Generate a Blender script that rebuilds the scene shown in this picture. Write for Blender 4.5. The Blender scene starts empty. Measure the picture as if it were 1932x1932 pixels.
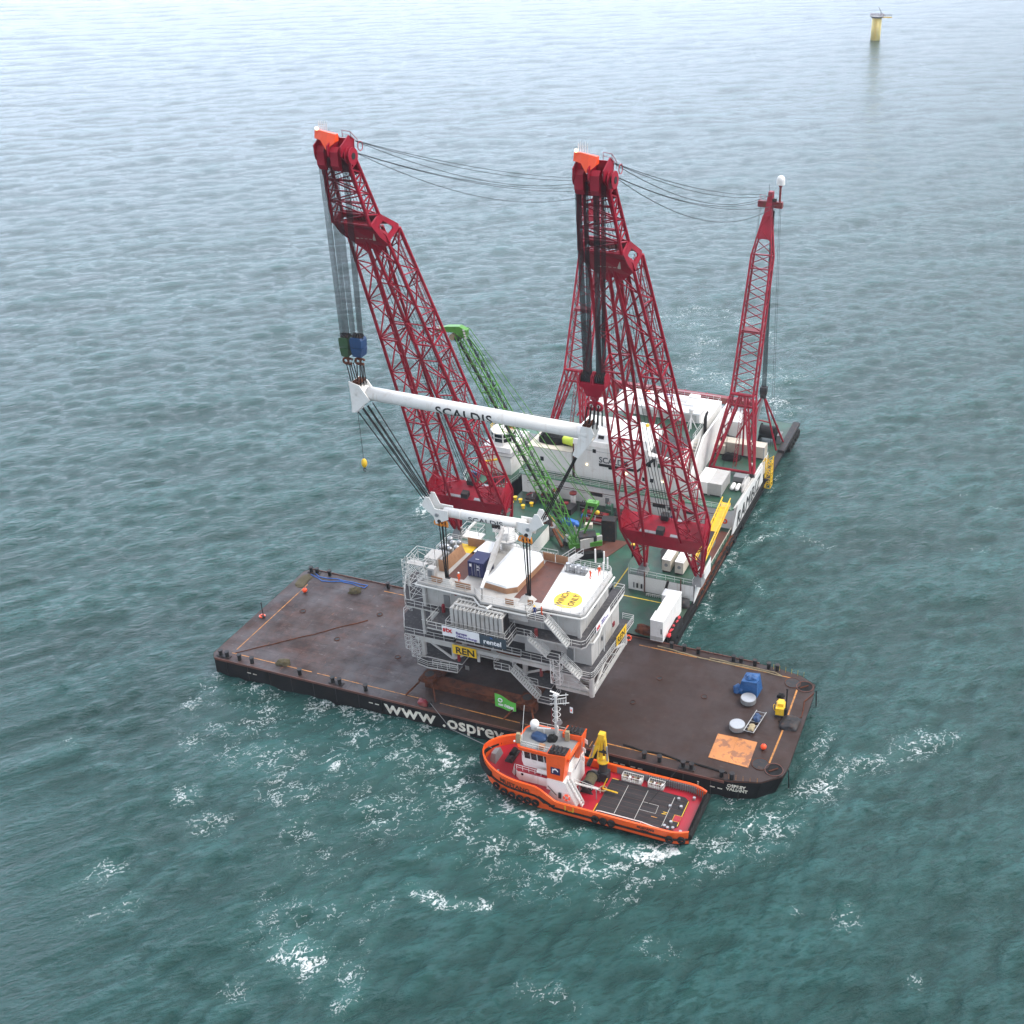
import bpy, math, random
import numpy as np
from mathutils import Vector, Matrix
random.seed(7); np.random.seed(7)
R = math.radians
scn = bpy.context.scene
COL = scn.collection

# ------------------------------------------------------------------ camera
CAM = Vector((72.0, -136.5, 120.0))
TH = math.atan(1175 / 2220); YAW = R(20.0)
cd = bpy.data.cameras.new('camera'); cam = bpy.data.objects.new('camera', cd); COL.objects.link(cam)
cam.location = CAM
cam.rotation_euler = (math.pi / 2 - TH, 0, YAW)
cd.sensor_width = 36.0; cd.sensor_fit = 'HORIZONTAL'
cd.lens = 36.0 * 2220 / 1932
cd.shift_x = -(1205 - 966) / 1932; cd.shift_y = -(966 - 885) / 1932
cd.clip_start = 1.0; cd.clip_end = 60000
scn.camera = cam

# ------------------------------------------------------------------ light
SUN_EL, SUN_AZ = R(52), R(62)          # azimuth from +Y towards +X
w = bpy.data.worlds.new("World"); scn.world = w; w.use_nodes = True
wn, wl = w.node_tree.nodes, w.node_tree.links
wn.clear()
sky = wn.new('ShaderNodeTexSky'); sky.sky_type = 'NISHITA'; sky.sun_disc = False
sky.sun_elevation = SUN_EL; sky.sun_rotation = SUN_AZ
sky.air_density = 1.0; sky.dust_density = 4.0; sky.ozone_density = 1.0
hs = wn.new('ShaderNodeHueSaturation'); hs.inputs['Saturation'].default_value = 0.6
mixw = wn.new('ShaderNodeMix'); mixw.data_type = 'RGBA'; mixw.inputs[0].default_value = 0.7
tcw = wn.new('ShaderNodeTexCoord'); sep = wn.new('ShaderNodeSeparateXYZ'); grd = wn.new('ShaderNodeMapRange')
grd.inputs[1].default_value = 0.0; grd.inputs[2].default_value = 0.5; grd.interpolation_type = 'SMOOTHSTEP'
clo = wn.new('ShaderNodeMix'); clo.data_type = 'RGBA'; clo.inputs[6].default_value = (11.0, 12.4, 15.4, 1); clo.inputs[7].default_value = (6.6, 6.8, 7.0, 1)
wl.new(tcw.outputs['Generated'], sep.inputs[0]); wl.new(sep.outputs[2], grd.inputs[0]); wl.new(grd.outputs[0], clo.inputs[0]); 
gvm = wn.new('ShaderNodeVectorMath'); gvm.operation = 'DOT_PRODUCT'; gvm.inputs[1].default_value = Vector((-.62, .70, .36)).normalized()
gmr = wn.new('ShaderNodeMapRange'); gmr.interpolation_type = 'SMOOTHERSTEP'; gmr.inputs[1].default_value = .60; gmr.inputs[2].default_value = 1.0   # brighter break in the overcast, low behind the left
gad = wn.new('ShaderNodeMix'); gad.data_type = 'RGBA'; gad.blend_type = 'ADD'; gad.inputs[7].default_value = (13.5, 15.2, 18.8, 1)
wl.new(tcw.outputs['Generated'], gvm.inputs[0]); wl.new(gvm.outputs['Value'], gmr.inputs[0]); wl.new(gmr.outputs[0], gad.inputs[0]); wl.new(clo.outputs[2], gad.inputs[6])
wl.new(gad.outputs[2], mixw.inputs[7])
bg = wn.new('ShaderNodeBackground'); bg.inputs[1].default_value = 0.115
wo = wn.new('ShaderNodeOutputWorld')
wl.new(sky.outputs[0], hs.inputs['Color']); wl.new(hs.outputs[0], mixw.inputs[6])
wl.new(mixw.outputs[2], bg.inputs[0]); wl.new(bg.outputs[0], wo.inputs[0])
sd = bpy.data.lights.new('sun', 'SUN'); sd.energy = 2.1; sd.angle = R(22); sd.color = (1, .97, .92)
so = bpy.data.objects.new('sun', sd); COL.objects.link(so)
sdir = Vector((math.sin(SUN_AZ) * math.cos(SUN_EL), math.cos(SUN_AZ) * math.cos(SUN_EL), math.sin(SUN_EL)))
so.rotation_euler = sdir.to_track_quat('Z', 'Y').to_euler(); so.location = (0, 0, 300)
scn.view_settings.view_transform = 'Standard'; scn.view_settings.look = 'None'
scn.view_settings.exposure = 0.66; scn.view_settings.gamma = 1.0
scn.cycles.volume_step_rate = 4; scn.cycles.volume_bounces = 1
scn.cycles.max_bounces = 6; scn.cycles.diffuse_bounces = 3; scn.cycles.glossy_bounces = 3

# ------------------------------------------------------------------ materials
def mat(name, col, rough=.5, metal=0.0, dirt=None, dscale=.6, damt=.5, dwidth=.18, var=.12, vscale=.25, bump=0.0, stretch=(1, 1, 1), spec=.5, coat=0, streak=None, samt=.5):
    """painted / weathered surface: colour variation + blotchy dirt + optional vertical streaks, all procedural"""
    m = bpy.data.materials.new(name); m.use_nodes = True
    n, l = m.node_tree.nodes, m.node_tree.links
    b = n['Principled BSDF']
    b.inputs['Roughness'].default_value = rough; b.inputs['Metallic'].default_value = metal
    b.inputs['Specular IOR Level'].default_value = spec
    tc = n.new('ShaderNodeTexCoord'); mp = n.new('ShaderNodeMapping'); mp.inputs['Scale'].default_value = stretch
    l.new(tc.outputs['Object'], mp.inputs['Vector'])
    nz = n.new('ShaderNodeTexNoise'); nz.inputs['Scale'].default_value = vscale; nz.inputs['Detail'].default_value = 6
    l.new(mp.outputs[0], nz.inputs['Vector'])
    mr = n.new('ShaderNodeMapRange'); mr.inputs[3].default_value = 1 - var * 1.6; mr.inputs[4].default_value = 1 + var * 1.3
    mr.inputs[1].default_value = .3; mr.inputs[2].default_value = .7
    l.new(nz.outputs[0], mr.inputs[0])
    mx = n.new('ShaderNodeMix'); mx.data_type = 'RGBA'; mx.blend_type = 'MULTIPLY'; mx.inputs[0].default_value = 1
    mx.inputs[6].default_value = (*col, 1); l.new(mr.outputs[0], mx.inputs[7])
    out = mx.outputs[2]
    if dirt:
        nd = n.new('ShaderNodeTexNoise'); nd.inputs['Scale'].default_value = dscale; nd.inputs['Detail'].default_value = 9
        nd.inputs['Roughness'].default_value = .62; l.new(mp.outputs[0], nd.inputs['Vector'])
        rp = n.new('ShaderNodeMapRange'); c = .62 - .22 * damt
        rp.inputs[1].default_value = c; rp.inputs[2].default_value = c + dwidth; rp.inputs[3].default_value = 0
        rp.inputs[4].default_value = min(1, .35 + .65 * damt); l.new(nd.outputs[0], rp.inputs[0])
        m2 = n.new('ShaderNodeMix'); m2.data_type = 'RGBA'; l.new(rp.outputs[0], m2.inputs[0])
        l.new(out, m2.inputs[6]); m2.inputs[7].default_value = (*dirt, 1); out = m2.outputs[2]
    if streak:
        mp2 = n.new('ShaderNodeMapping'); mp2.inputs['Scale'].default_value = (1.6, 1.6, .12); l.new(tc.outputs['Object'], mp2.inputs['Vector'])
        ns = n.new('ShaderNodeTexNoise'); ns.inputs['Scale'].default_value = 1.0; ns.inputs['Detail'].default_value = 5; l.new(mp2.outputs[0], ns.inputs['Vector'])
        rs = n.new('ShaderNodeMapRange'); rs.inputs[1].default_value = .57; rs.inputs[2].default_value = .75; rs.inputs[4].default_value = samt
        l.new(ns.outputs[0], rs.inputs[0])
        m3 = n.new('ShaderNodeMix'); m3.data_type = 'RGBA'; l.new(rs.outputs[0], m3.inputs[0]); l.new(out, m3.inputs[6])
        m3.inputs[7].default_value = (*streak, 1); out = m3.outputs[2]
    l.new(out, b.inputs['Base Color'])
    if bump:
        bp = n.new('ShaderNodeBump'); bp.inputs['Strength'].default_value = bump; bp.inputs['Distance'].default_value = .1
        nb = n.new('ShaderNodeTexNoise'); nb.inputs['Scale'].default_value = 3; nb.inputs['Detail'].default_value = 5
        l.new(tc.outputs['Object'], nb.inputs['Vector']); l.new(nb.outputs[0], bp.inputs['Height']); l.new(bp.outputs[0], b.inputs['Normal'])
    return m

RUST = (.16, .05, .02); GRIME = (.12, .10, .085)
M = dict(
    red=mat('crane_red', (.31, .004, .022), .45, dirt=(.14, .005, .014), damt=.55, var=.2, vscale=.3, spec=.35),
    dred=mat('dark_red', (.20, .012, .022), .5, dirt=RUST, damt=.6),
    beacon=mat('signal_orange', (.95, .09, .02), .4, var=.05),
    white=mat('white_paint', (.80, .79, .77), .4, dirt=(.5, .44, .38), damt=.25, var=.04, streak=(.45, .33, .24), samt=.3),
    roofwhite=mat('roof_white', (.82, .83, .83), .5, dirt=(.6, .6, .58), damt=.3, var=.05),
    greyw=mat('pale_grey_paint', (.45, .44, .425), .45, dirt=(.30, .25, .21), damt=.3, var=.07, vscale=.5, streak=(.36, .27, .20), samt=.35),
    railm=mat('galvanised_rail', (.60, .60, .585), .45, var=.1),
    grating=mat('dark_grating', (.060, .058, .064), .85, spec=.25, dirt=(.14, .13, .13), dscale=2, damt=.5, var=.15),
    green=mat('deck_green', (.020, .075, .048), .42, spec=.35, dirt=(.045, .06, .04), dscale=.35, damt=.75, var=.3, streak=None, bump=.15),
    greenp=mat('walkway_green', (.05, .14, .09), .5, dirt=(.05, .06, .05), damt=.4),
    black=mat('black_hull', (.006, .006, .007), .7, dirt=(.020, .013, .010), dscale=.4, damt=.35, dwidth=.25, var=.3, spec=.2),
    rubber=mat('rubber', (.010, .010, .010), .85, var=.2, spec=.25),
    rope=mat('steel_rope', (.016, .016, .018), .7, var=.2, spec=.25),
    rustm=mat('rusty_steel', (.12, .036, .016), .85, dirt=(.035, .014, .010), dscale=.9, damt=.75, var=.35, spec=.2),
    dark=mat('dark_steel', (.022, .022, .025), .6, spec=.3, dirt=(.09, .04, .02), dscale=1.5, damt=.5, var=.25),
    brown=mat('brown_deck', (.13, .045, .030), .6, dirt=(.07, .035, .03), dscale=.7, damt=.6, var=.2),
    ply=mat('plywood_board', (.36, .19, .10), .75, dirt=(.26, .13, .07), dscale=1.3, damt=.6, var=.15),
    yellow=mat('yellow_paint', (.80, .50, .02), .45, dirt=(.30, .16, .03), dscale=1.5, damt=.35, var=.08),
    lime=mat('lime_tank', (.55, .68, .05), .4, var=.08),
    lgreen=mat('crawler_green', (.085, .29, .035), .45, dirt=(.05, .12, .03), dscale=1.2, damt=.55, var=.15),
    blue=mat('block_blue', (.010, .045, .13), .5, dirt=(.01, .03, .08), dscale=1.5, damt=.5),
    dgreen=mat('block_green', (.03, .075, .03), .5, dirt=(.02, .03, .015), dscale=1.5, damt=.5),
    navy=mat('container_blue', (.008, .014, .085), .4, dirt=(.02, .02, .05), damt=.3),
    tarpblue=mat('tarpaulin_blue', (.008, .085, .26), .45, dirt=(.01, .05, .16), dscale=1.8, damt=.6, bump=.6),
    bright=mat('tarpaulin_bright_blue', (.03, .16, .55), .5, dirt=(.02, .05, .25), dscale=1.5, damt=.5, bump=.5),
    orange=mat('tug_orange', (.84, .105, .012), .35, dirt=(.55, .07, .015), dscale=.8, damt=.3, var=.06),
    tugred=mat('tug_deck_red', (.34, .008, .02), .3, dirt=(.2, .02, .03), dscale=1.0, damt=.5, var=.12),
    wood=mat('tug_deck_timber', (.026, .024, .027), .7, spec=.25, dirt=(.08, .05, .045), dscale=1.5, damt=.4, var=.25, stretch=(.3, 3, 1)),
    glass=mat('dark_glass', (.012, .016, .02), .08, var=.02),
    grey=mat('mid_grey_paint', (.20, .205, .21), .5, dirt=(.16, .15, .15), damt=.4, var=.12),
    steel=mat('bare_steel', (.42, .43, .45), .35, .6, dirt=(.2, .17, .15), damt=.4),
    paint=mat('line_paint_yellow', (.70, .50, .04), .6, dirt=(.12, .08, .04), dscale=1.5, damt=.5),
    oline=mat('line_paint_orange', (.50, .21, .04), .7, dirt=(.12, .06, .04), dscale=1.2, damt=.75),
    lwhite=mat('letter_white', (.74, .71, .62), .6, dirt=(.30, .13, .05), dscale=1.4, damt=.5),
    lblack=mat('letter_black', (.012, .012, .014), .5),
    lred=mat('letter_red', (.55, .02, .03), .5),
    lpurp=mat('letter_violet', (.12, .08, .30), .5),
    banner=mat('banner_white', (.80, .80, .82), .6, var=.04),
    slate=mat('banner_slate', (.035, .055, .075), .6),
    flaggreen=mat('banner_green', (.10, .45, .06), .6, var=.08),
    skin=mat('skin', (.45, .26, .17), .6), coverall=mat('orange_coverall', (.75, .08, .01), .8),
    coverblue=mat('navy_coverall', (.03, .05, .20), .8), sling=mat('sling_black', (.012, .011, .011), .8, var=.2, spec=.25),
    slingorange=mat('sling_orange', (.75, .26, .02), .7, dirt=(.4, .12, .02), dscale=3, damt=.5),
    tan=mat('canvas_tan', (.32, .26, .16), .85, dirt=(.16, .13, .08), dscale=3, damt=.5),
    beige=mat('mat_beige', (.55, .50, .42), .7), fadeyellow=mat('foundation_yellow', (.84, .66, .22), .5, dirt=(.5, .3, .05), damt=.3),
    net=mat('net_brown', (.085, .07, .035), .9, dirt=(.04, .03, .02), dscale=4, damt=.6),
    kraft=mat('orange_plywood', (.52, .20, .06), .6, dirt=(.13, .06, .045), dscale=.55, damt=.55, dwidth=.08, var=.15),
    lamp=mat('lamp_glass', (.9, .85, .7), .3),
)
for k, col, s in (('lamp', (1, .75, .4), 6.0),):
    b = M[k].node_tree.nodes['Principled BSDF']; b.inputs['Emission Color'].default_value = (*col, 1); b.inputs['Emission Strength'].default_value = s

# barge deck: scuffed, rusty, plate grid, wet dark patches
def deck_mat():
    m = bpy.data.materials.new('barge_deck'); m.use_nodes = True
    n, l = m.node_tree.nodes, m.node_tree.links; b = n['Principled BSDF']
    tc = n.new('ShaderNodeTexCoord')
    def noise(sc, det=8, ro=.6, st=(1, 1, 1), dist=0):
        mp = n.new('ShaderNodeMapping'); mp.inputs['Scale'].default_value = st; l.new(tc.outputs['Object'], mp.inputs['Vector'])
        q = n.new('ShaderNodeTexNoise'); q.inputs['Scale'].default_value = sc; q.inputs['Detail'].default_value = det
        q.inputs['Roughness'].default_value = ro; q.inputs['Distortion'].default_value = dist; l.new(mp.outputs[0], q.inputs['Vector']); return q.outputs[0]
    def ramp(v, a, c, hi=1.0):
        q = n.new('ShaderNodeMapRange'); q.inputs[1].default_value = a; q.inputs[2].default_value = c; q.inputs[4].default_value = hi; l.new(v, q.inputs[0]); return q.outputs[0]
    def mix(f, a, c):
        q = n.new('ShaderNodeMix'); q.data_type = 'RGBA'; l.new(f, q.inputs[0])
        for i, v in ((6, a), (7, c)):
            if isinstance(v, tuple): q.inputs[i].default_value = (*v, 1)
            else: l.new(v, q.inputs[i])
        return q.outputs[2]
    c = mix(ramp(noise(.07, 6), .42, .60), (.066, .052, .054), (.042, .019, .013))
    c = mix(ramp(noise(.35, 10, .75), .48, .66, .8), c, (.085, .036, .026))
    c = mix(ramp(noise(.8, 10, .75), .53, .66, .85), c, (.026, .018, .018))
    c = mix(ramp(noise(1.1, 7, .7, (.5, 1.6, 1)), .61, .69, .6), c, (.20, .18, .17))
    c = mix(ramp(noise(.9, 7, .7, (1.9, .5, 1)), .63, .70, .7), c, (.24, .10, .04))
    br = n.new('ShaderNodeTexBrick'); br.inputs['Scale'].default_value = 1; br.inputs['Brick Width'].default_value = 6.1; br.inputs['Row Height'].default_value = 2.45
    br.inputs['Mortar Size'].default_value = .045; br.inputs['Mortar Smooth'].default_value = .6; br.inputs['Color1'].default_value = (1, 1, 1, 1); br.inputs['Color2'].default_value = (.74, .72, .74, 1); br.inputs['Mortar'].default_value = (.34, .29, .28, 1)
    l.new(tc.outputs['Object'], br.inputs['Vector'])
    q = n.new('ShaderNodeMix'); q.data_type = 'RGBA'; q.blend_type = 'MULTIPLY'; q.inputs[0].default_value = 1; l.new(c, q.inputs[6]); l.new(br.outputs[0], q.inputs[7])
    # plates and patches of other tints
    for sc, bw, rh, off, lo_, hi_ in ((1, 3.05, 1.2, .37, (.70, .66, .68, 1), (1.22, 1.22, 1.25, 1)), (1, 1.5, .62, .21, (.80, .78, .78, 1), (1.18, 1.16, 1.16, 1))):
        mp = n.new('ShaderNodeMapping'); mp.inputs['Location'].default_value = (off, off * 2, 0); l.new(tc.outputs['Object'], mp.inputs['Vector'])
        vo = n.new('ShaderNodeTexBrick'); vo.offset = .37; vo.inputs['Brick Width'].default_value = bw; vo.inputs['Row Height'].default_value = rh; vo.inputs['Mortar Size'].default_value = .02
        vo.inputs['Color1'].default_value = lo_; vo.inputs['Color2'].default_value = hi_; vo.inputs['Mortar'].default_value = (.7, .66, .66, 1); vo.inputs['Scale'].default_value = sc; l.new(mp.outputs[0], vo.inputs['Vector'])
        q2 = n.new('ShaderNodeMix'); q2.data_type = 'RGBA'; q2.blend_type = 'MULTIPLY'; l.new(ramp(noise(.12, 5, .7), .38, .58, .8), q2.inputs[0]); l.new(q.outputs[2], q2.inputs[6]); l.new(vo.outputs[0], q2.inputs[7]); q = q2
    # wetter, darker towards +x: a stain with its own shape
    sx = n.new('ShaderNodeSeparateXYZ'); l.new(tc.outputs['Object'], sx.inputs[0])
    ad = n.new('ShaderNodeMath'); ad.operation = 'MULTIPLY_ADD'; l.new(noise(.08, 7, .7), ad.inputs[0]); ad.inputs[1].default_value = 60; l.new(sx.outputs[0], ad.inputs[2])
    wet = ramp(ad.outputs[0], 4, 40, .74)
    c = mix(wet, q.outputs[2], (.026, .011, .007))
    l.new(c, b.inputs['Base Color'])
    b.inputs['Specular IOR Level'].default_value = .35
    rr = n.new('ShaderNodeMapRange'); l.new(noise(.25, 8, .65), rr.inputs[0]); rr.inputs[1].default_value = .35; rr.inputs[2].default_value = .65; rr.inputs[3].default_value = .38; rr.inputs[4].default_value = .75
    l.new(rr.outputs[0], b.inputs['Roughness'])
    return m
M['deck'] = deck_mat()

# ------------------------------------------------------------------ mesh builder
class MB:
    def __init__(s): s.v = []; s.f = []; s.m = []; s.mats = []
    def mi(s, m):
        if m not in s.mats: s.mats.append(m)
        return s.mats.index(m)
    def add(s, vs, fs, m):
        o = len(s.v); s.v += [tuple(x) for x in vs]; i = s.mi(m)
        for f in fs: s.f.append(tuple(a + o for a in f)); s.m.append(i)
        return s
    def box(s, x0, x1, y0, y1, z0, z1, m):
        vs = [(x, y, z) for z in (z0, z1) for y in (y0, y1) for x in (x0, x1)]
        return s.add(vs, [(0, 2, 3, 1), (4, 5, 7, 6), (0, 1, 5, 4), (2, 6, 7, 3), (0, 4, 6, 2), (1, 3, 7, 5)], m)
    def obox(s, c, sx, sy, sz, rz, m, z0=None):
        """box centred in xy at c, standing on c.z, turned by rz"""
        ca, sa = math.cos(rz), math.sin(rz); vs = []
        for z in (0, sz):
            for y in (-sy / 2, sy / 2):
                for x in (-sx / 2, sx / 2): vs.append((c[0] + x * ca - y * sa, c[1] + x * sa + y * ca, c[2] + z))
        return s.add(vs, [(0, 2, 3, 1), (4, 5, 7, 6), (0, 1, 5, 4), (2, 6, 7, 3), (0, 4, 6, 2), (1, 3, 7, 5)], m)
    def hexa(s, b, t, m):
        """8 corners: bottom loop b (ccw from above), top loop t"""
        n = len(b); vs = list(b) + list(t)
        fs = [tuple(range(n))[::-1], tuple(range(n, 2 * n))] + [(i, (i + 1) % n, n + (i + 1) % n, n + i) for i in range(n)]
        return s.add(vs, fs, m)
    def prism(s, pts, z0, z1, m):
        return s.hexa([(p[0], p[1], z0) for p in pts], [(p[0], p[1], z1) for p in pts], m)
    def slab(s, pts, d, m):
        """planar outline pts (3D) thickened by vector d"""
        d = Vector(d); return s.hexa([Vector(p) for p in pts], [Vector(p) + d for p in pts], m)
    def tube(s, p, q, r, m, n=6, r2=None, cap=True):
        p, q = Vector(p), Vector(q); d = q - p
        if d.length < 1e-6: return s
        r2 = r if r2 is None else r2
        d.normalize(); a = d.cross(Vector((0, 0, 1)));
        if a.length < 1e-3: a = d.cross(Vector((0, 1, 0)))
        a.normalize(); b = d.cross(a)
        vs = []
        for c, rr in ((p, r), (q, r2)):
            for i in range(n):
                t = 2 * math.pi * (i + .5) / n; vs.append(c + a * math.cos(t) * rr + b * math.sin(t) * rr)
        fs = [(i, i + n, (i + 1) % n + n, (i + 1) % n) for i in range(n)]
        if cap: fs += [tuple(range(n)), tuple(range(2 * n - 1, n - 1, -1))]
        return s.add(vs, fs, m)
    def path(s, pts, r, m, n=5):
        for a, b in zip(pts[:-1], pts[1:]): s.tube(a, b, r, m, n)
        return s
    def ball(s, c, rx, m, ry=None, rz=None, nu=12, nv=8, zmin=-1):
        ry = ry or rx; rz = rz or rx; vs = []; fs = []
        for j in range(nv + 1):
            ph = math.acos(max(zmin, -1) + 0) if False else math.pi * j / nv
            zz = max(math.cos(ph), zmin)
            for i in range(nu):
                t = 2 * math.pi * i / nu; vs.append((c[0] + rx * math.sin(ph) * math.cos(t), c[1] + ry * math.sin(ph) * math.sin(t), c[2] + rz * zz))
        for j in range(nv):
            for i in range(nu): fs.append((j * nu + i, (j + 1) * nu + i, (j + 1) * nu + (i + 1) % nu, j * nu + (i + 1) % nu))
        return s.add(vs, fs, m)
    def lump(s, c, rx, ry, rz, m, seed=0, amp=.25, nu=18, nv=9):
        """irregular covered heap sitting on c.z"""
        rg = random.Random(seed); ph = [rg.uniform(0, 6.3) for _ in range(6)]; vs = []; fs = []
        for j in range(nv + 1):
            t = math.pi / 2 * j / nv
            for i in range(nu):
                a = 2 * math.pi * i / nu
                k = 1 + amp * (.5 * math.sin(2 * a + ph[0]) + .35 * math.sin(5 * a + ph[1] + 3 * t) + .3 * math.sin(3 * a + ph[2] - 4 * t) + .25 * rg.uniform(-1, 1))
                sq = 1.0 / max(abs(math.cos(a)) ** 4 + abs(math.sin(a)) ** 4, .3) ** .25
                vs.append((c[0] + rx * k * sq * math.cos(a) * math.cos(t) ** .5 if j < nv else c[0], c[1] + ry * k * sq * math.sin(a) * math.cos(t) ** .5 if j < nv else c[1], c[2] + rz * math.sin(t) * (1 + .4 * (k - 1))))
        for j in range(nv):
            for i in range(nu): fs.append((j * nu + i, j * nu + (i + 1) % nu, (j + 1) * nu + (i + 1) % nu, (j + 1) * nu + i))
        return s.add(vs, fs, m)
    def torus(s, c, R0, r, m, axis=(0, 0, 1), nu=16, nv=6, arc=2 * math.pi, a0=0):
        ax = Vector(axis).normalized(); u = ax.orthogonal().normalized(); v = ax.cross(u); c = Vector(c); vs = []; fs = []
        full = abs(arc - 2 * math.pi) < 1e-6; k = nu if full else nu + 1
        for i in range(k):
            t = a0 + arc * i / nu; d = u * math.cos(t) + v * math.sin(t)
            for j in range(nv):
                p = 2 * math.pi * j / nv; vs.append(c + d * (R0 + r * math.cos(p)) + ax * r * math.sin(p))
        for i in range(nu):
            for j in range(nv):
                a = i * nv; b = ((i + 1) % k) * nv; fs.append((a + j, b + j, b + (j + 1) % nv, a + (j + 1) % nv))
        return s.add(vs, fs, m)
    def disc(s, c, r, h, m, n=20):
        return s.tube((c[0], c[1], c[2]), (c[0], c[1], c[2] + h), r, m, n)
    def rail(s, pts, m, h=1.1, step=1.6, r=.035, closed=False, mids=(.5,)):
        P = [Vector(p) for p in pts]
        if closed: P.append(P[0])
        for a, b in zip(P[:-1], P[1:]):
            for k in (1.0,) + tuple(mids): s.tube(a + Vector((0, 0, h * k)), b + Vector((0, 0, h * k)), r * (1.15 if k == 1 else .85), m, 4)
            n = max(1, round((b - a).length / step))
            for i in range(n + 1):
                q = a + (b - a) * i / n; s.tube(q, q + Vector((0, 0, h)), r, m, 4)
        return s
    def truss(s, A, B, n, rc, rb, m, diaph=(), style='z', faces=(0, 1, 2, 3), sides=6, mb=None):
        A = [Vector(a) for a in A]; B = [Vector(b) for b in B]; k = len(A)
        for a, b in zip(A, B): s.tube(a, b, rc, m, sides)
        for f in faces:
            a0, a1, b0, b1 = A[f], A[(f + 1) % k], B[f], B[(f + 1) % k]
            for i in range(n):
                t0, t1 = i / n, (i + 1) / n
                l0, l1, r0, r1 = a0.lerp(b0, t0), a0.lerp(b0, t1), a1.lerp(b1, t0), a1.lerp(b1, t1)
                if style == 'x': s.tube(l0, r1, rb, m, 4); s.tube(r0, l1, rb, m, 4)
                elif style == 'k':
                    mid = l0.lerp(l1, .5); s.tube(r0, mid, rb, m, 4); s.tube(mid, r1, rb, m, 4)
                else:
                    if (i + f) % 2 == 0: s.tube(l0, r1, rb, m, 4)
                    else: s.tube(r0, l1, rb, m, 4)
                if style == 'h': s.tube(l0, r0, rb, m, 4)
        for t in diaph:
            q = [a.lerp(b, t) for a, b in zip(A, B)]
            for i in range(k): s.tube(q[i], q[(i + 1) % k], rb * 1.2, m, 4)
            s.tube(q[0], q[2], rb, m, 4); s.tube(q[1], q[3 % k], rb, m, 4)
        return s
    def stairs(s, top, bot, wv, m, mtread, step=.28, h=1.0, r=.035):
        top, bot, wv = Vector(top), Vector(bot), Vector(wv); up = Vector((0, 0, 1))
        for o in (Vector((0, 0, 0)), wv):
            a, b = top + o, bot + o
            s.slab([a + up * .1, b + up * .1, b - up * .18, a - up * .18], wv.normalized() * .06, m)
            for hh in (h, h * .66, h * .33): s.tube(a + up * hh, b + up * hh, r * .9, m, 4)
            n = max(2, round((b - a).length / 1.2))
            for i in range(n + 1):
                q = a.lerp(b, i / n); s.tube(q, q + up * h, r, m, 4)
        n = max(3, int(abs(top.z - bot.z) / step)); d = bot - top; hz = Vector((d.x, d.y, 0)).normalized() * .13
        for i in range(n):
            c = top.lerp(bot, (i + .5) / n)
            s.slab([c - hz, c - hz + wv, c + hz + wv, c + hz], (0, 0, .04), mtread)
        return s
    def build(s, name, parent=None, label=None, smooth=False, loc=None):
        o_ = Vector(loc) if loc is not None else (Vector(parent['_base']) if parent is not None and '_base' in parent else Vector((0, 0, 0)))
        me = bpy.data.meshes.new(name)
        me.from_pydata([tuple(Vector(v) - o_) for v in s.v], [], s.f)
        for mm in s.mats: me.materials.append(M[mm] if isinstance(mm, str) else mm)
        me.polygons.foreach_set('material_index', s.m)
        if smooth: me.polygons.foreach_set('use_smooth', [True] * len(s.f))
        me.update()
        ob = bpy.data.objects.new(name, me); COL.objects.link(ob)
        if parent is not None:
            ob.parent = parent; 
            if '_base' in parent: ob['_base'] = parent['_base']
        else: ob.location = o_
        if label: ob['label'] = label
        return ob

def tag(o, label, cat, group=None, kind=None):
    o['label'] = label; o['category'] = cat
    if group: o['group'] = group
    if kind: o['kind'] = kind
    return o
def thing(name, label, cat, base=(0, 0, 0), group=None):
    o = bpy.data.objects.new(name, None); COL.objects.link(o); o.location = base; o['_base'] = tuple(base)
    o.empty_display_size = .5
    return tag(o, label, cat, group)
def single(mb, name, label, cat, base, group=None, smooth=False):
    return tag(mb.build(name, loc=base, smooth=smooth), label, cat, group)
def struct(mb, name):
    o = mb.build(name); o['kind'] = 'structure'; return o
def dup(root, loc, rz=0.0, label=None, group=None):
    r = root.copy(); COL.objects.link(r); r.location = loc; r.rotation_euler = (0, 0, rz)
    if label: r['label'] = label
    if group: r['group'] = group
    for ch in list(root.children):
        c = ch.copy(); COL.objects.link(c); c.parent = r
        for g in ch.children:
            d = g.copy(); COL.objects.link(d); d.parent = c
    return r
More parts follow.
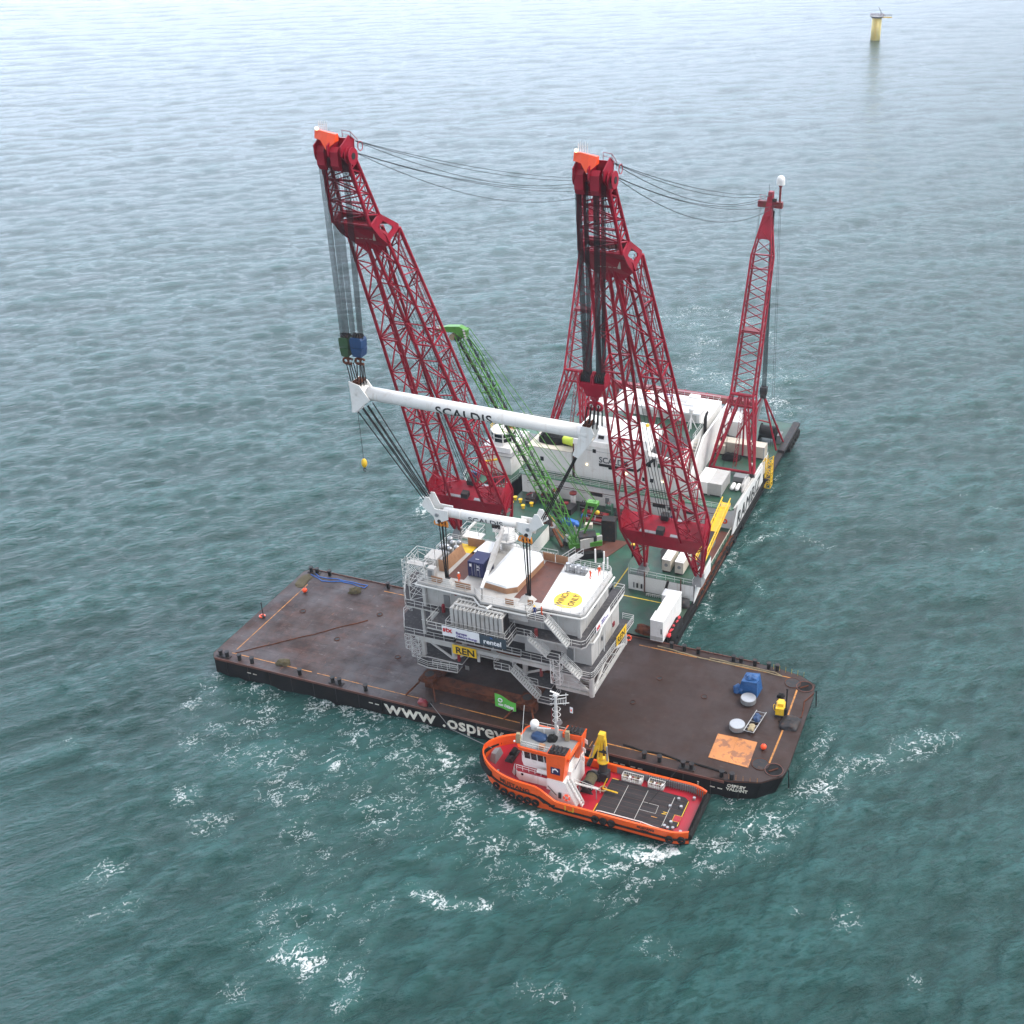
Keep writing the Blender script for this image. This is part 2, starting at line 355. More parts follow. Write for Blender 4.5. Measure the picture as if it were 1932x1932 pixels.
def text(s, size, pos, xd, yd, m, parent, name='lettering', bold=0.0, sx=1.0, thick=.02, align='LEFT', loc=None, sp=1.0, fn=None):
    cu = bpy.data.curves.new(name, 'FONT'); cu.body = s; cu.size = size; cu.offset = bold; cu.extrude = thick; cu.align_x = align; cu.space_character = sp
    cu.resolution_u = 3
    t = bpy.data.objects.new('tmp', cu); COL.objects.link(t)
    me = bpy.data.meshes.new_from_object(t.evaluated_get(bpy.context.evaluated_depsgraph_get()))
    bpy.data.objects.remove(t)
    xd, yd = Vector(xd).normalized(), Vector(yd).normalized(); zd = xd.cross(yd).normalized()
    base = Vector(loc) if loc is not None else (Vector(parent['_base']) if parent is not None else Vector((0, 0, 0)))
    pos = Vector(pos)
    if fn:
        import bmesh
        bm = bmesh.new(); bm.from_mesh(me); bmesh.ops.triangulate(bm, faces=bm.faces[:])
        for _ in range(4):
            le = [e for e in bm.edges if e.calc_length() > .22]
            if le: bmesh.ops.subdivide_edges(bm, edges=le, cuts=1); bmesh.ops.triangulate(bm, faces=[f for f in bm.faces if len(f.verts) > 3])
        bm.to_mesh(me); bm.free()
    for v in me.vertices:
        p = pos + xd * v.co.x * sx + yd * v.co.y + zd * v.co.z
        if fn: p = fn(p)
        v.co = p - base
    me.materials.clear(); me.materials.append(M[m])
    ob = bpy.data.objects.new(name, me); COL.objects.link(ob)
    if parent is not None: ob.parent = parent
    return ob
# ------------------------------------------------------------------ sea
FOAM = [([(6.2, -21.3), (12.0, -26.3), (22.7, -27.7), (32.1, -27.8), (38.4, -24.3)], 1.3, 0.9), ([(9.7, -24.0), (17.6, -28.8), (25.1, -29.6), (32.5, -29.0)], 3.2, 0.47), ([(37.9, -25.0), (44.4, -19.0), (49.8, -10.5), (55.8, -2.0), (63.8, 6.2)], 2.0, 0.59), ([(39.3, -27.0), (46.3, -20.4), (49.4, -15.1)], 3.5, 0.43), ([(17.2, -29.5), (25.0, -33.1), (30.5, -31.6)], 2.2, 0.62), ([(29.3, -30.6), (36.9, -28.8), (42.2, -24.4)], 3, 0.47), ([(-4.1, -17.3), (-0.0, -20.2), (5.8, -18.7)], 1.1, 0.95), ([(-8.1, -18.5), (2.4, -23.2), (10.4, -27.1), (14.6, -30.9)], 4.5, 0.47), ([(6.9, -43.4), (11.3, -44.3), (17.0, -42.8)], 1.0, 0.76), ([(-7.4, -30.3), (8.3, -31.1)], 6, 0.4), ([(-39.6, -14.7), (-30.6, -14.6), (-17.0, -14.5), (-1.6, -15.5)], 2.6, 0.47), ([(-47.5, -17.9), (-39.5, -13.5)], 1.5, 0.38), ([(-27.9, -29.4), (-21.3, -28.3)], 5, 0.47), ([(-38.6, -29.8)], 1.8, 0.61), ([(-37.3, -24.6)], 2.2, 0.48), ([(-16.2, -27.0)], 2, 0.65), ([(-22.1, -22.9)], 3, 0.44), ([(-32.4, -39.3)], 2.2, 0.44), ([(-25.5, -43.4)], 3, 0.44), ([(-32.5, -54.1)], 2.2, 0.48), ([(-26.8, -58.1)], 1.8, 0.52), ([(-32.5, -58.8)], 2, 0.4), ([(-3.1, -57.0), (1.0, -57.5)], 2.2, 0.9), ([(5.3, -57.2), (6.4, -58.4)], 2, 0.57), ([(7.9, -61.0)], 1.8, 0.61), ([(3.6, -60.2)], 2.5, 0.36), ([(-5.5, -64.3)], 2.5, 0.36), ([(-3.3, -34.3)], 1.8, 0.48), ([(6.0, -52.4)], 1.6, 0.44), ([(8.9, -37.0)], 3, 0.36), ([(61.0, -28.9)], 2.2, 0.4), ([(53.8, -30.3)], 1.6, 0.32), ([(70.2, -35.2)], 1.3, 0.4), ([(67.7, 67.2)], 2, 0.4), ([(-33.8, -18.6), (-22.2, -18.4), (-9.2, -21.4)], 5, 0.43), ([(-29.4, -30.0), (-17.4, -33.9)], 4, 0.38), ([(48.6, -8.7), (49.9, -2.4), (51.0, 5.6)], 2, 0.38), ([(38.2, -13.7), (45.4, -14.4), (49.8, -10.5)], 2.4, 0.47), ([(21.9, 27.1), (21.8, 36.9), (22.9, 46.9), (25.6, 56.1), (29.8, 60.8)], 1.0, 0.57), ([(23.3, 32.0), (25.2, 28.3), (28.3, 28.3), (30.2, 31.9)], 0.8, 0.57), ([(24.1, 46.3), (28.8, 44.1), (32.3, 38.8)], 1.2, 0.38), ([(25.8, 63.7), (32.5, 62.9), (39.7, 59.1)], 2, 0.28), ([(-30.9, 166.2), (-21.7, 178.0), (-9.4, 174.1), (1.9, 160.6)], 4, 0.4), ([(-14.2, 134.8), (2.5, 126.4), (12.2, 137.0)], 6, 0.4), ([(-29.4, 171.4), (-13.2, 155.1), (-11.9, 132.0)], 6, 0.33), ([(9.6, 125.5), (15.6, 117.7)], 5, 0.47), ([(9.7, 159.3), (17.0, 166.1)], 5, 0.24), ([(-40.4, 45.3), (-42.1, 50.6), (-41.1, 53.4)], 2.2, 0.76), ([(65.5, 129.6), (71.8, 128.8)], 3, 0.28), ([(62.4, 89.9), (68.3, 84.9)], 2, 0.28), ([(-44.3, -16.7), (-44.8, -22.6)], 1.6, 0.43), ([(-1.0, -51.0), (2.7, -46.9)], 3, 0.33), ([(27.3, -51.6), (34.3, -52.1)], 2, 0.28), ([(-56.7, -41.1), (-56.4, -36.1)], 1.5, 0.28), ([(36.2, -41.0), (41.3, -41.6)], 2, 0.24), ([(-37.7, -20.0), (-21.7, -22.2), (-6.5, -22.9), (9.6, -30.6)], 9, 0.36), ([(0.8, -25.0), (16.3, -34.4), (31.0, -34.8)], 5, 0.36), ([(37.4, -25.7), (47.1, -14.9), (55.9, -2.6), (68.0, 10.5)], 3.5, 0.36), ([(-46, -15), (-20, -15.2), (0, -15.3)], 0.7, 0.5), ([(20, -15.4), (38, -15.2), (45, -13.8)], 0.7, 0.4), ([(23.3, 18), (23.6, 50), (23.8, 90)], 0.7, 0.34), ([(-18.7, -32.1), (-8.8, -41.5), (-3.8, -53.8)], 7, 0.28)]
def wave_set():
    rg = np.random.RandomState(11); W = []
    for lam in np.geomspace(1.6, 34, 84):
        th = R(-42) + rg.normal() * R(30 if lam < 12 else 20)
        amp = (.0012 if lam > 12 else .0024 if lam > 6 else .0072) * lam
        W.append((2 * math.pi / lam * math.cos(th), 2 * math.pi / lam * math.sin(th), amp * (.6 + .8 * rg.rand()), rg.rand() * 6.283, lam))
    return W
WAVES = wave_set()
def build_sea():
    cx, cy = CAM.x, CAM.y
    rs = [0.0] + list(np.geomspace(30, 62, 12)) + list(np.geomspace(62.3, 1500, 920)) + list(np.geomspace(1530, 26000, 30))
    cen = YAW + math.pi / 2
    dense = np.linspace(-R(38), R(32), 900)
    sparse = np.linspace(R(32), 2 * math.pi - R(38), 60)[1:-1]
    an = np.concatenate([dense, sparse]) + cen
    rs = np.array(rs); NR, NA = len(rs), len(an)
    r, a = np.meshgrid(rs, an, indexing='ij')
    x = cx + r * np.cos(a); y = cy + r * np.sin(a); z = np.zeros_like(x)
    dx = np.zeros_like(x); dy = np.zeros_like(x)
    sp = np.maximum(np.gradient(rs)[:, None] * np.ones_like(x), r * (R(70) / 900))
    sp[:, 900:] = 50
    fade_far = np.clip((1700 - r) / 500, 0, 1)
    for kx, ky, am, ph, lam in WAVES:
        k = math.hypot(kx, ky)
        f = np.clip((lam / sp - 2.5) / 2.5, 0, 1) * fade_far
        p = kx * x + ky * y + ph
        s_, c_ = np.sin(p), np.cos(p)
        z += am * f * s_
        dx -= .7 * am * f * c_ * kx / k; dy -= .7 * am * f * c_ * ky / k
    fo = np.zeros_like(x)
    for pts, wd, st in FOAM:
        P = [np.array(p) for p in pts]
        if len(P) == 1: P = [P[0], P[0] + .01]
        d = np.full_like(x, 1e9)
        x0, x1 = min(p[0] for p in P) - wd * 4, max(p[0] for p in P) + wd * 4
        y0, y1 = min(p[1] for p in P) - wd * 4, max(p[1] for p in P) + wd * 4
        ms = (x > x0) & (x < x1) & (y > y0) & (y < y1)
        if not ms.any(): continue
        xx, yy = x[ms], y[ms]; dd = np.full_like(xx, 1e9)
        for p, q in zip(P[:-1], P[1:]):
            e = q - p; t = np.clip(((xx - p[0]) * e[0] + (yy - p[1]) * e[1]) / (e @ e), 0, 1)
            dd = np.minimum(dd, np.hypot(xx - p[0] - t * e[0], yy - p[1] - t * e[1]))
        fo[ms] = np.maximum(fo[ms], st * np.exp(-(dd / (wd * 1.25)) ** 2))
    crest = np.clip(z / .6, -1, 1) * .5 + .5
    x = x + dx; y = y + dy
    # flatten the water a little where hulls sit
    V_ = np.stack([x, y, z], -1).reshape(-1, 3)
    i, j = np.meshgrid(np.arange(NR - 1), np.arange(NA), indexing='ij'); j2 = (j + 1) % NA
    F_ = np.stack([i * NA + j, (i + 1) * NA + j, (i + 1) * NA + j2, i * NA + j2], -1).reshape(-1, 4)
    me = bpy.data.meshes.new('sea'); me.vertices.add(len(V_)); me.vertices.foreach_set('co', V_.ravel())
    me.loops.add(F_.size); me.loops.foreach_set('vertex_index', F_.ravel())
    me.polygons.add(len(F_)); me.polygons.foreach_set('loop_start', np.arange(0, F_.size, 4)); me.polygons.foreach_set('loop_total', np.full(len(F_), 4))
    me.polygons.foreach_set('use_smooth', np.ones(len(F_), bool))
    me.update(calc_edges=True)
    at = me.attributes.new('foam', 'FLOAT', 'POINT'); at.data.foreach_set('value', fo.ravel())
    at = me.attributes.new('crest', 'FLOAT', 'POINT'); at.data.foreach_set('value', crest.ravel())
    m = bpy.data.materials.new('sea_water'); m.use_nodes = True; n, l = m.node_tree.nodes, m.node_tree.links
    b = n['Principled BSDF']
    def node(t, **k):
        q = n.new('ShaderNode' + t)
        for a_, v_ in k.items(): setattr(q, a_, v_)
        return q
    def val(q, i, v):
        if hasattr(v, 'node'): l.new(v, q.inputs[i])
        else: q.inputs[i].default_value = v
    def math_(op, a_, b_=None, c_=None):
        q = node('Math', operation=op); val(q, 0, a_)
        if b_ is not None: val(q, 1, b_)
        if c_ is not None: val(q, 2, c_)
        return q.outputs[0]
    def rng(v, a_, b_, lo=0., hi=1., smooth=False):
        q = node('MapRange'); 
        if smooth: q.interpolation_type = 'SMOOTHSTEP'
        for i_, t in enumerate((v, a_, b_, lo, hi)): val(q, i_, t)
        return q.outputs[0]
    tc = node('TexCoord')
    def noise(sc, det=6, ro=.55, rot=0, st=(1, 1, 1), dist=0):
        mr_ = node('Mapping'); mr_.inputs['Rotation'].default_value = (0, 0, rot); l.new(tc.outputs['Object'], mr_.inputs['Vector'])
        mp = node('Mapping'); mp.inputs['Scale'].default_value = st; l.new(mr_.outputs[0], mp.inputs['Vector'])
        q = node('TexNoise'); q.inputs['Scale'].default_value = sc; q.inputs['Detail'].default_value = det; q.inputs['Roughness'].default_value = ro
        q.inputs['Distortion'].default_value = dist; l.new(mp.outputs[0], q.inputs['Vector']); return q.outputs[0]
    fa = node('Attribute', attribute_name='foam').outputs['Fac']; cr = node('Attribute', attribute_name='crest').outputs['Fac']
    # lacy foam: ridged, warped noise
    def ridged(sc, det, dist, st=(1, 1, 1), rot=0):
        v = noise(sc, det, .55, rot, st, dist); v = math_('SUBTRACT', v, .5); v = math_('ABSOLUTE', v); return math_('MULTIPLY_ADD', v, -6.5, 1.0)
    l1 = ridged(.48, 7, .7, (.8, 1.15, 1), R(-47)); l2 = ridged(1.6, 5, .4)
    lace = math_('MULTIPLY_ADD', l2, .40, math_('MULTIPLY', l1, .60))
    clump = noise(.16, 5, .6)
    # wild whitecaps: rare, on crests, in drifting patches
    patch = rng(noise(.018, 5, .6), .50, .66)
    wc = math_('MULTIPLY', math_('MULTIPLY', rng(noise(.13, 6, .65, R(-47), (.5, 1.3, 1)), .60, .74), rng(cr, .50, .85)), patch)
    dens = math_('MAXIMUM', math_('MULTIPLY', fa, rng(clump, .36, .62, .2, 1.15)), math_('MULTIPLY', wc, .55))
    thr = math_('MULTIPLY_ADD', dens, -.62, .98)
    foam = rng(lace, thr, math_('ADD', thr, .32), 0, 1)
    foam = math_('MULTIPLY', foam, rng(dens, .05, .22))
    fine = rng(noise(3.2, 4, .7), .35, .62, .35, 1.0)
    foam = math_('MULTIPLY', foam, fine)
    foam = math_('MINIMUM', math_('MULTIPLY', foam, 1.15), 1.0)
    mx = node('Mix', data_type='RGBA'); l.new(noise(.012, 4, .6), mx.inputs[0]); mx.inputs[6].default_value = (.0004, .030, .0265, 1); mx.inputs[7].default_value = (.0008, .040, .034, 1)
    aer = node('Mix', data_type='RGBA'); l.new(math_('MULTIPLY', rng(fa, .05, .8), .35), aer.inputs[0]); l.new(mx.outputs[2], aer.inputs[6]); aer.inputs[7].default_value = (.05, .17, .155, 1)
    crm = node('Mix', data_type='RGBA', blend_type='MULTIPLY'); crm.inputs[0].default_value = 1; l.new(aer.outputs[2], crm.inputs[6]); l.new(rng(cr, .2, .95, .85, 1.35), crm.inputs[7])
    # thin pale crest streaks on the small wind waves
    s1 = ridged(.42, 8, .3, (.38, 1, 1), R(-47)); s2 = ridged(.95, 7, .4, (.35, 1, 1), R(-36))
    stv = math_('MULTIPLY_ADD', s2, .55, math_('MULTIPLY', s1, .45))
    crs = math_('MULTIPLY', math_('MULTIPLY', rng(stv, .38, .85), rng(cr, .30, .75, .25, 1.0)), rng(noise(.05, 4, .6), .35, .62, .25, 1.0))
    cst = node('Mix', data_type='RGBA'); l.new(math_('MULTIPLY', crs, .22), cst.inputs[0]); l.new(crm.outputs[2], cst.inputs[6]); cst.inputs[7].default_value = (.09, .25, .27, 1)
    crm = cst
    fm = node('Mix', data_type='RGBA'); l.new(foam, fm.inputs[0]); l.new(crm.outputs[2], fm.inputs[6]); fm.inputs[7].default_value = (.78, .82, .84, 1)
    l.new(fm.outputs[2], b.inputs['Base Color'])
    l.new(rng(foam, 0, 1, .09, .8), b.inputs['Roughness']); b.inputs['IOR'].default_value = 1.333
    b.inputs['Specular IOR Level'].default_value = .44
    h1 = ridged(.70, 8, .3, (.38, 1, 1), R(-47)); h1b = noise(1.1, 8, .68, R(-35), (.5, 1, 1)); h2 = noise(2.3, 6, .65, R(-60), (.6, 1, 1))
    hh = math_('MULTIPLY_ADD', h2, .34, math_('MULTIPLY_ADD', h1, .26, math_('MULTIPLY', h1b, .70)))
    hh = math_('MULTIPLY_ADD', foam, .05, hh)
    bp = node('Bump'); bp.inputs['Strength'].default_value = 1.0; bp.inputs['Distance'].default_value = .50; l.new(hh, bp.inputs['Height']); l.new(bp.outputs[0], b.inputs['Normal'])
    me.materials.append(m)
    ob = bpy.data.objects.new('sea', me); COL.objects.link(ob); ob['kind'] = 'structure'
    return ob
build_sea()

# the damp air over the sea
hz = MB().box(CAM.x - 3200, CAM.x + 3200, CAM.y - 400, CAM.y + 5600, -6.0, 124.0, 'lamp')
ho = hz.build('haze'); ho['kind'] = 'stuff'
hm = bpy.data.materials.new('sea_haze'); hm.use_nodes = True; hn, hl = hm.node_tree.nodes, hm.node_tree.links; hn.clear()
hv = hn.new('ShaderNodeVolumePrincipled'); hv.inputs['Color'].default_value = (.86, .91, 1.0, 1); hv.inputs['Density'].default_value = .00010; hv.inputs['Anisotropy'].default_value = .1
hout = hn.new('ShaderNodeOutputMaterial'); hl.new(hv.outputs[0], hout.inputs['Volume'])
ho.data.materials.clear(); ho.data.materials.append(hm)
# ------------------------------------------------------------------ rusty deck barge (turned 0.5 degrees)
BR = R(0.5)
def brot(x, y, z=0):
    return Vector((x * math.cos(BR) - y * math.sin(BR), x * math.sin(BR) + y * math.cos(BR), z))
DZ = 3.2
barge = thing('barge', 'long flat black barge with a rusty brown deck and big white letters on its side', 'barge')
outline = [(-47, -12.9), (-46.2, -14), (36, -14), (41, -13.6), (45, -12.4), (47.6, -10.2), (48, -8), (48, 8), (47.6, 11.6), (45, 13.1), (41, 13.8), (36, 14), (-46.2, 14), (-47, 13)]
wlo = [(x if x < 40 else x - 1.4 * (x - 40) / 8, y) for x, y in outline]
mb = MB(); n_ = len(outline)
mb.add([(x, y, -1.5) for x, y in wlo] + [(x, y, DZ - .25) for x, y in outline] + [(x, y, DZ - .02) for x, y in outline],
       [(i, (i + 1) % n_, n_ + (i + 1) % n_, n_ + i) for i in range(n_)], 'black')
mb.add([(x, y, DZ - .25) for x, y in outline] + [(x * 1.0012, y * 1.004, DZ) for x, y in outline], [(i, (i + 1) % n_, n_ + (i + 1) % n_, n_ + i) for i in range(n_)], 'brown')
mb.build('hull', barge)
mb = MB(); mb.add([(x, y, DZ) for x, y in outline], [tuple(range(n_))], 'deck'); mb.build('deck', barge)
mb = MB()
for k in range(22):  # fender frames and weld seams on the side shell
    x = -44 + k * 4.1; mb.box(x, x + .08, -14.06, -14.0, .2, 2.9, 'dark')
mb.box(-46, 40, -14.10, -13.98, DZ - .32, DZ + .05, 'brown'); mb.box(-46, 38, 13.98, 14.12, DZ - .3, DZ + .18, 'brown')
mb.build('rubbing_strake', barge)
mb = MB()
z = DZ + .006
def strip(mb, a, b, wd, m, z=z, gap=0):
    a, b = Vector((*a, z)), Vector((*b, z)); d = (b - a).normalized(); nrm = Vector((-d.y, d.x, 0)) * wd / 2
    mb.add([a - nrm, b - nrm, b + nrm, a + nrm], [(0, 1, 2, 3)], m)
for a, b in (((-44.2, -12.0), (-29, -12.0)), ((-28, -12), (-9, -12.1)), ((-6, -12.1), (9, -12.2)), ((20, -12.1), (36, -12.1)), ((-44, -11), (-44, 9.5)), ((-30, 12.2), (-10, 12.2)), ((18, 12.3), (28, 12.2)), ((30, 12.2), (44, 12.1))):
    strip(mb, a, b, .16, 'oline')
for a, b in (((45.1, -9.6), (45.3, -1)), ((45.3, -1), (45.2, 10.6))): strip(mb, a, b, .26, 'oline')
for k in range(12): strip(mb, (9.5 + k * 1.1, -13.6), (9.5 + k * 1.1, -12.3), .1, 'oline')
mb.build('deck_line', barge)
def well(cx, cy):
    mb = MB(); pts = [(cx + 1.25 * math.copysign(abs(math.cos(t)) ** .55, math.cos(t)), cy + 1.35 * math.copysign(abs(math.sin(t)) ** .55, math.sin(t))) for t in [2 * math.pi * i / 20 for i in range(20)]]
    mb.add([(x, y, DZ + .012) for x, y in pts], [tuple(range(20))], 'black')
    mb.torus((cx, cy, DZ + .05), 1.3, .07, 'brown', nu=20); mb.tube((cx - .6, cy - .6, DZ + .1), (cx + .5, cy + .4, DZ + .1), .12, 'rustm')
    mb.build('towing_well', barge)
well(46.1, -10.0 + .6); well(46.2, 10.6)
def hatch(cx, cy, a, b):
    mb = MB(); pts = [(cx + a * math.cos(t), cy + b * math.sin(t)) for t in [2 * math.pi * i / 20 for i in range(20)]]
    mb.prism(pts, DZ, DZ + .06, 'dark'); mb.torus((cx, cy, DZ + .06), max(a, b) * .95, .05, 'rustm', nu=20); mb.build('hatch_cover', barge)
hatch(44.0, -8.9, 1.3, 1.2); hatch(44.2, 10.9, 1.3, 1.2); hatch(-40, 2, .5, .5); hatch(-30, -3, .5, .5); hatch(-27, 5.6, .5, .5); hatch(-18, -4, .45, .45); hatch(24, 5, .5, .5); hatch(22, -2, .45, .45); hatch(32, 3, .5, .5)
def bollard(x, y, double=False, axis=0):
    mb = MB()
    xs = (-.62, .62) if double else (0,)
    if double: mb.box(x - 1.2, x + 1.2, y - .4, y + .4, DZ + .004, DZ + .13, 'dark')
    for q in xs:
        mb.tube((x + q, y, DZ), (x + q, y, DZ + 1.0), .30, 'rubber', 10); mb.tube((x + q, y, DZ + .95), (x + q, y, DZ + 1.12), .40, 'dark', 10)
    mb.build('bollard', barge)
for x in (-41.8, -39.4, -30.4, -18.4, -7.0, 8.5, 27.8, 30.1, 39.4, 40.9): bollard(x, -13.2)
for x in (-44.8, -23.7, 34.3): bollard(x, -13.2, True)
for x in (-41.8, -29.8, -18, 25.5, 27.9, 37.4, 39.7, 41.1, 23.3): bollard(x, 13.3)
for x in (-45.0, 34.5): bollard(x, 13.2, True)
mb = MB()
for k in range(7): mb.tube((39.5 + k * 1.0, 13.4 - k * .07, DZ), (39.5 + k, 13.4 - k * .07, DZ + 1.0), .03, 'paint', 4)
for k in range(4): mb.tube((29.5 + k * .8, 13.7, DZ), (29.5 + k * .8, 13.7, DZ + 1.1), .03, 'dark', 4)
for k in range(5): mb.tube((40.5 + k * 1.0, -13.3 + k * .12, DZ), (40.5 + k, -13.3 + k * .12, DZ + .9), .03, 'oline', 4)
mb.build('stanchion', barge)
mb = MB()
for y in (10.5, -8.5): mb.tube((48.05, y, DZ - .2), (48.3, y + .1, -1), .09, 'rubber', 6)
mb.build('tow_chain', barge)
# writing on the side
for s, x0, z0, sz, ll in (('www', -14.7, .62, 3.5, 1.17), ('.', -4.75, .62, 3.0, 1.0), ('osprey', -3.9, .62, 3.4, 1.02)):
    text(s, sz, (x0, -14.07, z0), (1, 0, 0), (0, 0, 1), 'lwhite', barge, bold=.055, sx=ll)
text('OSPREY', .72, (40.4, -13.78, 2.15), (1, .09, 0), (0, 0, 1), 'lwhite', barge, bold=.02, sx=1.05)
text('VALIANT', .72, (40.3, -13.78, 1.5), (1, .09, 0), (0, 0, 1), 'lwhite', barge, bold=.02, sx=1.05)
mb = MB()
for x in (-40, -17.5, 23.3, 26, 38): mb.box(x, x + .7, -14.1, -14.06, 1.7, 1.85, 'lwhite'); mb.box(x + 1.1, x + 1.8, -14.1, -14.06, 1.68, 1.83, 'lwhite')
for z_ in (.3, .7, 1.1, 1.5, 1.9): mb.box(36.1, 36.35, -14.09, -14.05, z_, z_ + .2, 'lwhite')
mb.build('draught_mark', barge)
barge.rotation_euler = (0, 0, BR)

# ---- loose things lying on the barge (positions in the barge's own frame)
def bp(x, y, z=DZ): return brot(x, y, z)
def heap(name, label, cat, x, y, rx, ry, rz, m, seed, z=DZ, extra=None, group=None):
    p = bp(x, y, z); mb = MB().lump((p.x, p.y, z + .01), rx, ry, rz, m, seed)
    return single(mb, name, label, cat, (p.x, p.y, z), group, smooth=True)
p = bp(38.3, 6.9)
mb = MB(); mb.hexa([(p.x + a, p.y + b, DZ) for a, b in ((-1.6, -1.3), (1.5, -1.5), (1.7, 1.2), (-1.3, 1.5))], [(p.x + a, p.y + b, DZ + 2.5 + c) for a, b, c in ((-1.2, -1.1, -.2), (1.3, -1.2, .1), (1.2, 1.1, .3), (-1.0, 1.1, 0))], 'tarpblue')
mb.lump((p.x + .2, p.y + .1, DZ + 2.3), 1.0, .9, .7, 'tarpblue', 3); mb.lump((p.x - 1.5, p.y - .8, DZ), .9, .7, 1.2, 'tarpblue', 8)
single(mb, 'covered_winch', 'winch wrapped in a bright blue tarpaulin on the right half of the barge deck', 'winch', p)
for x, y, lb in ((38.8, 3.9, 'round grey drum just below the blue tarpaulin bundle on the barge deck'), (38.8, -2.6, 'round grey drum just above the orange plywood sheets on the barge deck')):
    p = bp(x, y); mb = MB(); mb.disc((p.x, p.y, DZ), .95, .25, 'dark'); mb.disc((p.x, p.y, DZ + .25), 1.2, .75, 'grey', 24)
    r_ = thing('cable_drum', lb, 'drum', p, 'grey drums on the barge deck')
    mb.build('body', r_); MB().disc((p.x, p.y, DZ + 1.0), 1.12, .04, 'steel', 24).build('top_plate', r_)
p = bp(44.0, 3.2); g = thing('generator', 'small yellow diesel generator with hoses beside the black post', 'generator', p)
MB().obox((p.x, p.y, DZ + .3), 1.3, 2.0, 1.2, .1, 'yellow').build('body', g); MB().obox((p.x, p.y + .2, DZ + 1.5), .9, 1.2, .5, .1, 'yellow').build('hood', g)
MB().torus((p.x - .2, p.y + 1.3, DZ + .9), .7, .06, 'yellow', (0, .5, 1)).torus((p.x - .9, p.y + .1, DZ + .7), .5, .05, 'yellow', (1, 0, .4)).build('hose', g)
MB().obox((p.x, p.y, DZ), 1.5, 2.3, .3, .1, 'dark').build('skid', g)
p = bp(45.0, 2.4); g = thing('deck_post', 'tall black steel post with a lamp beside the yellow generator', 'post', p)
MB().tube(p, (p.x, p.y, DZ + 5.2), .11, 'rubber', 8).tube(p, (p.x, p.y, DZ + 1.6), .28, 'rubber', 8).build('mast', g)
MB().ball((p.x, p.y, DZ + 5.3), .2, 'dark').build('lamp', g)
p = bp(41.0, -.6); g = thing('roller_trolley', 'pale steel roller trolley loaded with blue and white sacks', 'trolley', p)
mb = MB()
for s in (-.75, .75): mb.tube((p.x + s - .3, p.y - 2.6, DZ + .5), (p.x + s + .35, p.y + 2.6, DZ + .5), .07, 'steel', 6)
for k in range(7): q = -2.5 + k * .82; mb.tube((p.x - .75 + q * .125, p.y + q, DZ + .45), (p.x + .75 + q * .125, p.y + q, DZ + .45), .06, 'steel', 6)
for s in (-.7, .7):
    for q in (-2.2, 2.2): mb.tube((p.x + s + q * .12, p.y + q, DZ), (p.x + s + q * .12, p.y + q, DZ + .5), .07, 'dark', 6)
mb.build('frame', g)
MB().lump((p.x + .1, p.y + .8, DZ + .5), .55, .8, .5, 'blue', 5).build('sack', g); MB().lump((p.x - .1, p.y - 1.6, DZ + .5), .5, .7, .4, 'tan', 6).build('sack', g)
p = bp(39.6, -7.3)
mb = MB(); c_ = [bp(*q) for q in ((36.4, -4.6), (36.5, -10.0), (39.5, -10.1), (42.5, -10.2), (42.4, -4.5), (39.4, -4.5))]
mb.slab([c_[0], c_[1], c_[2], c_[5]], (0, 0, .06), 'kraft'); mb.slab([c_[5] + Vector((.03, 0, .012)), c_[2] + Vector((.03, 0, .012)), c_[3], c_[4]], (0, 0, .055), 'kraft')
single(mb, 'plywood_sheet', 'weathered orange plywood sheets laid flat beside the grey drum on the barge deck', 'plywood', p)
heap('chain_heap', 'dark tangle of towing chain and rope at the right end of the barge deck', 'chain', 46.0, 1.2, 1.3, 1.8, .7, 'dark', 21)
p = bp(46.7, 1.6, DZ + .03); mb = MB(); mb.path([bp(*q, DZ + .08) for q in ((46.4, 2), (47.3, 3.2), (47.2, 5), (46.9, 7), (47.5, 8.4), (47.9, 9.6))], .09, 'rustm', 5); mb.path([bp(*q, DZ + .08) for q in ((44.2, 1.2), (45.2, .4), (46.0, .8))], .08, 'rubber', 5)
single(mb, 'anchor_chain', 'rusty chain lying along the right edge of the barge deck', 'chain', p)
heap('dark_bag', 'small black bag on the barge deck above the yellow generator', 'bag', 43.2, 7.0, .55, .5, .5, 'rubber', 23)
heap('rigging_bag', 'tan heap of rigging on the orange line at the left near edge of the barge', 'rigging', -34.5, -11.7, 1.0, .7, .8, 'net', 31, group='tan rigging heaps')
heap('rigging_bag', 'dark tan heap of rigging near the far left edge of the barge', 'rigging', -34.7, 10.3, .9, .9, .8, 'net', 32, group='tan rigging heaps')
heap('fishing_net', 'flat dark green-brown net spread at the far left corner of the barge', 'net', -45.4, 10.2, 1.1, 1.9, .22, 'net', 33)
heap('red_valve_box', 'small dark red box at the near edge of the barge above the white www lettering', 'box', -8.4, -13.0, .9, .6, .6, 'dred', 35)
def buoyring(x, y, lb, z=DZ + .1, axis=(0, 0, 1), grp='lifebuoys'):
    p = Vector((x, y, z)); g = thing('lifebuoy', lb, 'lifebuoy', p, grp)
    MB().torus(p, .42, .13, 'beacon', axis, 18, 8).build('ring', g)
    ax = Vector(axis).normalized(); u = ax.orthogonal().normalized(); v = ax.cross(u); mb = MB()
    for t in (0, 1.57, 3.14, 4.71):
        d = u * math.cos(t) + v * math.sin(t); e = ax.cross(d); mb.torus(p + d * .42, .145, .03, 'white', e, 10, 4)
    mb.build('band', g)
    return g
q = bp(-45.7, -1.6); buoyring(q.x, q.y, 'orange lifebuoy lying at the left edge of the barge beside the thin black post')
q = bp(15.9, 12.9); buoyring(q.x, q.y, 'orange lifebuoy on the far edge of the barge beside the tall white deck house', DZ + .5, (.3, -1, .4))
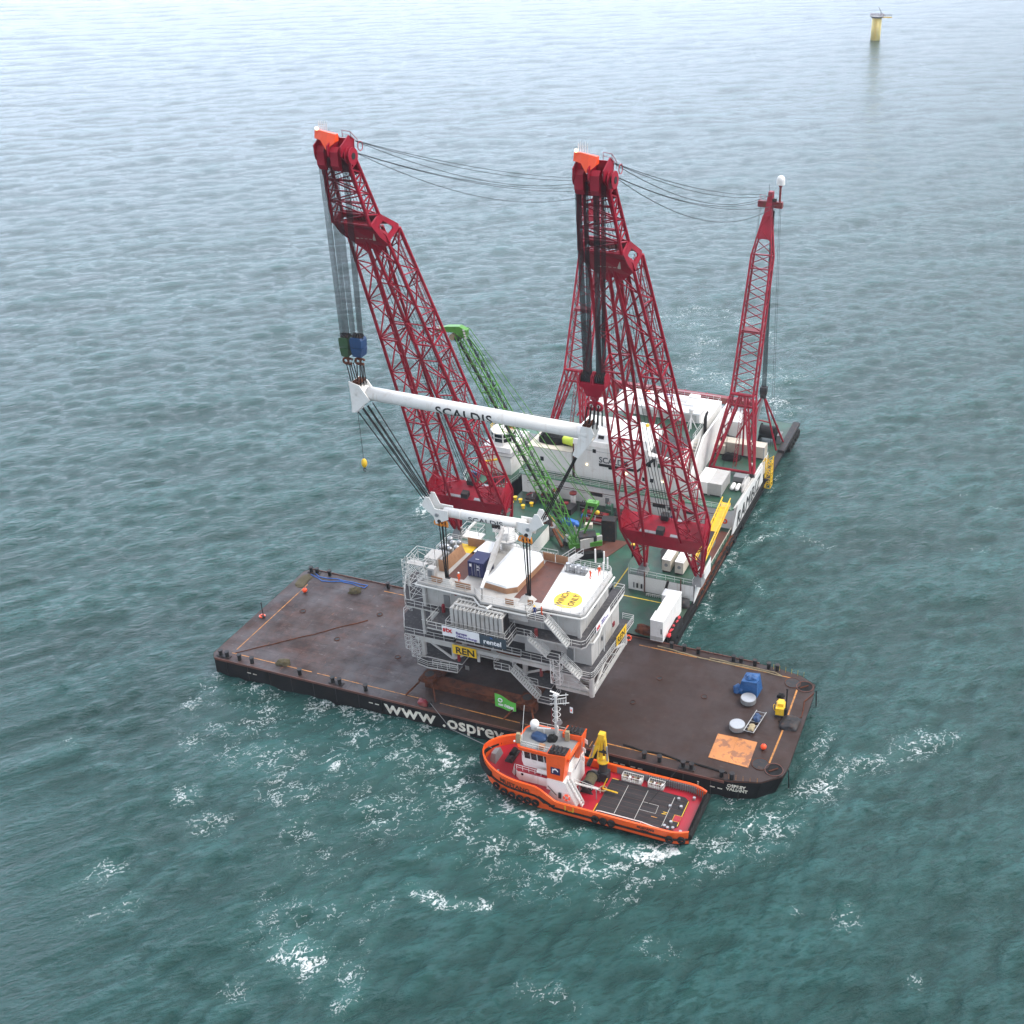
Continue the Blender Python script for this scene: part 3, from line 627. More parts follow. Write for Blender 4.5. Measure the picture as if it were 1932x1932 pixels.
p = bp(-45.2, -1.9); single(MB().tube(p, (p.x, p.y, DZ + 3.2), .08, 'dark', 6).tube((p.x, p.y, DZ), (p.x, p.y, DZ + .3), .25, 'dark', 8), 'light_post', 'thin dark post standing beside the lifebuoy at the left edge of the barge', 'post', p)
for x, y, lb in ((-43.0, 7.2, 'red ball buoy on the left end of the barge deck'), (43.6, -5.6, 'red ball buoy on the right end of the barge deck beside the orange plywood')):
    p = bp(x, y); g = thing('ball_buoy', lb, 'buoy', p, 'red ball buoys'); MB().ball((p.x, p.y, DZ + .45), .45, 'beacon').build('float', g, smooth=True); MB().torus((p.x, p.y, DZ + .95), .1, .03, 'dark', (1, 0, 0)).build('eye', g)
def rope(name, lb, pts, r, m, cat='rope', wig=0, grp=None):
    P = []
    for a, b in zip(pts[:-1], pts[1:]):
        a, b = Vector(a), Vector(b); n = max(1, int((b - a).length / 1.2))
        for i in range(n): P.append(a.lerp(b, i / n) + Vector((random.uniform(-wig, wig), random.uniform(-wig, wig), 0)))
    P.append(Vector(pts[-1])); return single(MB().path(P, r, m, 5), name, lb, cat, P[0], grp)
rope('wire_rope', 'long dark wire lying slantwise across the left half of the barge deck', [bp(-43.6, -11.8, DZ + .05), bp(-39, -7.6, DZ + .05), bp(-28, 3.4, DZ + .05)], .07, 'rustm', 'wire', .12)
rope('mooring_rope', 'bright blue mooring rope along the far left edge of the barge', [bp(-45, 12.6, DZ + .08), bp(-42, 11.2, DZ + .08), bp(-39, 12.2, DZ + .08), bp(-34, 12.0, DZ + .08), bp(-33.6, 12.6, DZ + .08), bp(-40, 12.7, DZ + .08), bp(-43.5, 12.0, DZ + .1), bp(-44.6, 13, DZ + .1)], .075, 'bright', 'rope', .25)
rope('mooring_rope', 'tan mooring rope laid out along the far right edge of the barge deck', [bp(21, 12.9, DZ + .06), bp(30, 12.2, DZ + .06), bp(38, 12.2, DZ + .06), bp(42.3, 12.0, DZ + .06), bp(41, 12.6, DZ + .06), bp(30, 12.7, DZ + .06)], .09, 'tan', 'rope', .1)
rope('fire_hose', 'thick black hose lying along the near right edge of the barge deck', [bp(24, -11.6, DZ + .1), bp(27, -11.9, DZ + .1), bp(30, -11.5, DZ + .1), bp(33, -12.1, DZ + .1), bp(36, -12.0, DZ + .1), bp(40, -12.3, DZ + .1)], .15, 'rubber', 'hose', .12)

# cradle the substation stood on
g = thing('transport_cradle', 'rusty brown steel cradle beams on the barge under the hanging substation', 'cradle', (0, -4, DZ))
for x0, x1, y0, y1, h in ((-10, 9, -9.4, -8.2, 1.5), (-10, 9, 1.0, 2.2, 1.5)): MB().box(x0, x1, y0, y1, DZ + .01, DZ + h, 'rustm').box(x0 - .05, x1 + .05, y0 - .4, y1 + .4, DZ + h, DZ + h + .08, 'rustm').build('beam', g)
for x in (-9.2, 7.6):
    mb = MB(); mb.box(x - .8, x + .8, -8.1, .9, DZ + .012, DZ + 1.3, 'rustm'); mb.box(x - 1.3, x + 1.3, -10.3, -7.5, DZ + 1.6, DZ + 2.1, 'rustm')
    mb.tube((x, -9, DZ + 2.0), (x, -9, DZ + 2.5), 1.0, 'rustm', 12); mb.tube((x, -9, DZ + 2.4), (x, -9, DZ + 2.52), .75, 'dark', 12); mb.build('saddle', g)
mb = MB()
for x in (-9.2, 7.6):
    for s in (-2.6, 2.6): mb.tube((x + s * .4, -10, DZ + 1.7), (x + s, -12.2, DZ + .05), .16, 'rustm', 6)
mb.build('brace', g)
mb = MB(); pts = []
N = 12
for i in range(N + 1):
    t = i / N; x = 2.9 + 3.5 * t; y = -10.6 + .15 * math.sin(6 * t); mb_top = 6.4 - 1.0 * t; sagb = 4.15 - .25 * math.sin(math.pi * t) - .05 * t
    pts.append((x, y, mb_top)); pts.append((x + .1, y - .25, sagb))
mb.add(pts, [(2 * i, 2 * i + 1, 2 * i + 3, 2 * i + 2) for i in range(N)], 'flaggreen')
mb.add([(x, y + .03, z_) for x, y, z_ in pts], [(2 * i, 2 * i + 2, 2 * i + 3, 2 * i + 1) for i in range(N)], 'flaggreen')
g = thing('banner_flag', 'bright green banner with white letters hanging over the rusty cradle', 'banner', (2.9, -10.6, 4.0))
mb.build('cloth', g)
text('DEME', .62, (4.6, -10.95, 4.55), (1, 0, -.2), (.05, .1, 1), 'banner', g, bold=.02)
MB().box(3.6, 4.4, -10.93, -10.9, 4.75, 4.87, 'banner').box(3.6, 4.4, -10.93, -10.9, 4.55, 4.67, 'banner').torus((3.9, -10.85, 5.5), .32, .08, 'banner', (0, 1, 0)).build('emblem', g)
# ------------------------------------------------------------------ substation topside hanging from the cranes
S = thing('offshore_substation', 'pale grey transformer platform with railed walkways and stairs hanging over the barge', 'substation', (1, -1, 4.5))
ZR, Z2, Z3, Z4 = 20.8, 16.4, 11.0, 7.4
mb = MB()   # upper block walls
mb.box(-10.6, 15.1, -5.6, 6.0, Z2, ZR - .35, 'greyw')
mb.box(.2, 7.6, -7.4, -5.59, Z2 + 2.0, ZR - .36, 'greyw')
mb.box(-10.9, -10.5, -6.0, -5.3, Z2, ZR, 'greyw'); mb.box(14.85, 15.35, -5.95, -5.4, Z2, ZR - .3, 'greyw')
for x in (-8.5, -6.2, -3.6, 8.9, 11.6): mb.box(x, x + .06, -5.66, -5.6, Z2, ZR - .5, 'railm')
for y in (-3, -.4, 2.2, 4.6): mb.box(15.1, 15.16, y, y + .06, Z2, ZR - .5, 'railm')
mb.build('upper_wall', S)
mb = MB()   # lower block walls
mb.box(5.6, 16.6, -4.9, 6.6, Z3 + .02, Z2 - .1, 'greyw'); mb.box(-11.6, 5.7, -3.2, 6.4, Z3 + .02, Z2 - .12, 'greyw')
for x in (8.2, 10.8, 13.5): mb.box(x, x + .07, -4.97, -4.9, Z3, Z2 - .1, 'railm')
for y in (-2.2, .6, 3.4): mb.box(16.6, 16.67, y, y + .07, Z3, Z2 - .1, 'railm')
mb.build('lower_wall', S)
mb = MB()   # wall fittings
for x, z0 in ((-7.4, 17.6), (9.4, 17.4), (12.6, 12.2)): mb.box(x, x + 1.0, -5.72 if z0 > 17 else -5.02, -5.58 if z0 > 17 else -4.88, z0 - .9, z0 + 1.2, 'grey')
for x in (-5.4, -2.2, 10.4): mb.box(x, x + .3, -5.78, -5.6, 19.2, 19.4, 'dred')
mb.box(15.1, 15.3, 0, .8, 18, 18.6, 'grey'); mb.box(16.6, 16.8, -1, -.2, 13, 13.7, 'grey'); mb.box(16.6, 16.78, 3.6, 4.4, 12.4, 13.1, 'dred')
mb.build('wall_box', S)
mb = MB()   # roof
ro = [(-11.4, -6.3), (-1.4, -6.5), (.2, -7.9), (7.6, -7.9), (9.2, -6.4), (15.5, -6.2), (15.9, -5.6), (16.0, 5.6), (15.5, 6.3), (-12.6, 6.3), (-12.6, 2.0), (-11.6, 2.0)]
mb.prism(ro, ZR - .35, ZR, 'greyw'); mb.build('roof', S)
mb = MB(); z = ZR + .006
mb.add([(x, y, z) for x, y in ((9.0, -5.9), (15.2, -5.7), (15.3, 5.9), (8.1, 5.9))], [(0, 1, 2, 3)], 'roofwhite'); mb.build('roof_panel', S)
mb = MB()
mb.add([(x, y, z) for x, y in ((-7.7, -3.8), (-4.8, -3.6), (-4.9, 5.7), (-7.3, 5.7))], [(0, 1, 2, 3)], 'brown')
mb.add([(x, y, z) for x, y in ((4.4, -5.3), (8.9, -5.3), (8.0, 5.7), (4.9, 5.7))], [(0, 1, 2, 3)], 'brown'); mb.build('roof_lining', S, 'red-brown roof lining between the boards')
mb = MB(); mb.add([(x, y, z) for x, y in ((-10.2, 3.4), (-6.9, 3.6), (-7.0, 5.9), (-10.6, 5.9))], [(0, 1, 2, 3)], 'yellow'); mb.build('roof_marking', S, 'yellow painted patch at the far left of the roof')
mb = MB(); mb.disc((12.3, -3.2, ZR + .01), 2.15, .008, 'yellow', 40)
mb.build('winch_circle', S, 'yellow circle lettered WINCH ONLY')
text('WINCH', 1.35, (11.75, -5.0, ZR + .03), (.02, 1, 0), (-1, .02, 0), 'lblack', S, sx=.86)
text('ONLY', 1.35, (13.55, -4.5, ZR + .03), (.02, 1, 0), (-1, .02, 0), 'lblack', S, sx=.82)
# gutter pipe round the roof edge
mb = MB(); gp = [(-11.6, 2, 20.35), (-11.6, -6.6, 20.35), (-1.6, -6.75, 20.3), (.1, -8.1, 20.1), (7.7, -8.1, 20.1), (9.3, -6.75, 20.3), (15.6, -6.45, 20.3), (16.15, -5.7, 20.3), (16.25, 5.7, 20.3)]
mb.path(gp, .16, 'railm', 8); mb.build('gutter_pipe', S)
mb = MB(); mb.path([(16.9, 7.6, 16.0), (16.95, -1.5, 16.0), (17.0, -3.0, 15.4), (17.0, -5.2, 15.4), (12.5, -5.3, 15.3)], .17, 'railm', 8); mb.path([(16.9, -.8, 16), (17, -.8, 11)], .1, 'railm', 6); mb.path([(13.9, -5.1, 15.2), (13.9, -5.1, 11.2)], .09, 'railm', 6); mb.build('drain_pipe', S)
# walkway decks
mb = MB()
def deckp(pts, z0, th=.3):
    mb.prism(pts, z0 - th, z0 - .02, 'greyw'); mb.prism([(x * .999, y * .999) for x, y in pts], z0 - .018, z0, 'grating')
deckp([(-13.3, -7.0), (-7.6, -7.0), (-7.6, -11.0), (5.9, -11.0), (5.9, -8.0), (16.3, -8.0), (16.8, -7.4), (17.0, 8.2), (15.0, 8.2), (15.0, -5.4), (-10.5, -5.4), (-10.5, 2.2), (-17, 2.2), (-17, -.6), (-15.2, -4.2)], Z2)
mb.build('upper_walkway', S)
mb = MB()
deckp([(-14.2, -7.0), (-5.6, -6.8), (-5.6, -6.0), (5.6, -6.0), (5.6, -6.6), (12.6, -6.6), (12.6, -7.9), (17.6, -7.9), (17.9, -7.4), (18.5, 8.2), (16.4, 8.2), (16.4, -4.8), (5.6, -4.8), (5.6, -3.2), (-11.5, -3.2), (-11.5, 3), (-17, 3), (-16.8, -2.6)], Z3)
mb.build('lower_walkway', S)
mb = MB()
deckp([(-11.4, -8.6), (-9.4, -9.0), (-4.4, -8.6), (-4.4, -7.0), (-11.4, -7.0)], 7.0, .25); deckp([(-12, -7.0), (-4.4, -7.0), (-4.4, -3), (-12, -3)], Z4, .25)
deckp([(2.0, -8.6), (4.7, -8.6), (4.7, -6.2), (2.0, -6.2)], 9.6, .25); deckp([(9.0, -8.5), (11.4, -8.5), (11.4, -5.0), (9.0, -5.0)], 5.0, .25)
deckp([(10.9, -8.7), (13.1, -8.7), (13.1, -6.7), (10.9, -6.7)], 13.8, .2); deckp([(8.2, -8.9), (10.9, -8.9), (10.9, -6.2), (8.2, -6.2)], 20.3, .2)
deckp([(5.4, -7.2), (10.8, -7.2), (10.8, -4.0), (5.4, -4.0)], 6.9, .2)
mb.build('landing', S)
# bottom girders and columns
mb = MB()
for x0, x1, y0, y1 in ((-12.4, 17.6, -6.9, -6.4), (-12.4, 17.9, 6.4, 6.9)): mb.box(x0, x1, y0, y1, Z3 - 1.0, Z3 - .31, 'greyw')
for x in (-12.3, -4.6, .4, 5.8, 11.6, 17.0): mb.box(x, x + .45, -6.3, 6.4, Z3 - .95, Z3 - .33, 'greyw')
mb.box(11.6, 17.6, -7.2, -6.9, Z4 - .25, Z4 + .2, 'greyw'); mb.box(17.3, 17.7, -7.2, 7.4, Z4 - .25, Z4 + .2, 'greyw'); mb.box(11.5, 11.9, -6.9, 5, Z4 - .25, Z4 + .2, 'greyw')
for y in (-4.6, -2, .6, 3.2): mb.box(11.9, 17.3, y, y + .25, Z4 - .2, Z4 + .15, 'greyw')
mb.build('girder', S)
for x, y, z0 in ((-11.2, -6.6, 6.9), (-6.2, -6.0, 7.2), (5.7, -5.4, 7.0), (11.7, -6.6, Z4), (-11.2, 5.6, 7), (5.7, 5.6, 7), (17.4, -7.0, Z4 - .3), (17.4, 6.8, Z4 - .2)):
    MB().tube((x, y, z0), (x, y, Z3 - .3), .42, 'greyw', 14).build('column', S)
for x, z0, z1, y in ((-11.35, Z3, Z2 - .3, -6.2), (-12.6, Z3, Z2, -1.0), (-10.75, Z2, ZR - .35, -6.25)):
    MB().box(x, x + .5, y, y + .5, z0, z1, 'greyw').box(x - .05, x + .55, y - .04, y + .54, z0 + (z1 - z0) * .5, z0 + (z1 - z0) * .5 + .1, 'railm').build('column', S)
mb = MB()
for a, b in (((-11, -6.5, Z3 - .5), (-6.4, -6.2, 7.4)), ((-6.2, -6.2, 7.4), (-1.8, -6.4, Z3 - .5)), ((5.7, -5.4, 7.2), (11.5, -6.2, Z3 - .6)), ((11.8, -6.7, Z3 - .5), (17.2, -6.9, Z4 + .2)), ((1, -6.2, Z3 - .5), (5.6, -5.5, 7.4)), ((17.4, -6.6, Z4), (17.4, 0, Z3 - .4)), ((17.4, 6.6, Z4), (17.4, 0, Z3 - .4)), ((11.7, -6.6, Z4), (11.7, 0, Z3 - .5))): mb.tube(a, b, .2, 'greyw', 8)
mb.build('brace', S)
mb = MB(); mb.box(-1.9, -1.4, -6.6, -6.2, 8.2, Z3 - .8, 'greyw'); mb.box(3.8, 4.3, -6.6, -6.2, 8.0, Z3 - .8, 'greyw'); mb.box(-1.5, 4, -6.55, -6.35, 9.3, 9.45, 'greyw'); mb.box(-1.5, 4, -6.55, -6.35, 10, 10.1, 'greyw')
mb.slab([(-4.6, -6.5, Z3 - .8), (-1.4, -6.5, Z3 - .8), (-1.4, -6.5, 8.2), (-2.2, -6.5, 9.6)], (0, .3, 0), 'greyw'); mb.build('gusset', S)
mb = MB(); mb.hexa([(11.9, -6.85, Z4 + .2), (17.1, -6.85, Z4 + .2), (17.1, -6.6, Z4 + .2), (11.9, -6.6, Z4 + .2)], [(11.9, -6.85, Z3 - 1), (14.2, -6.85, Z3 - 1), (14.2, -6.6, Z3 - 1), (11.9, -6.6, Z3 - 1)], 'greyw'); mb.build('gusset', S)
# underside (cable deck) block
MB().box(-9.5, 5.2, -2.5, 5.6, Z3 - 1.6, Z3 - 1.0, 'grey').build('cable_deck', S)
# radiators
g = MB(); n = 12
for i in range(n):
    x = -4.2 + i * .73; g.box(x, x + .56, -9.6, -7.0, Z2 + .1, 19.7, 'greyw'); g.box(x + .05, x + .5, -9.64, -9.6, Z2 + .2, 19.5, 'greyw')
g.box(-4.1, 4.4, -9.2, -7.1, Z2 + .2, 19.5, 'dark')
rad = g.build('radiator_bank', S, 'pale ribbed radiator bank behind the banners')
mb = MB(); mb.tube((-3.9, -8.7, 19.95), (4.2, -8.7, 19.95), .2, 'greyw', 8); mb.tube((-3.9, -7.4, 19.95), (4.2, -7.4, 19.95), .15, 'greyw', 8)
for x in np.linspace(-3.8, 4.0, 14): mb.box(x, x + .1, -9.5, -6.4, 19.85, 19.95, 'railm')
mb.tube((1.6, -8.8, 20.4), (2.6, -6.0, 20.5), .2, 'white', 8); mb.build('header_pipe', rad)
# railings
mb = MB(); rm = 'railm'
mb.rail([(-13.3, -7.0, Z2), (-7.6, -7.0, Z2), (-7.6, -11.0, Z2), (5.9, -11.0, Z2), (5.9, -8.0, Z2), (8.4, -8.0, Z2)], rm)
mb.rail([(13.2, -8.0, Z2), (16.3, -8.0, Z2), (16.8, -7.4, Z2), (17.0, 8.2, Z2), (15.2, 8.2, Z2)], rm)
mb.rail([(-13.3, -7.0, Z2), (-15.2, -4.2, Z2), (-17, -.6, Z2), (-17, 2.2, Z2)], rm, mids=(.33, .66))
mb.rail([(-4.9, -9.9, Z2), (-4.9, -6.2, Z2)], rm); mb.rail([(4.9, -9.9, Z2), (4.9, -6.5, Z2)], rm); mb.rail([(-4.9, -9.95, Z2), (4.9, -9.95, Z2)], rm)
mb.build('railing', S)
mb = MB()
mb.rail([(-17, 3, Z3), (-16.8, -2.6, Z3), (-14.2, -7.0, Z3), (-5.6, -6.8, Z3), (-5.6, -6.2, Z3), (5.6, -6.2, Z3), (5.6, -6.6, Z3), (12.6, -6.6, Z3)], rm)
mb.rail([(13.0, -7.9, Z3), (17.6, -7.9, Z3), (17.9, -7.4, Z3), (18.5, 8.2, Z3), (16.6, 8.2, Z3)], rm, mids=(.35, .7))
mb.rail([(11.9, -7.1, Z4 + .2), (17.3, -7.1, Z4 + .2)], rm, h=1.3, mids=(.5,)); mb.rail([(17.6, -7.1, Z4 + .2), (17.6, 7.3, Z4 + .2)], rm, mids=(.5,))
mb.build('railing', S)
mb = MB()
mb.rail([(-11.4, -7.0, 7), (-11.4, -8.6, 7), (-9.4, -9.0, 7), (-4.4, -8.6, 7)], rm, mids=(.33, .66)); mb.rail([(-8.8, -8.4, 7), (-4.6, -8.0, 7)], rm, mids=(.33, .66)); mb.rail([(2.0, -6.4, 9.6), (2.0, -8.6, 9.6), (4.6, -8.6, 9.6)], rm)
mb.rail([(9.0, -8.5, 5.0), (11.4, -8.5, 5.0), (11.4, -5.2, 5.0)], rm); mb.rail([(10.9, -8.7, 13.8), (13.1, -8.7, 13.8)], rm); mb.rail([(8.2, -6.2, 20.3), (8.2, -8.9, 20.3), (10.9, -8.9, 20.3)], rm, mids=(.33, .66))
mb.rail([(5.4, -7.2, 6.9), (8.6, -7.2, 6.9)], rm); mb.rail([(5.4, -4.0, 6.9), (5.4, -7.2, 6.9)], rm)
mb.build('railing', S)
mb = MB()
mb.rail([(-11.3, -6.2, ZR), (-1.5, -6.35, ZR), (.3, -7.8, ZR), (7.5, -7.8, ZR), (8.1, -6.9, ZR)], rm, mids=(.35, .7))
mb.rail([(11.2, -6.2, ZR), (15.3, -6.1, ZR), (15.8, -5.5, ZR), (15.9, 5.5, ZR), (15.3, 6.2, ZR), (7.2, 6.2, ZR)], rm, mids=(.35, .7))
mb.rail([(5.5, 6.4, ZR), (-12.5, 6.3, ZR), (-12.6, 2.0, ZR)], rm, mids=(.35, .7)); mb.build('railing', S)
# stairs
def st(top, bot, wv, nm='stairs'): MB().stairs(top, bot, wv, 'railm', 'railm').build(nm, S)
st((10.9, -8.8, 20.3), (14.4, -8.8, Z2), (0, 1.0, 0)); st((8.1, -8.9, Z2), (10.95, -8.7, 13.8), (0, 1.0, 0)); st((13.0, -8.7, 13.8), (16.2, -8.7, Z3), (0, 1.0, 0)); st((4.6, -8.5, 9.6), (9.1, -8.4, 5.0), (0, 1.1, 0))
# ladder cages left
def cage(x, y, z0, z1, nm='ladder_cage', r=.55):
    mb = MB()
    for s in (-.25, .25): mb.tube((x + s, y, z0), (x + s, y, z1), .035, 'railm', 4)
    for k in range(int((z1 - z0) / .3)): mb.tube((x - .25, y, z0 + k * .3), (x + .25, y, z0 + k * .3), .025, 'railm', 4)
    for k in range(int((z1 - z0) / .8)): mb.torus((x, y - .4, z0 + .8 * k + 1), r, .035, 'railm', nu=10, nv=4)
    for t in (-2.6, -1.6, -.5): mb.tube((x + r * math.cos(t), y - .4 + r * math.sin(t), z0 + 1), (x + r * math.cos(t), y - .4 + r * math.sin(t), z1), .03, 'railm', 4)
    mb.build(nm, S)
cage(-15.6, -2.2, Z2, ZR + 1); cage(-16.3, -1.4, Z3, Z2 + .8); cage(-13.6, -6.6, Z4, Z3)
# left stair tower frame and scaffold
mb = MB(); mb.truss([(-13.4, -5.6, Z2), (-10.4, -5.7, Z2), (-10.4, -2.2, Z2), (-13.4, -2.2, Z2)], [(-13.4, -5.6, 23.4), (-10.4, -5.7, 23.6), (-10.4, -2.2, 23.6), (-13.4, -2.2, 23.4)], 5, .06, .04, 'railm', sides=4, style='h')
mb.rail([(-13.4, -5.6, 23.2), (-10.4, -5.7, 23.2), (-10.4, -2.2, 23.2), (-13.4, -2.2, 23.2)], 'railm', closed=True); mb.box(-13.4, -10.4, -5.6, -4.4, 23.1, 23.2, 'greyw')
mb.stairs((-13, -5.0, 23.1), (-10.6, -5.0, 20.9), (0, .8, 0), 'railm', 'railm'); mb.stairs((-13, -3.6, 18.8), (-10.7, -3.6, Z2), (0, .8, 0), 'railm', 'railm'); mb.build('stair_tower', S)
mb = MB(); mb.truss([(-13.0, -7.4, 7), (-11.6, -7.4, 7), (-11.6, -6.0, 7), (-13.0, -6.0, 7)], [(-13.0, -7.4, Z3), (-11.6, -7.4, Z3), (-11.6, -6.0, Z3), (-13.0, -6.0, Z3)], 5, .05, .035, 'railm', sides=4, style='h'); mb.build('stair_tower', S)
mb = MB(); mb.truss([(11.2, -8.0, 8.6), (12.7, -8.0, 8.6), (12.7, -6.9, 8.6), (11.2, -6.9, 8.6)], [(11.2, -8.0, 13.7), (12.7, -8.0, 13.7), (12.7, -6.9, 13.7), (11.2, -6.9, 13.7)], 4, .07, .04, 'white', sides=4, style='h'); mb.build('stair_tower', S)
# banners and signs fixed to the rails
y = -11.12
mb = MB(); N = 14; pts = []
for i in range(N + 1):
    x = -4.9 + 6.2 * i / N; pts += [(x, y + .03 * math.sin(i * 1.7), Z2 + 1.0), (x, y - .04 * math.sin(i * 1.3), Z2 - .75)]
mb.add(pts, [(2 * i, 2 * i + 1, 2 * i + 3, 2 * i + 2) for i in range(N)], 'banner'); b_ = mb.build('banner', S, 'white banner with red lettering on the front rail')
text('stx', 1.25, (-4.75, y - .08, Z2 + .02), (1, 0, 0), (0, 0, 1), 'lred', b_, bold=.035, loc=S['_base'])
text('Europe', .62, (-2.55, y - .08, Z2 + .02), (1, 0, 0), (0, 0, 1), 'lpurp', b_, bold=.015, loc=S['_base'])
text('Offshore Energy', .52, (-2.55, y - .08, Z2 - .52), (1, 0, 0), (0, 0, 1), 'lpurp', b_, bold=.008, loc=S['_base'])
mb = MB(); mb.box(1.35, 5.7, y - .03, y, Z2 - .85, Z2 + .9, 'slate'); b_ = mb.build('banner', S, 'dark slate banner with white lettering on the front rail')
text('rentel', 1.15, (1.95, y - .06, Z2 - .5), (1, 0, 0), (0, 0, 1), 'banner', b_, bold=.025, loc=S['_base'], sx=1.08)
mb = MB(); mb.tube((3.1, y - .05, Z2 + .5), (3.5, y - .05, Z2 + .8), .03, 'bright', 4).tube((3.5, y - .05, Z2 + .5), (3.1, y - .05, Z2 + .8), .03, 'bright', 4); mb.build('emblem', b_)
mb = MB(); mb.box(-5.8, -1.7, -7.12, -7.06, 9.2, 10.9, 'yellow'); b_ = mb.build('name_board', S, 'yellow board lettered REN under the front walkway')
text('REN', 1.7, (-5.3, -7.16, 9.45), (1, 0, 0), (0, 0, 1), 'lblack', b_, bold=.03, loc=S['_base'], sx=1.05)
mb = MB(); mb.slab([(18.35, .9, 11.0), (18.45, 4.9, 11.0), (18.45, 4.9, 12.7), (18.35, .9, 12.7)], (.05, 0, 0), 'yellow'); b_ = mb.build('name_board', S, 'yellow board lettered REN on the right lower rail')
text('REN', 1.6, (18.42, 1.2, 11.25), (.02, 1, 0), (0, 0, 1), 'lblack', b_, bold=.03, loc=S['_base'], sx=1.0)
mb = MB(); mb.slab([(16.98, -3.9, Z2 + .0), (17.02, 1.6, Z2 + .0), (17.02, 1.6, Z2 + 1.35), (16.98, -3.9, Z2 + 1.35)], (.04, 0, 0), 'banner'); b_ = mb.build('banner', S, 'white banner on the right walkway rail')
text('stx', 1.05, (17.06, -3.7, Z2 + .3), (0, 1, 0), (0, 0, 1), 'lred', b_, bold=.03, loc=S['_base'])
text('Europe', .45, (17.06, -1.8, Z2 + .65), (0, 1, 0), (0, 0, 1), 'lpurp', b_, bold=.01, loc=S['_base'])
text('Offshore Energy', .4, (17.06, -1.8, Z2 + .2), (0, 1, 0), (0, 0, 1), 'lpurp', b_, bold=.005, loc=S['_base'])
# pedestal crane at the far edge with its boom laid over the roof
ped = MB().tube((-2.8, 7.6, 15), (-2.8, 7.6, 21.6), 1.0, 'white', 14).build('crane_pedestal', S)
mb = MB(); c8 = [(-2.8 + 2.4 * math.cos(t), 7.6 + 2.4 * math.sin(t)) for t in [R(22.5 + 45 * i) for i in range(8)]]
mb.prism(c8, 19.9, 20.05, 'white'); mb.rail([(x, y, 20.05) for x, y in c8], 'railm', closed=True, mids=(.35, .7)); mb.prism([(-2.8 + (x + 2.8) * .8, 7.6 + (y - 7.6) * .8) for x, y in c8], 22.4, 22.5, 'white'); mb.rail([(-2.8 + (x + 2.8) * .8, 7.6 + (y - 7.6) * .8, 22.5) for x, y in c8], 'railm', closed=True, mids=(.35, .7)); mb.build('crane_gallery', S)
MB().box(-5.6, -4.2, 8.1, 9.6, 22.6, 24.4, 'white').box(-5.65, -4.15, 8.0, 8.1, 23.4, 24.2, 'glass').build('crane_cab', S)
mb = MB(); mb.truss([(-3.5, 6.6, 22.5), (-2.1, 6.6, 22.5), (-2.1, 9.0, 22.5), (-3.5, 9.0, 22.5)], [(-3.4, 7.2, 25.6), (-2.2, 7.2, 25.6), (-2.2, 8.4, 25.6), (-3.4, 8.4, 25.6)], 3, .09, .06, 'white'); mb.box(-3.7, -2, 6.8, 8.8, 22.4, 23.6, 'white'); mb.build('crane_frame', S)
mb = MB(); pa, pm, pb = Vector((-3.0, 6.6, 24.4)), Vector((-1.6, 0.5, 23.6)), Vector((.1, -7.2, 22.6))
def boxbeam(mb, a, b, w0, h0, w1, h1, m):
    a, b = Vector(a), Vector(b); d = (b - a).normalized(); s = d.cross(Vector((0, 0, 1))).normalized(); u = s.cross(d)
    q = lambda c, w_, h_: [c - s * w_ / 2 - u * h_ / 2, c + s * w_ / 2 - u * h_ / 2, c + s * w_ / 2 + u * h_ / 2, c - s * w_ / 2 + u * h_ / 2]
    A, B = q(a, w0, h0), q(b, w1, h1); return mb.add(A + B, [(3, 2, 1, 0), (4, 5, 6, 7), (0, 1, 5, 4), (1, 2, 6, 5), (2, 3, 7, 6), (3, 0, 4, 7)], m)
boxbeam(mb, pa, pm, .5, .6, .6, 1.2, 'greyw'); boxbeam(mb, pm, pb.lerp(pm, .5), .6, 1.2, .5, .5, 'greyw'); boxbeam(mb, pb.lerp(pm, .5), pb, .42, .42, .38, .38, 'white'); mb.build('crane_boom', S)
mb = MB(); mb.tube(pb, (.1, -7.6, 17.6), .03, 'rope', 4).tube(pb + Vector((.15, 0, 0)), (.25, -7.6, 17.6), .03, 'rope', 4); mb.box(-.05, .35, -7.8, -7.4, 17.0, 17.6, 'yellow'); mb.tube((.15, -7.6, 16.6), (.15, -7.6, 17.1), .12, 'lred', 6); mb.build('crane_hook', S)
# boat-landing style cable tray at far right
mb = MB(); mb.box(-1.2, 6.0, 6.4, 7.6, ZR - .3, ZR - .1, 'railm'); 
for k in range(14): mb.tube((-1 + k * .5, 6.5, ZR), (-.7 + k * .5, 7.6, ZR + .5), .05, 'railm', 4)
mb.rail([(-1.2, 7.6, ZR - .1), (6, 7.6, ZR - .1)], 'railm'); mb.build('cable_tray', S)
mb = MB(); mb.rail([(7.2, 6.3, ZR), (8.2, 9.4, ZR)], 'railm', mids=(.5,)); mb.rail([(8.6, 6.3, ZR), (9.6, 9.4, ZR)], 'railm'); mb.prism([(7.2, 6.3), (8.6, 6.3), (9.6, 9.4), (8.2, 9.4)], ZR - .2, ZR, 'greyw'); mb.build('access_bridge', S)
mb = MB()
for x, y, h in ((13.2, 5.6, 4.0), (14.6, 5.7, 3.8), (15.6, 4.6, 3.6), (15.4, 3.4, 3.4)): mb.tube((x, y, ZR), (x, y, ZR + 1.6), .05, 'grey', 5); mb.tube((x, y, ZR + 1.6), (x, y, ZR + h), .13, 'white', 6)
mb.build('whip_antenna', S)
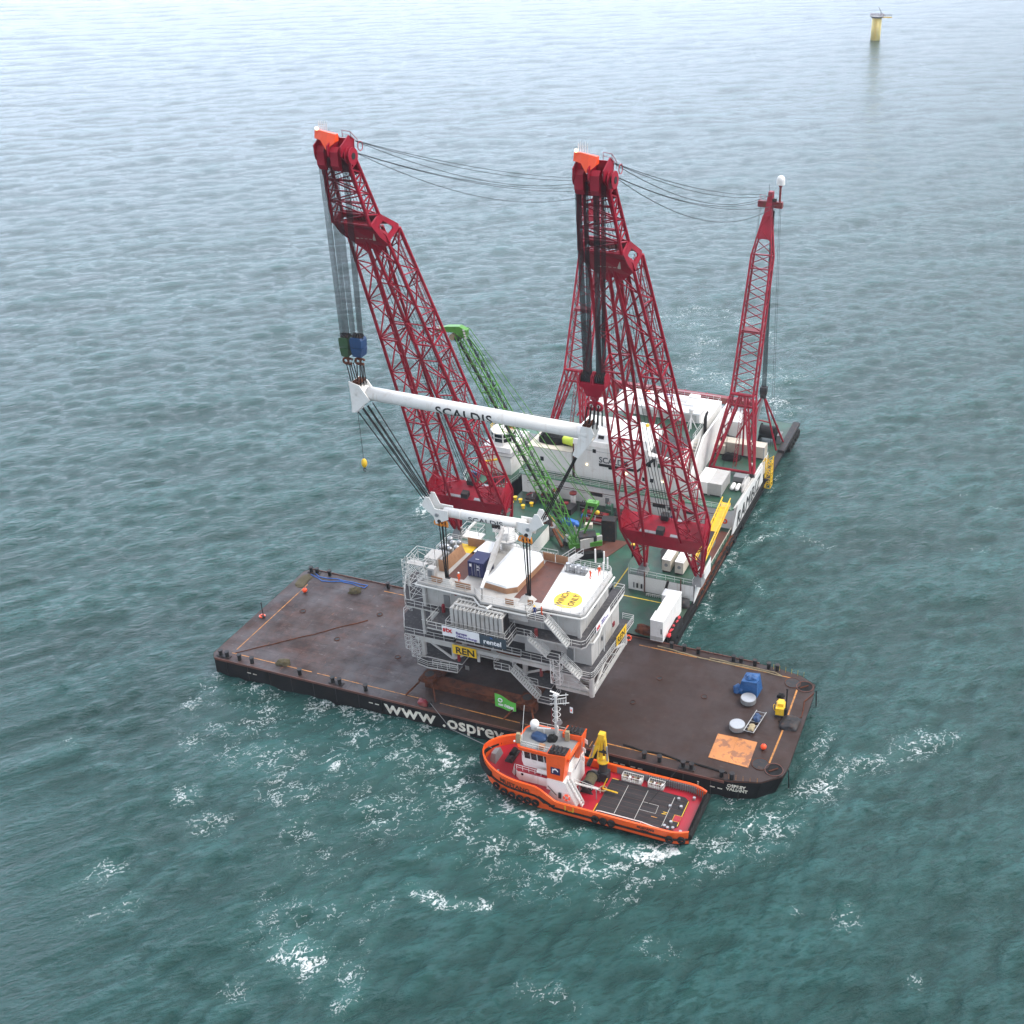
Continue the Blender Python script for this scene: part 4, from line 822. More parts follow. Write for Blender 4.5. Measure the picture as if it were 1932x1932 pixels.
# padeyes
for x in (-6.6, 6.6):
    mb = MB(); mb.hexa([(x - 1.3, -6.5, ZR - .3), (x + 1.3, -6.5, ZR - .3), (x + 1.3, -4.6, ZR), (x - 1.3, -4.6, ZR)], [(x - .25, -5.5, ZR + .9), (x + .25, -5.5, ZR + .9), (x + .25, -4.8, ZR + .9), (x - .25, -4.8, ZR + .9)], 'greyw'); mb.tube((x - .3, -5.1, ZR + .8), (x + .3, -5.1, ZR + .8), .28, 'dark', 10); mb.build('padeye', S)
# red extinguishers and cabinets on the walls
for x, y, zz in ((-7.0, -6.7, Z2), (8.9, -7.6, Z2), (8.6, -5.8, Z4 + .3), (10.6, -6.2, Z4), (-5.2, -6.4, Z4)):
    MB().tube((x, y, zz), (x, y, zz + 1.2), .28, 'dred', 8).ball((x, y, zz + 1.2), .28, 'dred', nu=8, nv=5).build('fire_extinguisher', S)

# ---- loose things on the substation roof
g = thing('shipping_container', 'small dark blue container with white marks on the substation roof', 'container', (-3.3, -.8, ZR + .02))
x0, x1, y0, y1, z0, z1 = -4.65, -1.95, -2.4, .9, ZR + .15, ZR + 2.75
mb = MB(); mb.box(x0 + .05, x1 - .05, y0 + .05, y1 - .05, z0, z1 - .03, 'navy')
for k in range(11): yy = y0 + .2 + k * .28; mb.box(x0 - .0, x0 + .06, yy, yy + .14, z0 + .15, z1 - .2, 'navy'); mb.box(x1 - .06, x1, yy, yy + .14, z0 + .15, z1 - .2, 'navy')
mb.build('body', g)
for xx in (x0, x1 - .16):
    for yy in (y0, y1 - .16): MB().box(xx, xx + .16, yy, yy + .16, z0 - .12, z1, 'navy').build('corner_post', g)
d_ = MB().box(x0 + .2, (x0 + x1) / 2 - .03, y0 - .02, y0 + .05, z0 + .1, z1 - .15, 'navy').box((x0 + x1) / 2 + .03, x1 - .2, y0 - .02, y0 + .05, z0 + .1, z1 - .15, 'navy').build('door', g)
mb = MB()
for xx in (x0 + .7, x0 + 1.2, x0 + 1.5, x0 + 2.0): mb.tube((xx, y0 - .05, z0 + .15), (xx, y0 - .05, z1 - .2), .03, 'steel', 4)
mb.build('locking_bar', d_)
MB().box(x0 + .3, x0 + .7, y0 - .05, y0 - .022, z1 - .85, z1 - .35, 'banner').box(x0 + 1.55, x0 + 1.9, y0 - .05, y0 - .022, z1 - .6, z1 - .5, 'banner').box(x0 + 1.55, x0 + 2.1, y0 - .05, y0 - .022, z1 - .85, z1 - .75, 'banner').box(x0 + 1.55, x0 + 1.85, y0 - .05, y0 - .022, z1 - 1.3, z1 - 1.15, 'banner').box(x0 + .9, x0 + 1.5, y0 + .9, y0 + 1.0, z1, z1 + .02, 'banner').build('marking', g)
g = thing('covered_cooler', 'large white canopy with brown boarded sides in the middle of the substation roof', 'cover', (1.9, .6, ZR))
def bevelbox(mb, b, t, z0, z1, m): mb.hexa([(x, y, z0) for x, y in b], [(x, y, z1) for x, y in t], m)
mb = MB(); bb = [(-1.0, -4.4), (3.0, -4.9), (4.4, -3.9), (5.0, 4.4), (3.8, 5.8), (-.8, 5.9)]
mb.prism(bb, ZR, ZR + 1.0, 'ply'); mb.build('board_skirt', g)
mb = MB(); mb.hexa([(x, y, ZR + 1.0) for x, y in bb], [(x * .99, y * .98, ZR + 1.35) for x, y in bb], 'roofwhite')
mb.hexa([(x * .99, y * .98, ZR + 1.35) for x, y in bb], [(-.2, -2.6, ZR + 1.75), (2.6, -2.9, ZR + 1.75), (3.3, -2.2, ZR + 1.75), (3.9, 3.6, ZR + 1.75), (2.9, 4.5, ZR + 1.75), (0, 4.5, ZR + 1.75)], 'roofwhite'); mb.build('cover', g)
g = thing('low_cover', 'low cream cover behind the blue container on the substation roof', 'cover', (-4.4, 4.2, ZR))
MB().prism([(-6.1, 2.4), (-3.6, 2.4), (-3.4, 6.0), (-5.6, 6.0)], ZR + .012, ZR + 1.3, 'beige').build('body', g)
MB().prism([(-6.15, 2.35), (-3.55, 2.35), (-3.35, 6.05), (-5.65, 6.05)], ZR + 1.3, ZR + 1.36, 'roofwhite').build('lid', g)
def board(lb, a, b, h, th=.08, lean=(0, 0)):
    a, b = Vector((*a, ZR + .01)), Vector((*b, ZR + .01)); d = (b - a).normalized(); nrm = Vector((-d.y, d.x, 0)) * th; ln = Vector((lean[0], lean[1], h)); mb = MB()
    mb.slab([a, b, b + ln, a + ln], nrm, 'ply'); k = max(1, int((b - a).length / 1.6))
    for i in range(k + 1): q = a.lerp(b, i / k) + nrm * 1.02; mb.tube(q, q + ln * .98, .05, 'ply', 4)
    single(mb, 'wind_board', lb, 'board', a, 'brown plywood wind boards on the roof')
board('long brown plywood board left of the red-brown roof strip', (-8.4, -2.2), (-8.0, 3.3), 1.6, lean=(-.7, 0)); board('short brown board across the near end of the far left board row', (-9.6, -2.6), (-8.3, -2.6), 1.8, lean=(-.2, .3))
board('brown board at the far edge behind the yellow roof patch', (-8.8, 5.6), (-5.9, 5.7), 1.5); board('brown board at the far edge right of the white cover', (4.2, 5.9), (6.2, 5.8), 1.4); board('second brown board at the far edge next to the grey pumps', (6.4, 5.8), (8.4, 5.8), 1.4)
board('low brown board at the near left roof edge', (-9.3, -5.6), (-7.4, -5.7), 1.0); board('low brown board right of the left lifting eye', (-5.2, -5.7), (-2.6, -5.8), 1.0); board('low brown board left of the right lifting eye', (3.9, -7.2), (5.2, -7.2), .9); board('low brown board right of the right lifting eye', (7.2, -6.4), (8.0, -6.3), .9)
for k, (x, y, lb) in enumerate(((9.6, 4.4, 'grey pump skid at the far left corner of the white roof panel'), (11.4, 4.4, 'grey pump skid in the middle of the far edge of the white roof panel'))):
    g = thing('pump_skid', lb, 'pump', (x, y, ZR), 'pump skids on the roof'); MB().box(x - .8, x + .8, y - .7, y + .7, ZR + .02, ZR + .2, 'grey').rail([(x - .8, y - .7, ZR + .2), (x + .8, y - .7, ZR + .2), (x + .8, y + .7, ZR + .2)], 'steel', h=1.0).build('frame', g)
    MB().tube((x - .4, y - .3, ZR + .2), (x - .4, y - .3, ZR + 1.5), .32, 'steel', 10).tube((x + .35, y, ZR + .2), (x + .35, y, ZR + 1.2), .28, 'steel', 10).build('vessel', g); MB().tube((x - .7, y + .3, ZR + .9), (x + .7, y + .4, ZR + .9), .12, 'steel', 8).tube((x + .35, y, ZR + 1.2), (x + .35, y + .5, ZR + 1.6), .1, 'steel', 8).build('pipe', g)
rg = random.Random(4)
k = 0
for x, y in ((-11.4, 3.2), (-10.5, 2.6), (-9.7, 3.4), (-11.0, 4.5), (-10.0, 4.9), (-11.9, 5.4), (-10.9, 1.3), (-12.0, 2.9)):
    names = ['nearest the yellow patch', 'in the front row', 'next to the brown board', 'amid the cluster', 'behind the cluster', 'in the far left corner', 'nearest the viewer', 'on the left edge']
    r_ = .42 + rg.random() * .15
    g = thing('cable_reel', 'grey covered reel ' + names[k] + ' on the substation roof', 'reel', (x, y, ZR), 'grey covered reels on the roof'); k += 1
    MB().tube((x, y, ZR + .01), (x, y, ZR + .8), r_, 'grey', 12).build('body', g); MB().ball((x, y, ZR + .8), r_ * .98, 'steel', rz=.35, nu=12, nv=6).build('cover', g)
mb = MB(); mb.rail([(-10.2, 6.0, ZR + 1.2), (-7.0, 6.0, ZR + 1.2), (-7.0, 8.2, ZR + 1.2), (-10.2, 8.2, ZR + 1.2)], 'railm', h=1.6, closed=True); mb.box(-10.2, -7, 6.3, 8.2, ZR + .9, ZR + 1.1, 'white'); mb.box(-12.6, -10.4, -1.8, .8, ZR, ZR + 1.4, 'greyw'); mb.box(-10.1, -8.9, -5.4, -4.4, ZR, ZR + 2.1, 'greyw'); mb.box(-9.9, -9.2, -5.43, -5.38, ZR + .2, ZR + 1.8, 'grey'); mb.build('roof_gantry', S)
mb = MB(); mb.box(-12.4, -9.9, -1.0, 1.6, ZR + .02, ZR + .9, 'grey')
for k in range(4): mb.tube((-12.1 + .6 * k, -1.0, ZR + .9), (-12.1 + .6 * k, 1.4, ZR + .9), .25, 'steel', 8)
mb.build('valve_skid', S)
# ------------------------------------------------------------------ people (small, far away): continuous skinned bodies
def person(loc, rz, suit, label, pose='stand', group='workers on the platforms'):
    me = bpy.data.meshes.new('body'); s = 1.0
    a = .35 if pose == 'reach' else .08
    J = {'pel': (0, 0, .95), 'wst': (0, 0, 1.12), 'chs': (0, 0, 1.36), 'nek': (0, 0, 1.52), 'hed': (0, .02, 1.66), 'top': (0, .02, 1.76),
         'shl': (-.19, 0, 1.42), 'ell': (-.26, -.02 - a * .3, 1.15), 'wrl': (-.25, -.14 - a * .6, .93 + a), 'hal': (-.24, -.2 - a * .7, .88 + a),
         'shr': (.19, 0, 1.42), 'elr': (.27, .03, 1.15), 'wrr': (.27, -.08, .92), 'har': (.26, -.12, .84),
         'hil': (-.1, 0, .9), 'knl': (-.12, -.06, .5), 'anl': (-.12, .02, .09), 'tol': (-.13, -.16, .05),
         'hir': (.1, 0, .9), 'knr': (.13, .0, .5), 'anr': (.14, .1, .09), 'tor': (.15, -.08, .05)}
    Rr = {'pel': .15, 'wst': .135, 'chs': .16, 'nek': .065, 'hed': .105, 'top': .10, 'shl': .075, 'ell': .052, 'wrl': .038, 'hal': .04, 'shr': .075, 'elr': .052, 'wrr': .038, 'har': .04, 'hil': .095, 'knl': .068, 'anl': .05, 'tol': .045, 'hir': .095, 'knr': .068, 'anr': .05, 'tor': .045}
    K = list(J); E_ = [('pel', 'wst'), ('wst', 'chs'), ('chs', 'nek'), ('nek', 'hed'), ('hed', 'top'), ('chs', 'shl'), ('shl', 'ell'), ('ell', 'wrl'), ('wrl', 'hal'), ('chs', 'shr'), ('shr', 'elr'), ('elr', 'wrr'), ('wrr', 'har'), ('pel', 'hil'), ('hil', 'knl'), ('knl', 'anl'), ('anl', 'tol'), ('pel', 'hir'), ('hir', 'knr'), ('knr', 'anr'), ('anr', 'tor')]
    me.from_pydata([J[k] for k in K], [(K.index(p), K.index(q)) for p, q in E_], [])
    t = bpy.data.objects.new('tmpb', me); COL.objects.link(t)
    md = t.modifiers.new('s', 'SKIN'); sk = me.skin_vertices[0].data
    for i, k in enumerate(K): sk[i].radius = (Rr[k], Rr[k] * (.8 if k in ('chs', 'wst', 'pel') else 1)); sk[i].use_root = (k == 'pel')
    sb = t.modifiers.new('u', 'SUBSURF'); sb.levels = 1; sb.render_levels = 1
    m2 = bpy.data.meshes.new_from_object(t.evaluated_get(bpy.context.evaluated_depsgraph_get())); bpy.data.objects.remove(t)
    m2.materials.clear()
    for q in (suit, 'skin', 'rubber'): m2.materials.append(M[q])
    for p in m2.polygons:
        c = p.center; p.use_smooth = True
        p.material_index = 1 if (c.z > 1.5 or (abs(c.x) > .2 and c.y < -.1 and c.z < 1.3)) else (2 if c.z < .1 else 0)
    g = thing('person', label, 'person', loc, group); g.rotation_euler = (0, 0, rz)
    ob = bpy.data.objects.new('body', m2); COL.objects.link(ob); ob.parent = g
    h = MB(); h.ball((0, .02, 1.70), .135, 'white' if suit != 'coverblue' else 'yellow', rz=.13, zmin=-.1, nu=10, nv=6); h.tube((0, -.02, 1.69), (0, -.02, 1.71), .165, 'white' if suit != 'coverblue' else 'yellow', 10)
    hb = h.build('helmet'); hb.parent = g
    return g
person((-5.2, -4.4, ZR + .01), 1.0, 'coverall', 'person in orange work clothes and white helmet in front of the blue container')
person((9.0, -7.9, 20.3), .3, 'coverblue', 'person in navy overalls and yellow helmet on the stair landing')
person((9.9, -7.4, 20.3), -1.0, 'coverall', 'person in orange work clothes at the head of the upper stairs')
person((13.3, 3.2, ZR + .02), 2.4, 'coverall', 'person in orange work clothes at the right edge of the grey pump skids', 'reach')
person((14.2, 4.6, ZR + .02), .4, 'coverall', 'person in orange work clothes under the whip antennas at the far right roof corner', 'reach')

# ------------------------------------------------------------------ heavy lift cranes
NRM = Vector((0, .92, .39)).normalized()      # across the boom, away from the barge
def boom(cx, label, sheave_mat='red'):
    C_ = thing('lift_crane', label, 'crane', (cx, 28.2, 6.8), 'twin dark red lift cranes of the catamaran')
    V3 = lambda x, y, z: Vector((cx + x, y, z))
    FB, ZB = 23.3, 17.4       # front chord line at the base beam
    F = lambda z: 23.3 + (1.2 - 23.3) * (z - 17.4) / (71.7 - 17.4)   # y of the front chord at height z
    def corner(x, z, dep): p = V3(x, F(z), z); return p, p + NRM * dep
    for s, nm in ((-1, 'leg'), (1, 'leg')):
        mb = MB()
        o0, o1 = corner(s * 7.3, 18.2, 3.9); i0, i1 = corner(s * 3.2, 18.2, 3.9)
        t0, t1 = corner(s * 3.15, 71.2, 3.5); u0, u1 = corner(s * .35, 71.2, 3.5)
        q = [o0, o1, i1, i0]; tq = [t0, t1, u1, u0]
        mb.truss(q, tq, 15, .25, .13, 'red', diaph=(.33, .66), sides=8)
        # doubled zigzag on the faces
        k = 15
        for f in range(4):
            a0, a1, b0, b1 = q[f], q[(f + 1) % 4], tq[f], tq[(f + 1) % 4]
            for i in range(0, k, 1):
                m_ = a0.lerp(b0, (i + .5) / k); e0, e1 = a1.lerp(b1, i / k), a1.lerp(b1, (i + 1) / k)
                if (i + f) % 2: mb.tube(e0, m_, .10, 'red', 4)
        # foot taper
        ft = V3(s * 5.15, 28.2, 8.5)
        fq = [ft + Vector((s * .45, -.4, 0)), ft + Vector((s * .45, .4, 0)), ft + Vector((-s * .45, .4, 0)), ft + Vector((-s * .45, -.4, 0))]
        q2 = [o0, o1, i1, i0]
        mb.truss(fq, q2, 5, .24, .12, 'red', sides=8)
        mb.slab([fq[0], fq[1], fq[1].lerp(o1, .35), fq[0].lerp(o0, .35)], (-s * .08, 0, 0), 'red'); mb.slab([fq[3], fq[2], fq[2].lerp(i1, .35), fq[3].lerp(i0, .35)], (s * .08, 0, 0), 'red')
        mb.build('leg', C_)
        # plated knee plates at the beam
        mb = MB(); lo = o0.lerp(fq[0], .25); lo1 = o1.lerp(fq[1], .25)
        mb.slab([o0 + Vector((0, 0, 2.2)) - Vector((s * .1, .88, 0)), o1 + Vector((-s * .1, -.88, 2.2)), o1, lo1, lo, o0], (-s * .12, 0, 0), 'red')
        mb.build('side_plate', C_)
        mb = MB(); mb.hexa([V3(s * 5.15 - .9, 27.0, 6.8), V3(s * 5.15 + .9, 27.0, 6.8), V3(s * 5.15 + .9, 29.4, 6.8), V3(s * 5.15 - .9, 29.4, 6.8)], [V3(s * 5.15 - .5, 27.7, 8.5), V3(s * 5.15 + .5, 27.7, 8.5), V3(s * 5.15 + .5, 28.7, 8.5), V3(s * 5.15 - .5, 28.7, 8.5)], 'grey'); mb.tube(V3(s * 5.15 - .9, 28.2, 8.5), V3(s * 5.15 + .9, 28.2, 8.5), .35, 'steel', 10); mb.build('pedestal', C_)
    # base box beam
    a0, a1 = corner(-7.2, 16.4, 3.8); b0, b1 = corner(7.2, 16.4, 3.8); c0, c1 = corner(-7.3, 18.3, 4.0); d0, d1 = corner(7.3, 18.3, 4.0)
    beam = MB().add([a0 + Vector((1.5, 0, -1)), b0 + Vector((-1.5, 0, -1)), b1 + Vector((-1.5, 0, -1)), a1 + Vector((1.5, 0, -1)), c0, d0, d1, c1], [(3, 2, 1, 0), (4, 5, 6, 7), (0, 1, 5, 4), (1, 2, 6, 5), (2, 3, 7, 6), (3, 0, 4, 7)], 'red').build('base_beam', C_)
    mb = MB(); f = lambda x, t: (c0.lerp(d0, x)).lerp(c1.lerp(d1, x), t)
    for xa, xb in ((.23, .33), (.335, .435), (.60, .70)): mb.slab([f(xa, .02) + Vector((0, 0, .02)), f(xb, .02) + Vector((0, 0, .02)), f(xb, .14) + Vector((0, 0, .02)), f(xa, .14) + Vector((0, 0, .02))], (0, 0, .12), 'steel')
    mb.slab([f(.60, .86), f(.72, .86), f(.72, .97), f(.60, .97)], (0, -.05, .14), 'steel'); mb.build('catwalk', beam)
    for xx, t in ((.48, .1), (.47, .86)): p = f(xx, t); MB().hexa([p + Vector((-.65, -.5, 0)), p + Vector((.65, -.5, 0)), p + Vector((.65, .5, .3)), p + Vector((-.65, .5, .3))], [p + Vector((-.65, -.5, .9)), p + Vector((.65, -.5, .9)), p + Vector((.65, .5, 1.2)), p + Vector((-.65, .5, 1.2))], 'dark').build('sheave_housing', beam)
    mb = MB()
    for s in (-1, 1):
        for k in range(3):
            p = f(.5 + s * (.26 + .02 * k), .5); mb.tube(p, corner(s * 3.3, 18.3 + 3 + k * 2.2, 3.9 if k % 2 else 0)[k % 2], .1, 'red', 5)
            mb.tube(f(.5 + s * .3, .1), corner(s * (3.3 + 3.8 * (k / 2)), 21.5, 0)[0], .09, 'red', 5)
    mb.build('knee_brace', C_)
    # knee node where the two legs meet
    mb = MB(); n0 = F(71.2)
    L = [(-3.35, 70.8), (3.35, 70.8), (3.35, 72.2), (2.35, 74.9), (-2.35, 74.9), (-3.35, 72.2), (-2.6, 71.5)]
    def fr(x, z): return V3(x, F(z) + (0 if z < 73.5 else -1.55), z)
    front = [fr(-3.4, 71.4), fr(-2.6, 70.6), fr(-.9, 69.2), fr(0, 69.9), fr(.9, 69.2), fr(2.6, 70.6), fr(3.4, 71.4), fr(3.2, 72.6), fr(2.3, 74.2), fr(-2.3, 74.2), fr(-3.2, 72.6)]
    mb.slab(front, NRM * .5, 'red'); 
    for i, (x, z0) in enumerate(((-1.6, 72.8), (-.9, 72.9), (-.2, 72.9), (.5, 72.9), (1.1, 72.8))): p = fr(x, z0) - NRM * .35; mb.slab([p, p + Vector((.5, 0, 0)), p + Vector((.46, .4, -1.1)), p + Vector((.04, .4, -1.1))], -NRM * .05, 'beige')
    mb.build('knee_node', C_)
    for s in (-1, 1):   # hexagonal side plates with an opening
        o = [V3(s * 3.1, -2.4, 74.7), V3(s * 3.1, .1, 75.7), V3(s * 3.1, 4.6, 73.1), V3(s * 3.15, 4.5, 72.4), V3(s * 3.15, 1.2, 71.2), V3(s * 3.15, -.6, 72.6)]
        cen = sum(o, Vector()) / 6; inn = [cen + (p - cen) * .52 for p in o]; mb = MB(); t = Vector((-s * .18, 0, 0))
        vs = o + inn + [p + t for p in o] + [p + t for p in inn]; fs = []
        for i in range(6):
            j = (i + 1) % 6; fs += [(i, j, 6 + j, 6 + i), (12 + i, 18 + i, 18 + j, 12 + j), (i, 12 + i, 12 + j, j), (6 + i, 6 + j, 18 + j, 18 + i)]
        mb.add(vs, fs, 'red'); mb.build('side_plate', C_)
    mb = MB(); mb.slab([V3(-3.1, .1, 75.7), V3(3.1, .1, 75.7), V3(3.1, 4.6, 73.1), V3(-3.1, 4.6, 73.1)], (0, -.1, -.2), 'red')
    for k in range(5): mb.tube(V3(-2.4 + k * 1.2, -2.2, 74.8), V3(-2.4 + k * 1.2, 4.4, 73.2), .1, 'red', 5)
    mb.build('knee_deck', C_)
    # upper jib
    q = [V3(-2.9, -2.35, 74.6), V3(-2.9, .1, 75.6), V3(2.9, .1, 75.6), V3(2.9, -2.35, 74.6)]
    H3 = lambda x, y, z: V3(x * .93, y + 1.5, z - .4)
    tq = [H3(-2.1, -6.0, 84.6), H3(-2.1, -4.6, 85.2), H3(2.1, -4.6, 85.2), H3(2.1, -6.0, 84.6)]
    mb = MB(); mb.truss(q, tq, 6, .25, .12, 'red', sides=8, style='h'); mb.slab([q[3].lerp(tq[3], .55) - Vector((.35, 0, 0)), q[3].lerp(tq[3], .55) + Vector((.1, 0, 0)), tq[3] + Vector((.1, 0, 0)), tq[3] - Vector((.6, 0, 0))], (0, .15, 0), 'red'); mb.slab([q[0].lerp(tq[0], .55) + Vector((.35, 0, 0)), q[0].lerp(tq[0], .55) - Vector((.1, 0, 0)), tq[0] - Vector((.1, 0, 0)), tq[0] + Vector((.6, 0, 0))], (0, .15, 0), 'red'); mb.build('jib', C_)
    # head: plates, sheave guards, beacon hood, antennas
    h = MB()
    for x in (-2.2, -.1, 2.05):
        h.slab([H3(x, -6.2, 84.0), H3(x, -4.2, 84.8), H3(x, -4.0, 86.6), H3(x, -5.2, 87.3), H3(x, -7.4, 86.2), H3(x, -7.4, 85.0)], (.15, 0, 0), 'red')
    h.slab([H3(-2.2, -4.4, 85), H3(2.2, -4.4, 85), H3(2.2, -4.6, 86.8), H3(-2.2, -4.6, 86.8)], (0, -.15, 0), 'red'); h.slab([H3(-2.2, -4.2, 84.8), H3(2.2, -4.2, 84.8), H3(2.3, -3.0, 81.8), H3(-2.3, -3.0, 81.8)], (0, -.12, .05), 'red')
    head = h.build('head', C_)
    for x in (-1.5, .75):
        g2 = MB(); pr = [(.0, 86.0), (-.55, 85.4), (-.6, 83.6), (-.1, 82.9), (.4, 83.2), (.5, 85.6)]
        g2.hexa([H3(x - .62, -6.5 + a, z_) for a, z_ in pr], [H3(x + .62, -6.5 + a, z_) for a, z_ in pr], 'red'); g2.build('sheave_guard', head)
    g2 = MB(); 
    for x in (-2.35, 2.5, 3.1): g2.tube(H3(x, -6.1, 84.9), H3(x + .14, -6.1, 84.9), 1.1, 'red', 16); g2.tube(H3(x + .15, -6.1, 84.9), H3(x + .2, -6.1, 84.9), .45, 'dark', 10)
    g2.build('sheave', head)
    g2 = MB(); g2.hexa([H3(-2.4, -6.6, 86.9), H3(-1.2, -7.0, 86.8), H3(-.4, -7.1, 85.6), H3(.7, -6.5, 86.5), H3(.8, -5.6, 86.6), H3(-2.2, -5.8, 86.8)], [H3(-2.3, -6.5, 87.9), H3(-1.2, -6.7, 88.0), H3(-.2, -6.6, 87.8), H3(.8, -6.2, 87.5), H3(.8, -5.6, 87.5), H3(-2.2, -5.8, 87.9)], 'beacon'); bh = g2.build('beacon_hood', head, 'bright orange hood on the boom head')
    g2 = MB()
    for i in range(5): g2.tube(H3(-1.9 + i * .32, -6, 87.8), H3(-1.9 + i * .32, -6, 89.0 + .15 * (i % 2)), .035, 'railm', 4)
    g2.tube(H3(-1.95, -6, 88.6), H3(-.5, -6, 88.6), .03, 'railm', 4); g2.tube(H3(-.2, -6, 87), H3(-.2, -6, 87.6), .12, 'dark', 6); g2.build('antenna', head)
    MB().ball(H3(-2.1, -6.3, 88.1), .19, 'lamp').build('beacon_lamp', bh)
    g2 = MB(); g2.rail([H3(1.2, -5.2, 87.0), H3(2.3, -4.9, 86.8), H3(2.4, -3.6, 85.6)], 'red', h=.9); g2.torus(H3(3.2, -4.2, 85.8), .6, .06, 'red', (1, 0, 0)); g2.build('railing', head)
    # ladder and hoses up the right leg, inside
    mb = MB(); l0, l1 = corner(5.6, 19, 3.2)[1], corner(2.4, 71, 3.0)[1]
    for s in (-.3, .3): mb.tube(l0 + Vector((s, 0, 0)), l1 + Vector((s, 0, 0)), .07, 'red', 4)
    for i in range(60): p = l0.lerp(l1, i / 60); mb.tube(p - Vector((.3, 0, 0)), p + Vector((.3, 0, 0)), .05, 'red', 4); 
    for i in range(30): p = l0.lerp(l1, i / 30) + Vector((0, .5, .3)); mb.tube(p + Vector((-.4, 0, 0)), p + Vector((.4, 0, 0)), .05, 'red', 4)
    for s in (-.4, .4): mb.tube(l0 + Vector((s, .5, .3)), l1 + Vector((s, .5, .3)), .05, 'red', 4)
    mb.build('ladder', C_)
    return C_
CL = boom(-18.4, 'dark red lattice crane holding the green and the blue hook block')
CR = boom(18.0, 'dark red lattice crane holding the big red hook block')
def ropes(C_, cx, bundles, y, ztop, zbot, drum):
    mb = MB(); r_ = .046 if cx < 0 else .034
    for x, n, dy, xb in bundles:
        for i in range(n):
            for j in range(2): mb.tube((cx + x + i * .17, y + 1.3 + dy + j * .25, ztop - .3), (xb + i * .15, -5.0 + j * .2 + dy * .2, zbot), r_, 'rope', 4, cap=False)
    mb.build('hoist_rope', C_)
    mb = MB()
    for i in range(7): x = -1.6 + i * .5; mb.tube((cx + x, -3.1, 85.0), (cx + x * 1.3, F_(40) + 3.2, 41), .04, 'rope', 4, cap=False); mb.tube((cx + x * 1.3, F_(40) + 3.2, 41), (cx + x * .8, 27, 17.5), .05, 'rope', 4, cap=False)
    mb.build('reeving_rope', C_)
F_ = lambda z: 23.3 + (1.2 - 23.3) * (z - 17.4) / (71.7 - 17.4)
ropes(CL, -18.4, ((-2.1, 5, -1.0, -20.4), (-.85, 4, -1.0, -19.55), (-.1, 5, -1.0, -18.7), (1.5, 5, -.9, -17.5)), -5.4, 84.4, 58.9, 0)
ropes(CR, 18.0, ((-2.1, 5, -1.0, 16.5), (-1.0, 4, -1.0, 17.2), (.3, 5, -1.0, 18.3), (1.4, 4, -1.0, 19.0)), -5.4, 84.4, 58.4, 0)

# ------------------------------------------------------------------ hook blocks
def hookblock(name, label, x, y, ztop, wd, hgt, m, hookm='rustm', group=None):
    g = thing(name, label, 'hook block', (x, y, ztop), group)
    mb = MB(); z1 = ztop; w_ = wd / 2
    prof = lambda a, b: [(x - a, y - .75, b), (x + a, y - .75, b), (x + a, y + .75, b), (x - a, y + .75, b)]
    mb.hexa(prof(w_ * .92, z1 - hgt * .5), prof(w_, z1 - .25), m); mb.hexa(prof(w_, z1 - .249), prof(w_ * .8, z1 + .1), m)
    mb.hexa(prof(w_ * .7, z1 - hgt), prof(w_ * .98, z1 - hgt * .53), m)
    mb.build('body', g)
    mb = MB()
    for k in range(4):
        q = x - w_ * .6 + k * w_ * .4; mb.tube((q, y, z1 + .1), (q + .18, y, z1 + .1), .55, 'dark', 14)
    mb.build('sheave', g)
    mb = MB(); zh = ztop - hgt
    mb.tube((x, y, zh), (x, y, zh - .7), .22, hookm, 8); mb.torus((x - .4, y, zh - .95), .42, .17, hookm, (0, 1, 0), nu=16, arc=4.2, a0=2.2); mb.torus((x + .4, y, zh - .95), .42, .17, hookm, (0, 1, 0), nu=16, arc=4.2, a0=-.9 + math.pi * 1.0)
    mb.tube((x - .5, y, zh - 1.3), (x + .5, y, zh - 1.3), .2, hookm, 8); mb.build('hook', g)
    return g
hookblock('hook_block', 'dark green hook block hanging beside the blue one', -19.75, -5, 59.0, 1.5, 2.7, 'dgreen', group='hook blocks of the left crane')
hookblock('hook_block', 'dark blue hook block hanging beside the green one', -17.75, -5, 59.2, 1.9, 2.7, 'blue', group='hook blocks of the left crane')
g = thing('hook_block', 'big red hook block with two sheave packs', 'hook block', (17.95, -5, 58.8))
mb = MB(); mb.hexa([(16.3, -5.8, 57.1), (19.6, -5.8, 57.1), (19.6, -4.2, 57.1), (16.3, -4.2, 57.1)], [(16.1, -5.9, 57.9), (19.8, -5.9, 57.9), (19.8, -4.1, 57.9), (16.1, -4.1, 57.9)], 'red')
for x in (16.05, 17.75, 18.0, 19.65): mb.slab([(x, -6.0, 57.7), (x, -4.0, 57.7), (x, -4.2, 58.9), (x, -5, 59.3), (x, -5.8, 58.9)], (.16, 0, 0), 'red')
mb.hexa([(17.0, -5.6, 55.9), (18.9, -5.6, 55.9), (18.9, -4.4, 55.9), (17.0, -4.4, 55.9)], [(16.5, -5.7, 57.1), (19.4, -5.7, 57.1), (19.4, -4.3, 57.1), (16.5, -4.3, 57.1)], 'red'); mb.build('body', g)
mb = MB()
for i in range(6): x = 16.35 + i * .23 + (.25 if i > 2 else 0) * 0; mb.tube((x, -5, 58.3), (x + .12, -5, 58.3), .8, 'dark', 16); x += 1.95; mb.tube((x, -5, 58.3), (x + .12, -5, 58.3), .8, 'dark', 16)
mb.build('sheave', g)
mb = MB(); mb.ball((17.95, -5, 55.5), .62, 'red', rz=.5); mb.tube((17.95, -5, 55.3), (17.95, -5, 54.4), .35, 'red', 10); mb.torus((17.45, -5, 54.25), .5, .24, 'red', (0, 1, 0)); mb.torus((18.45, -5, 54.25), .5, .24, 'red', (0, 1, 0)); mb.build('hook', g)

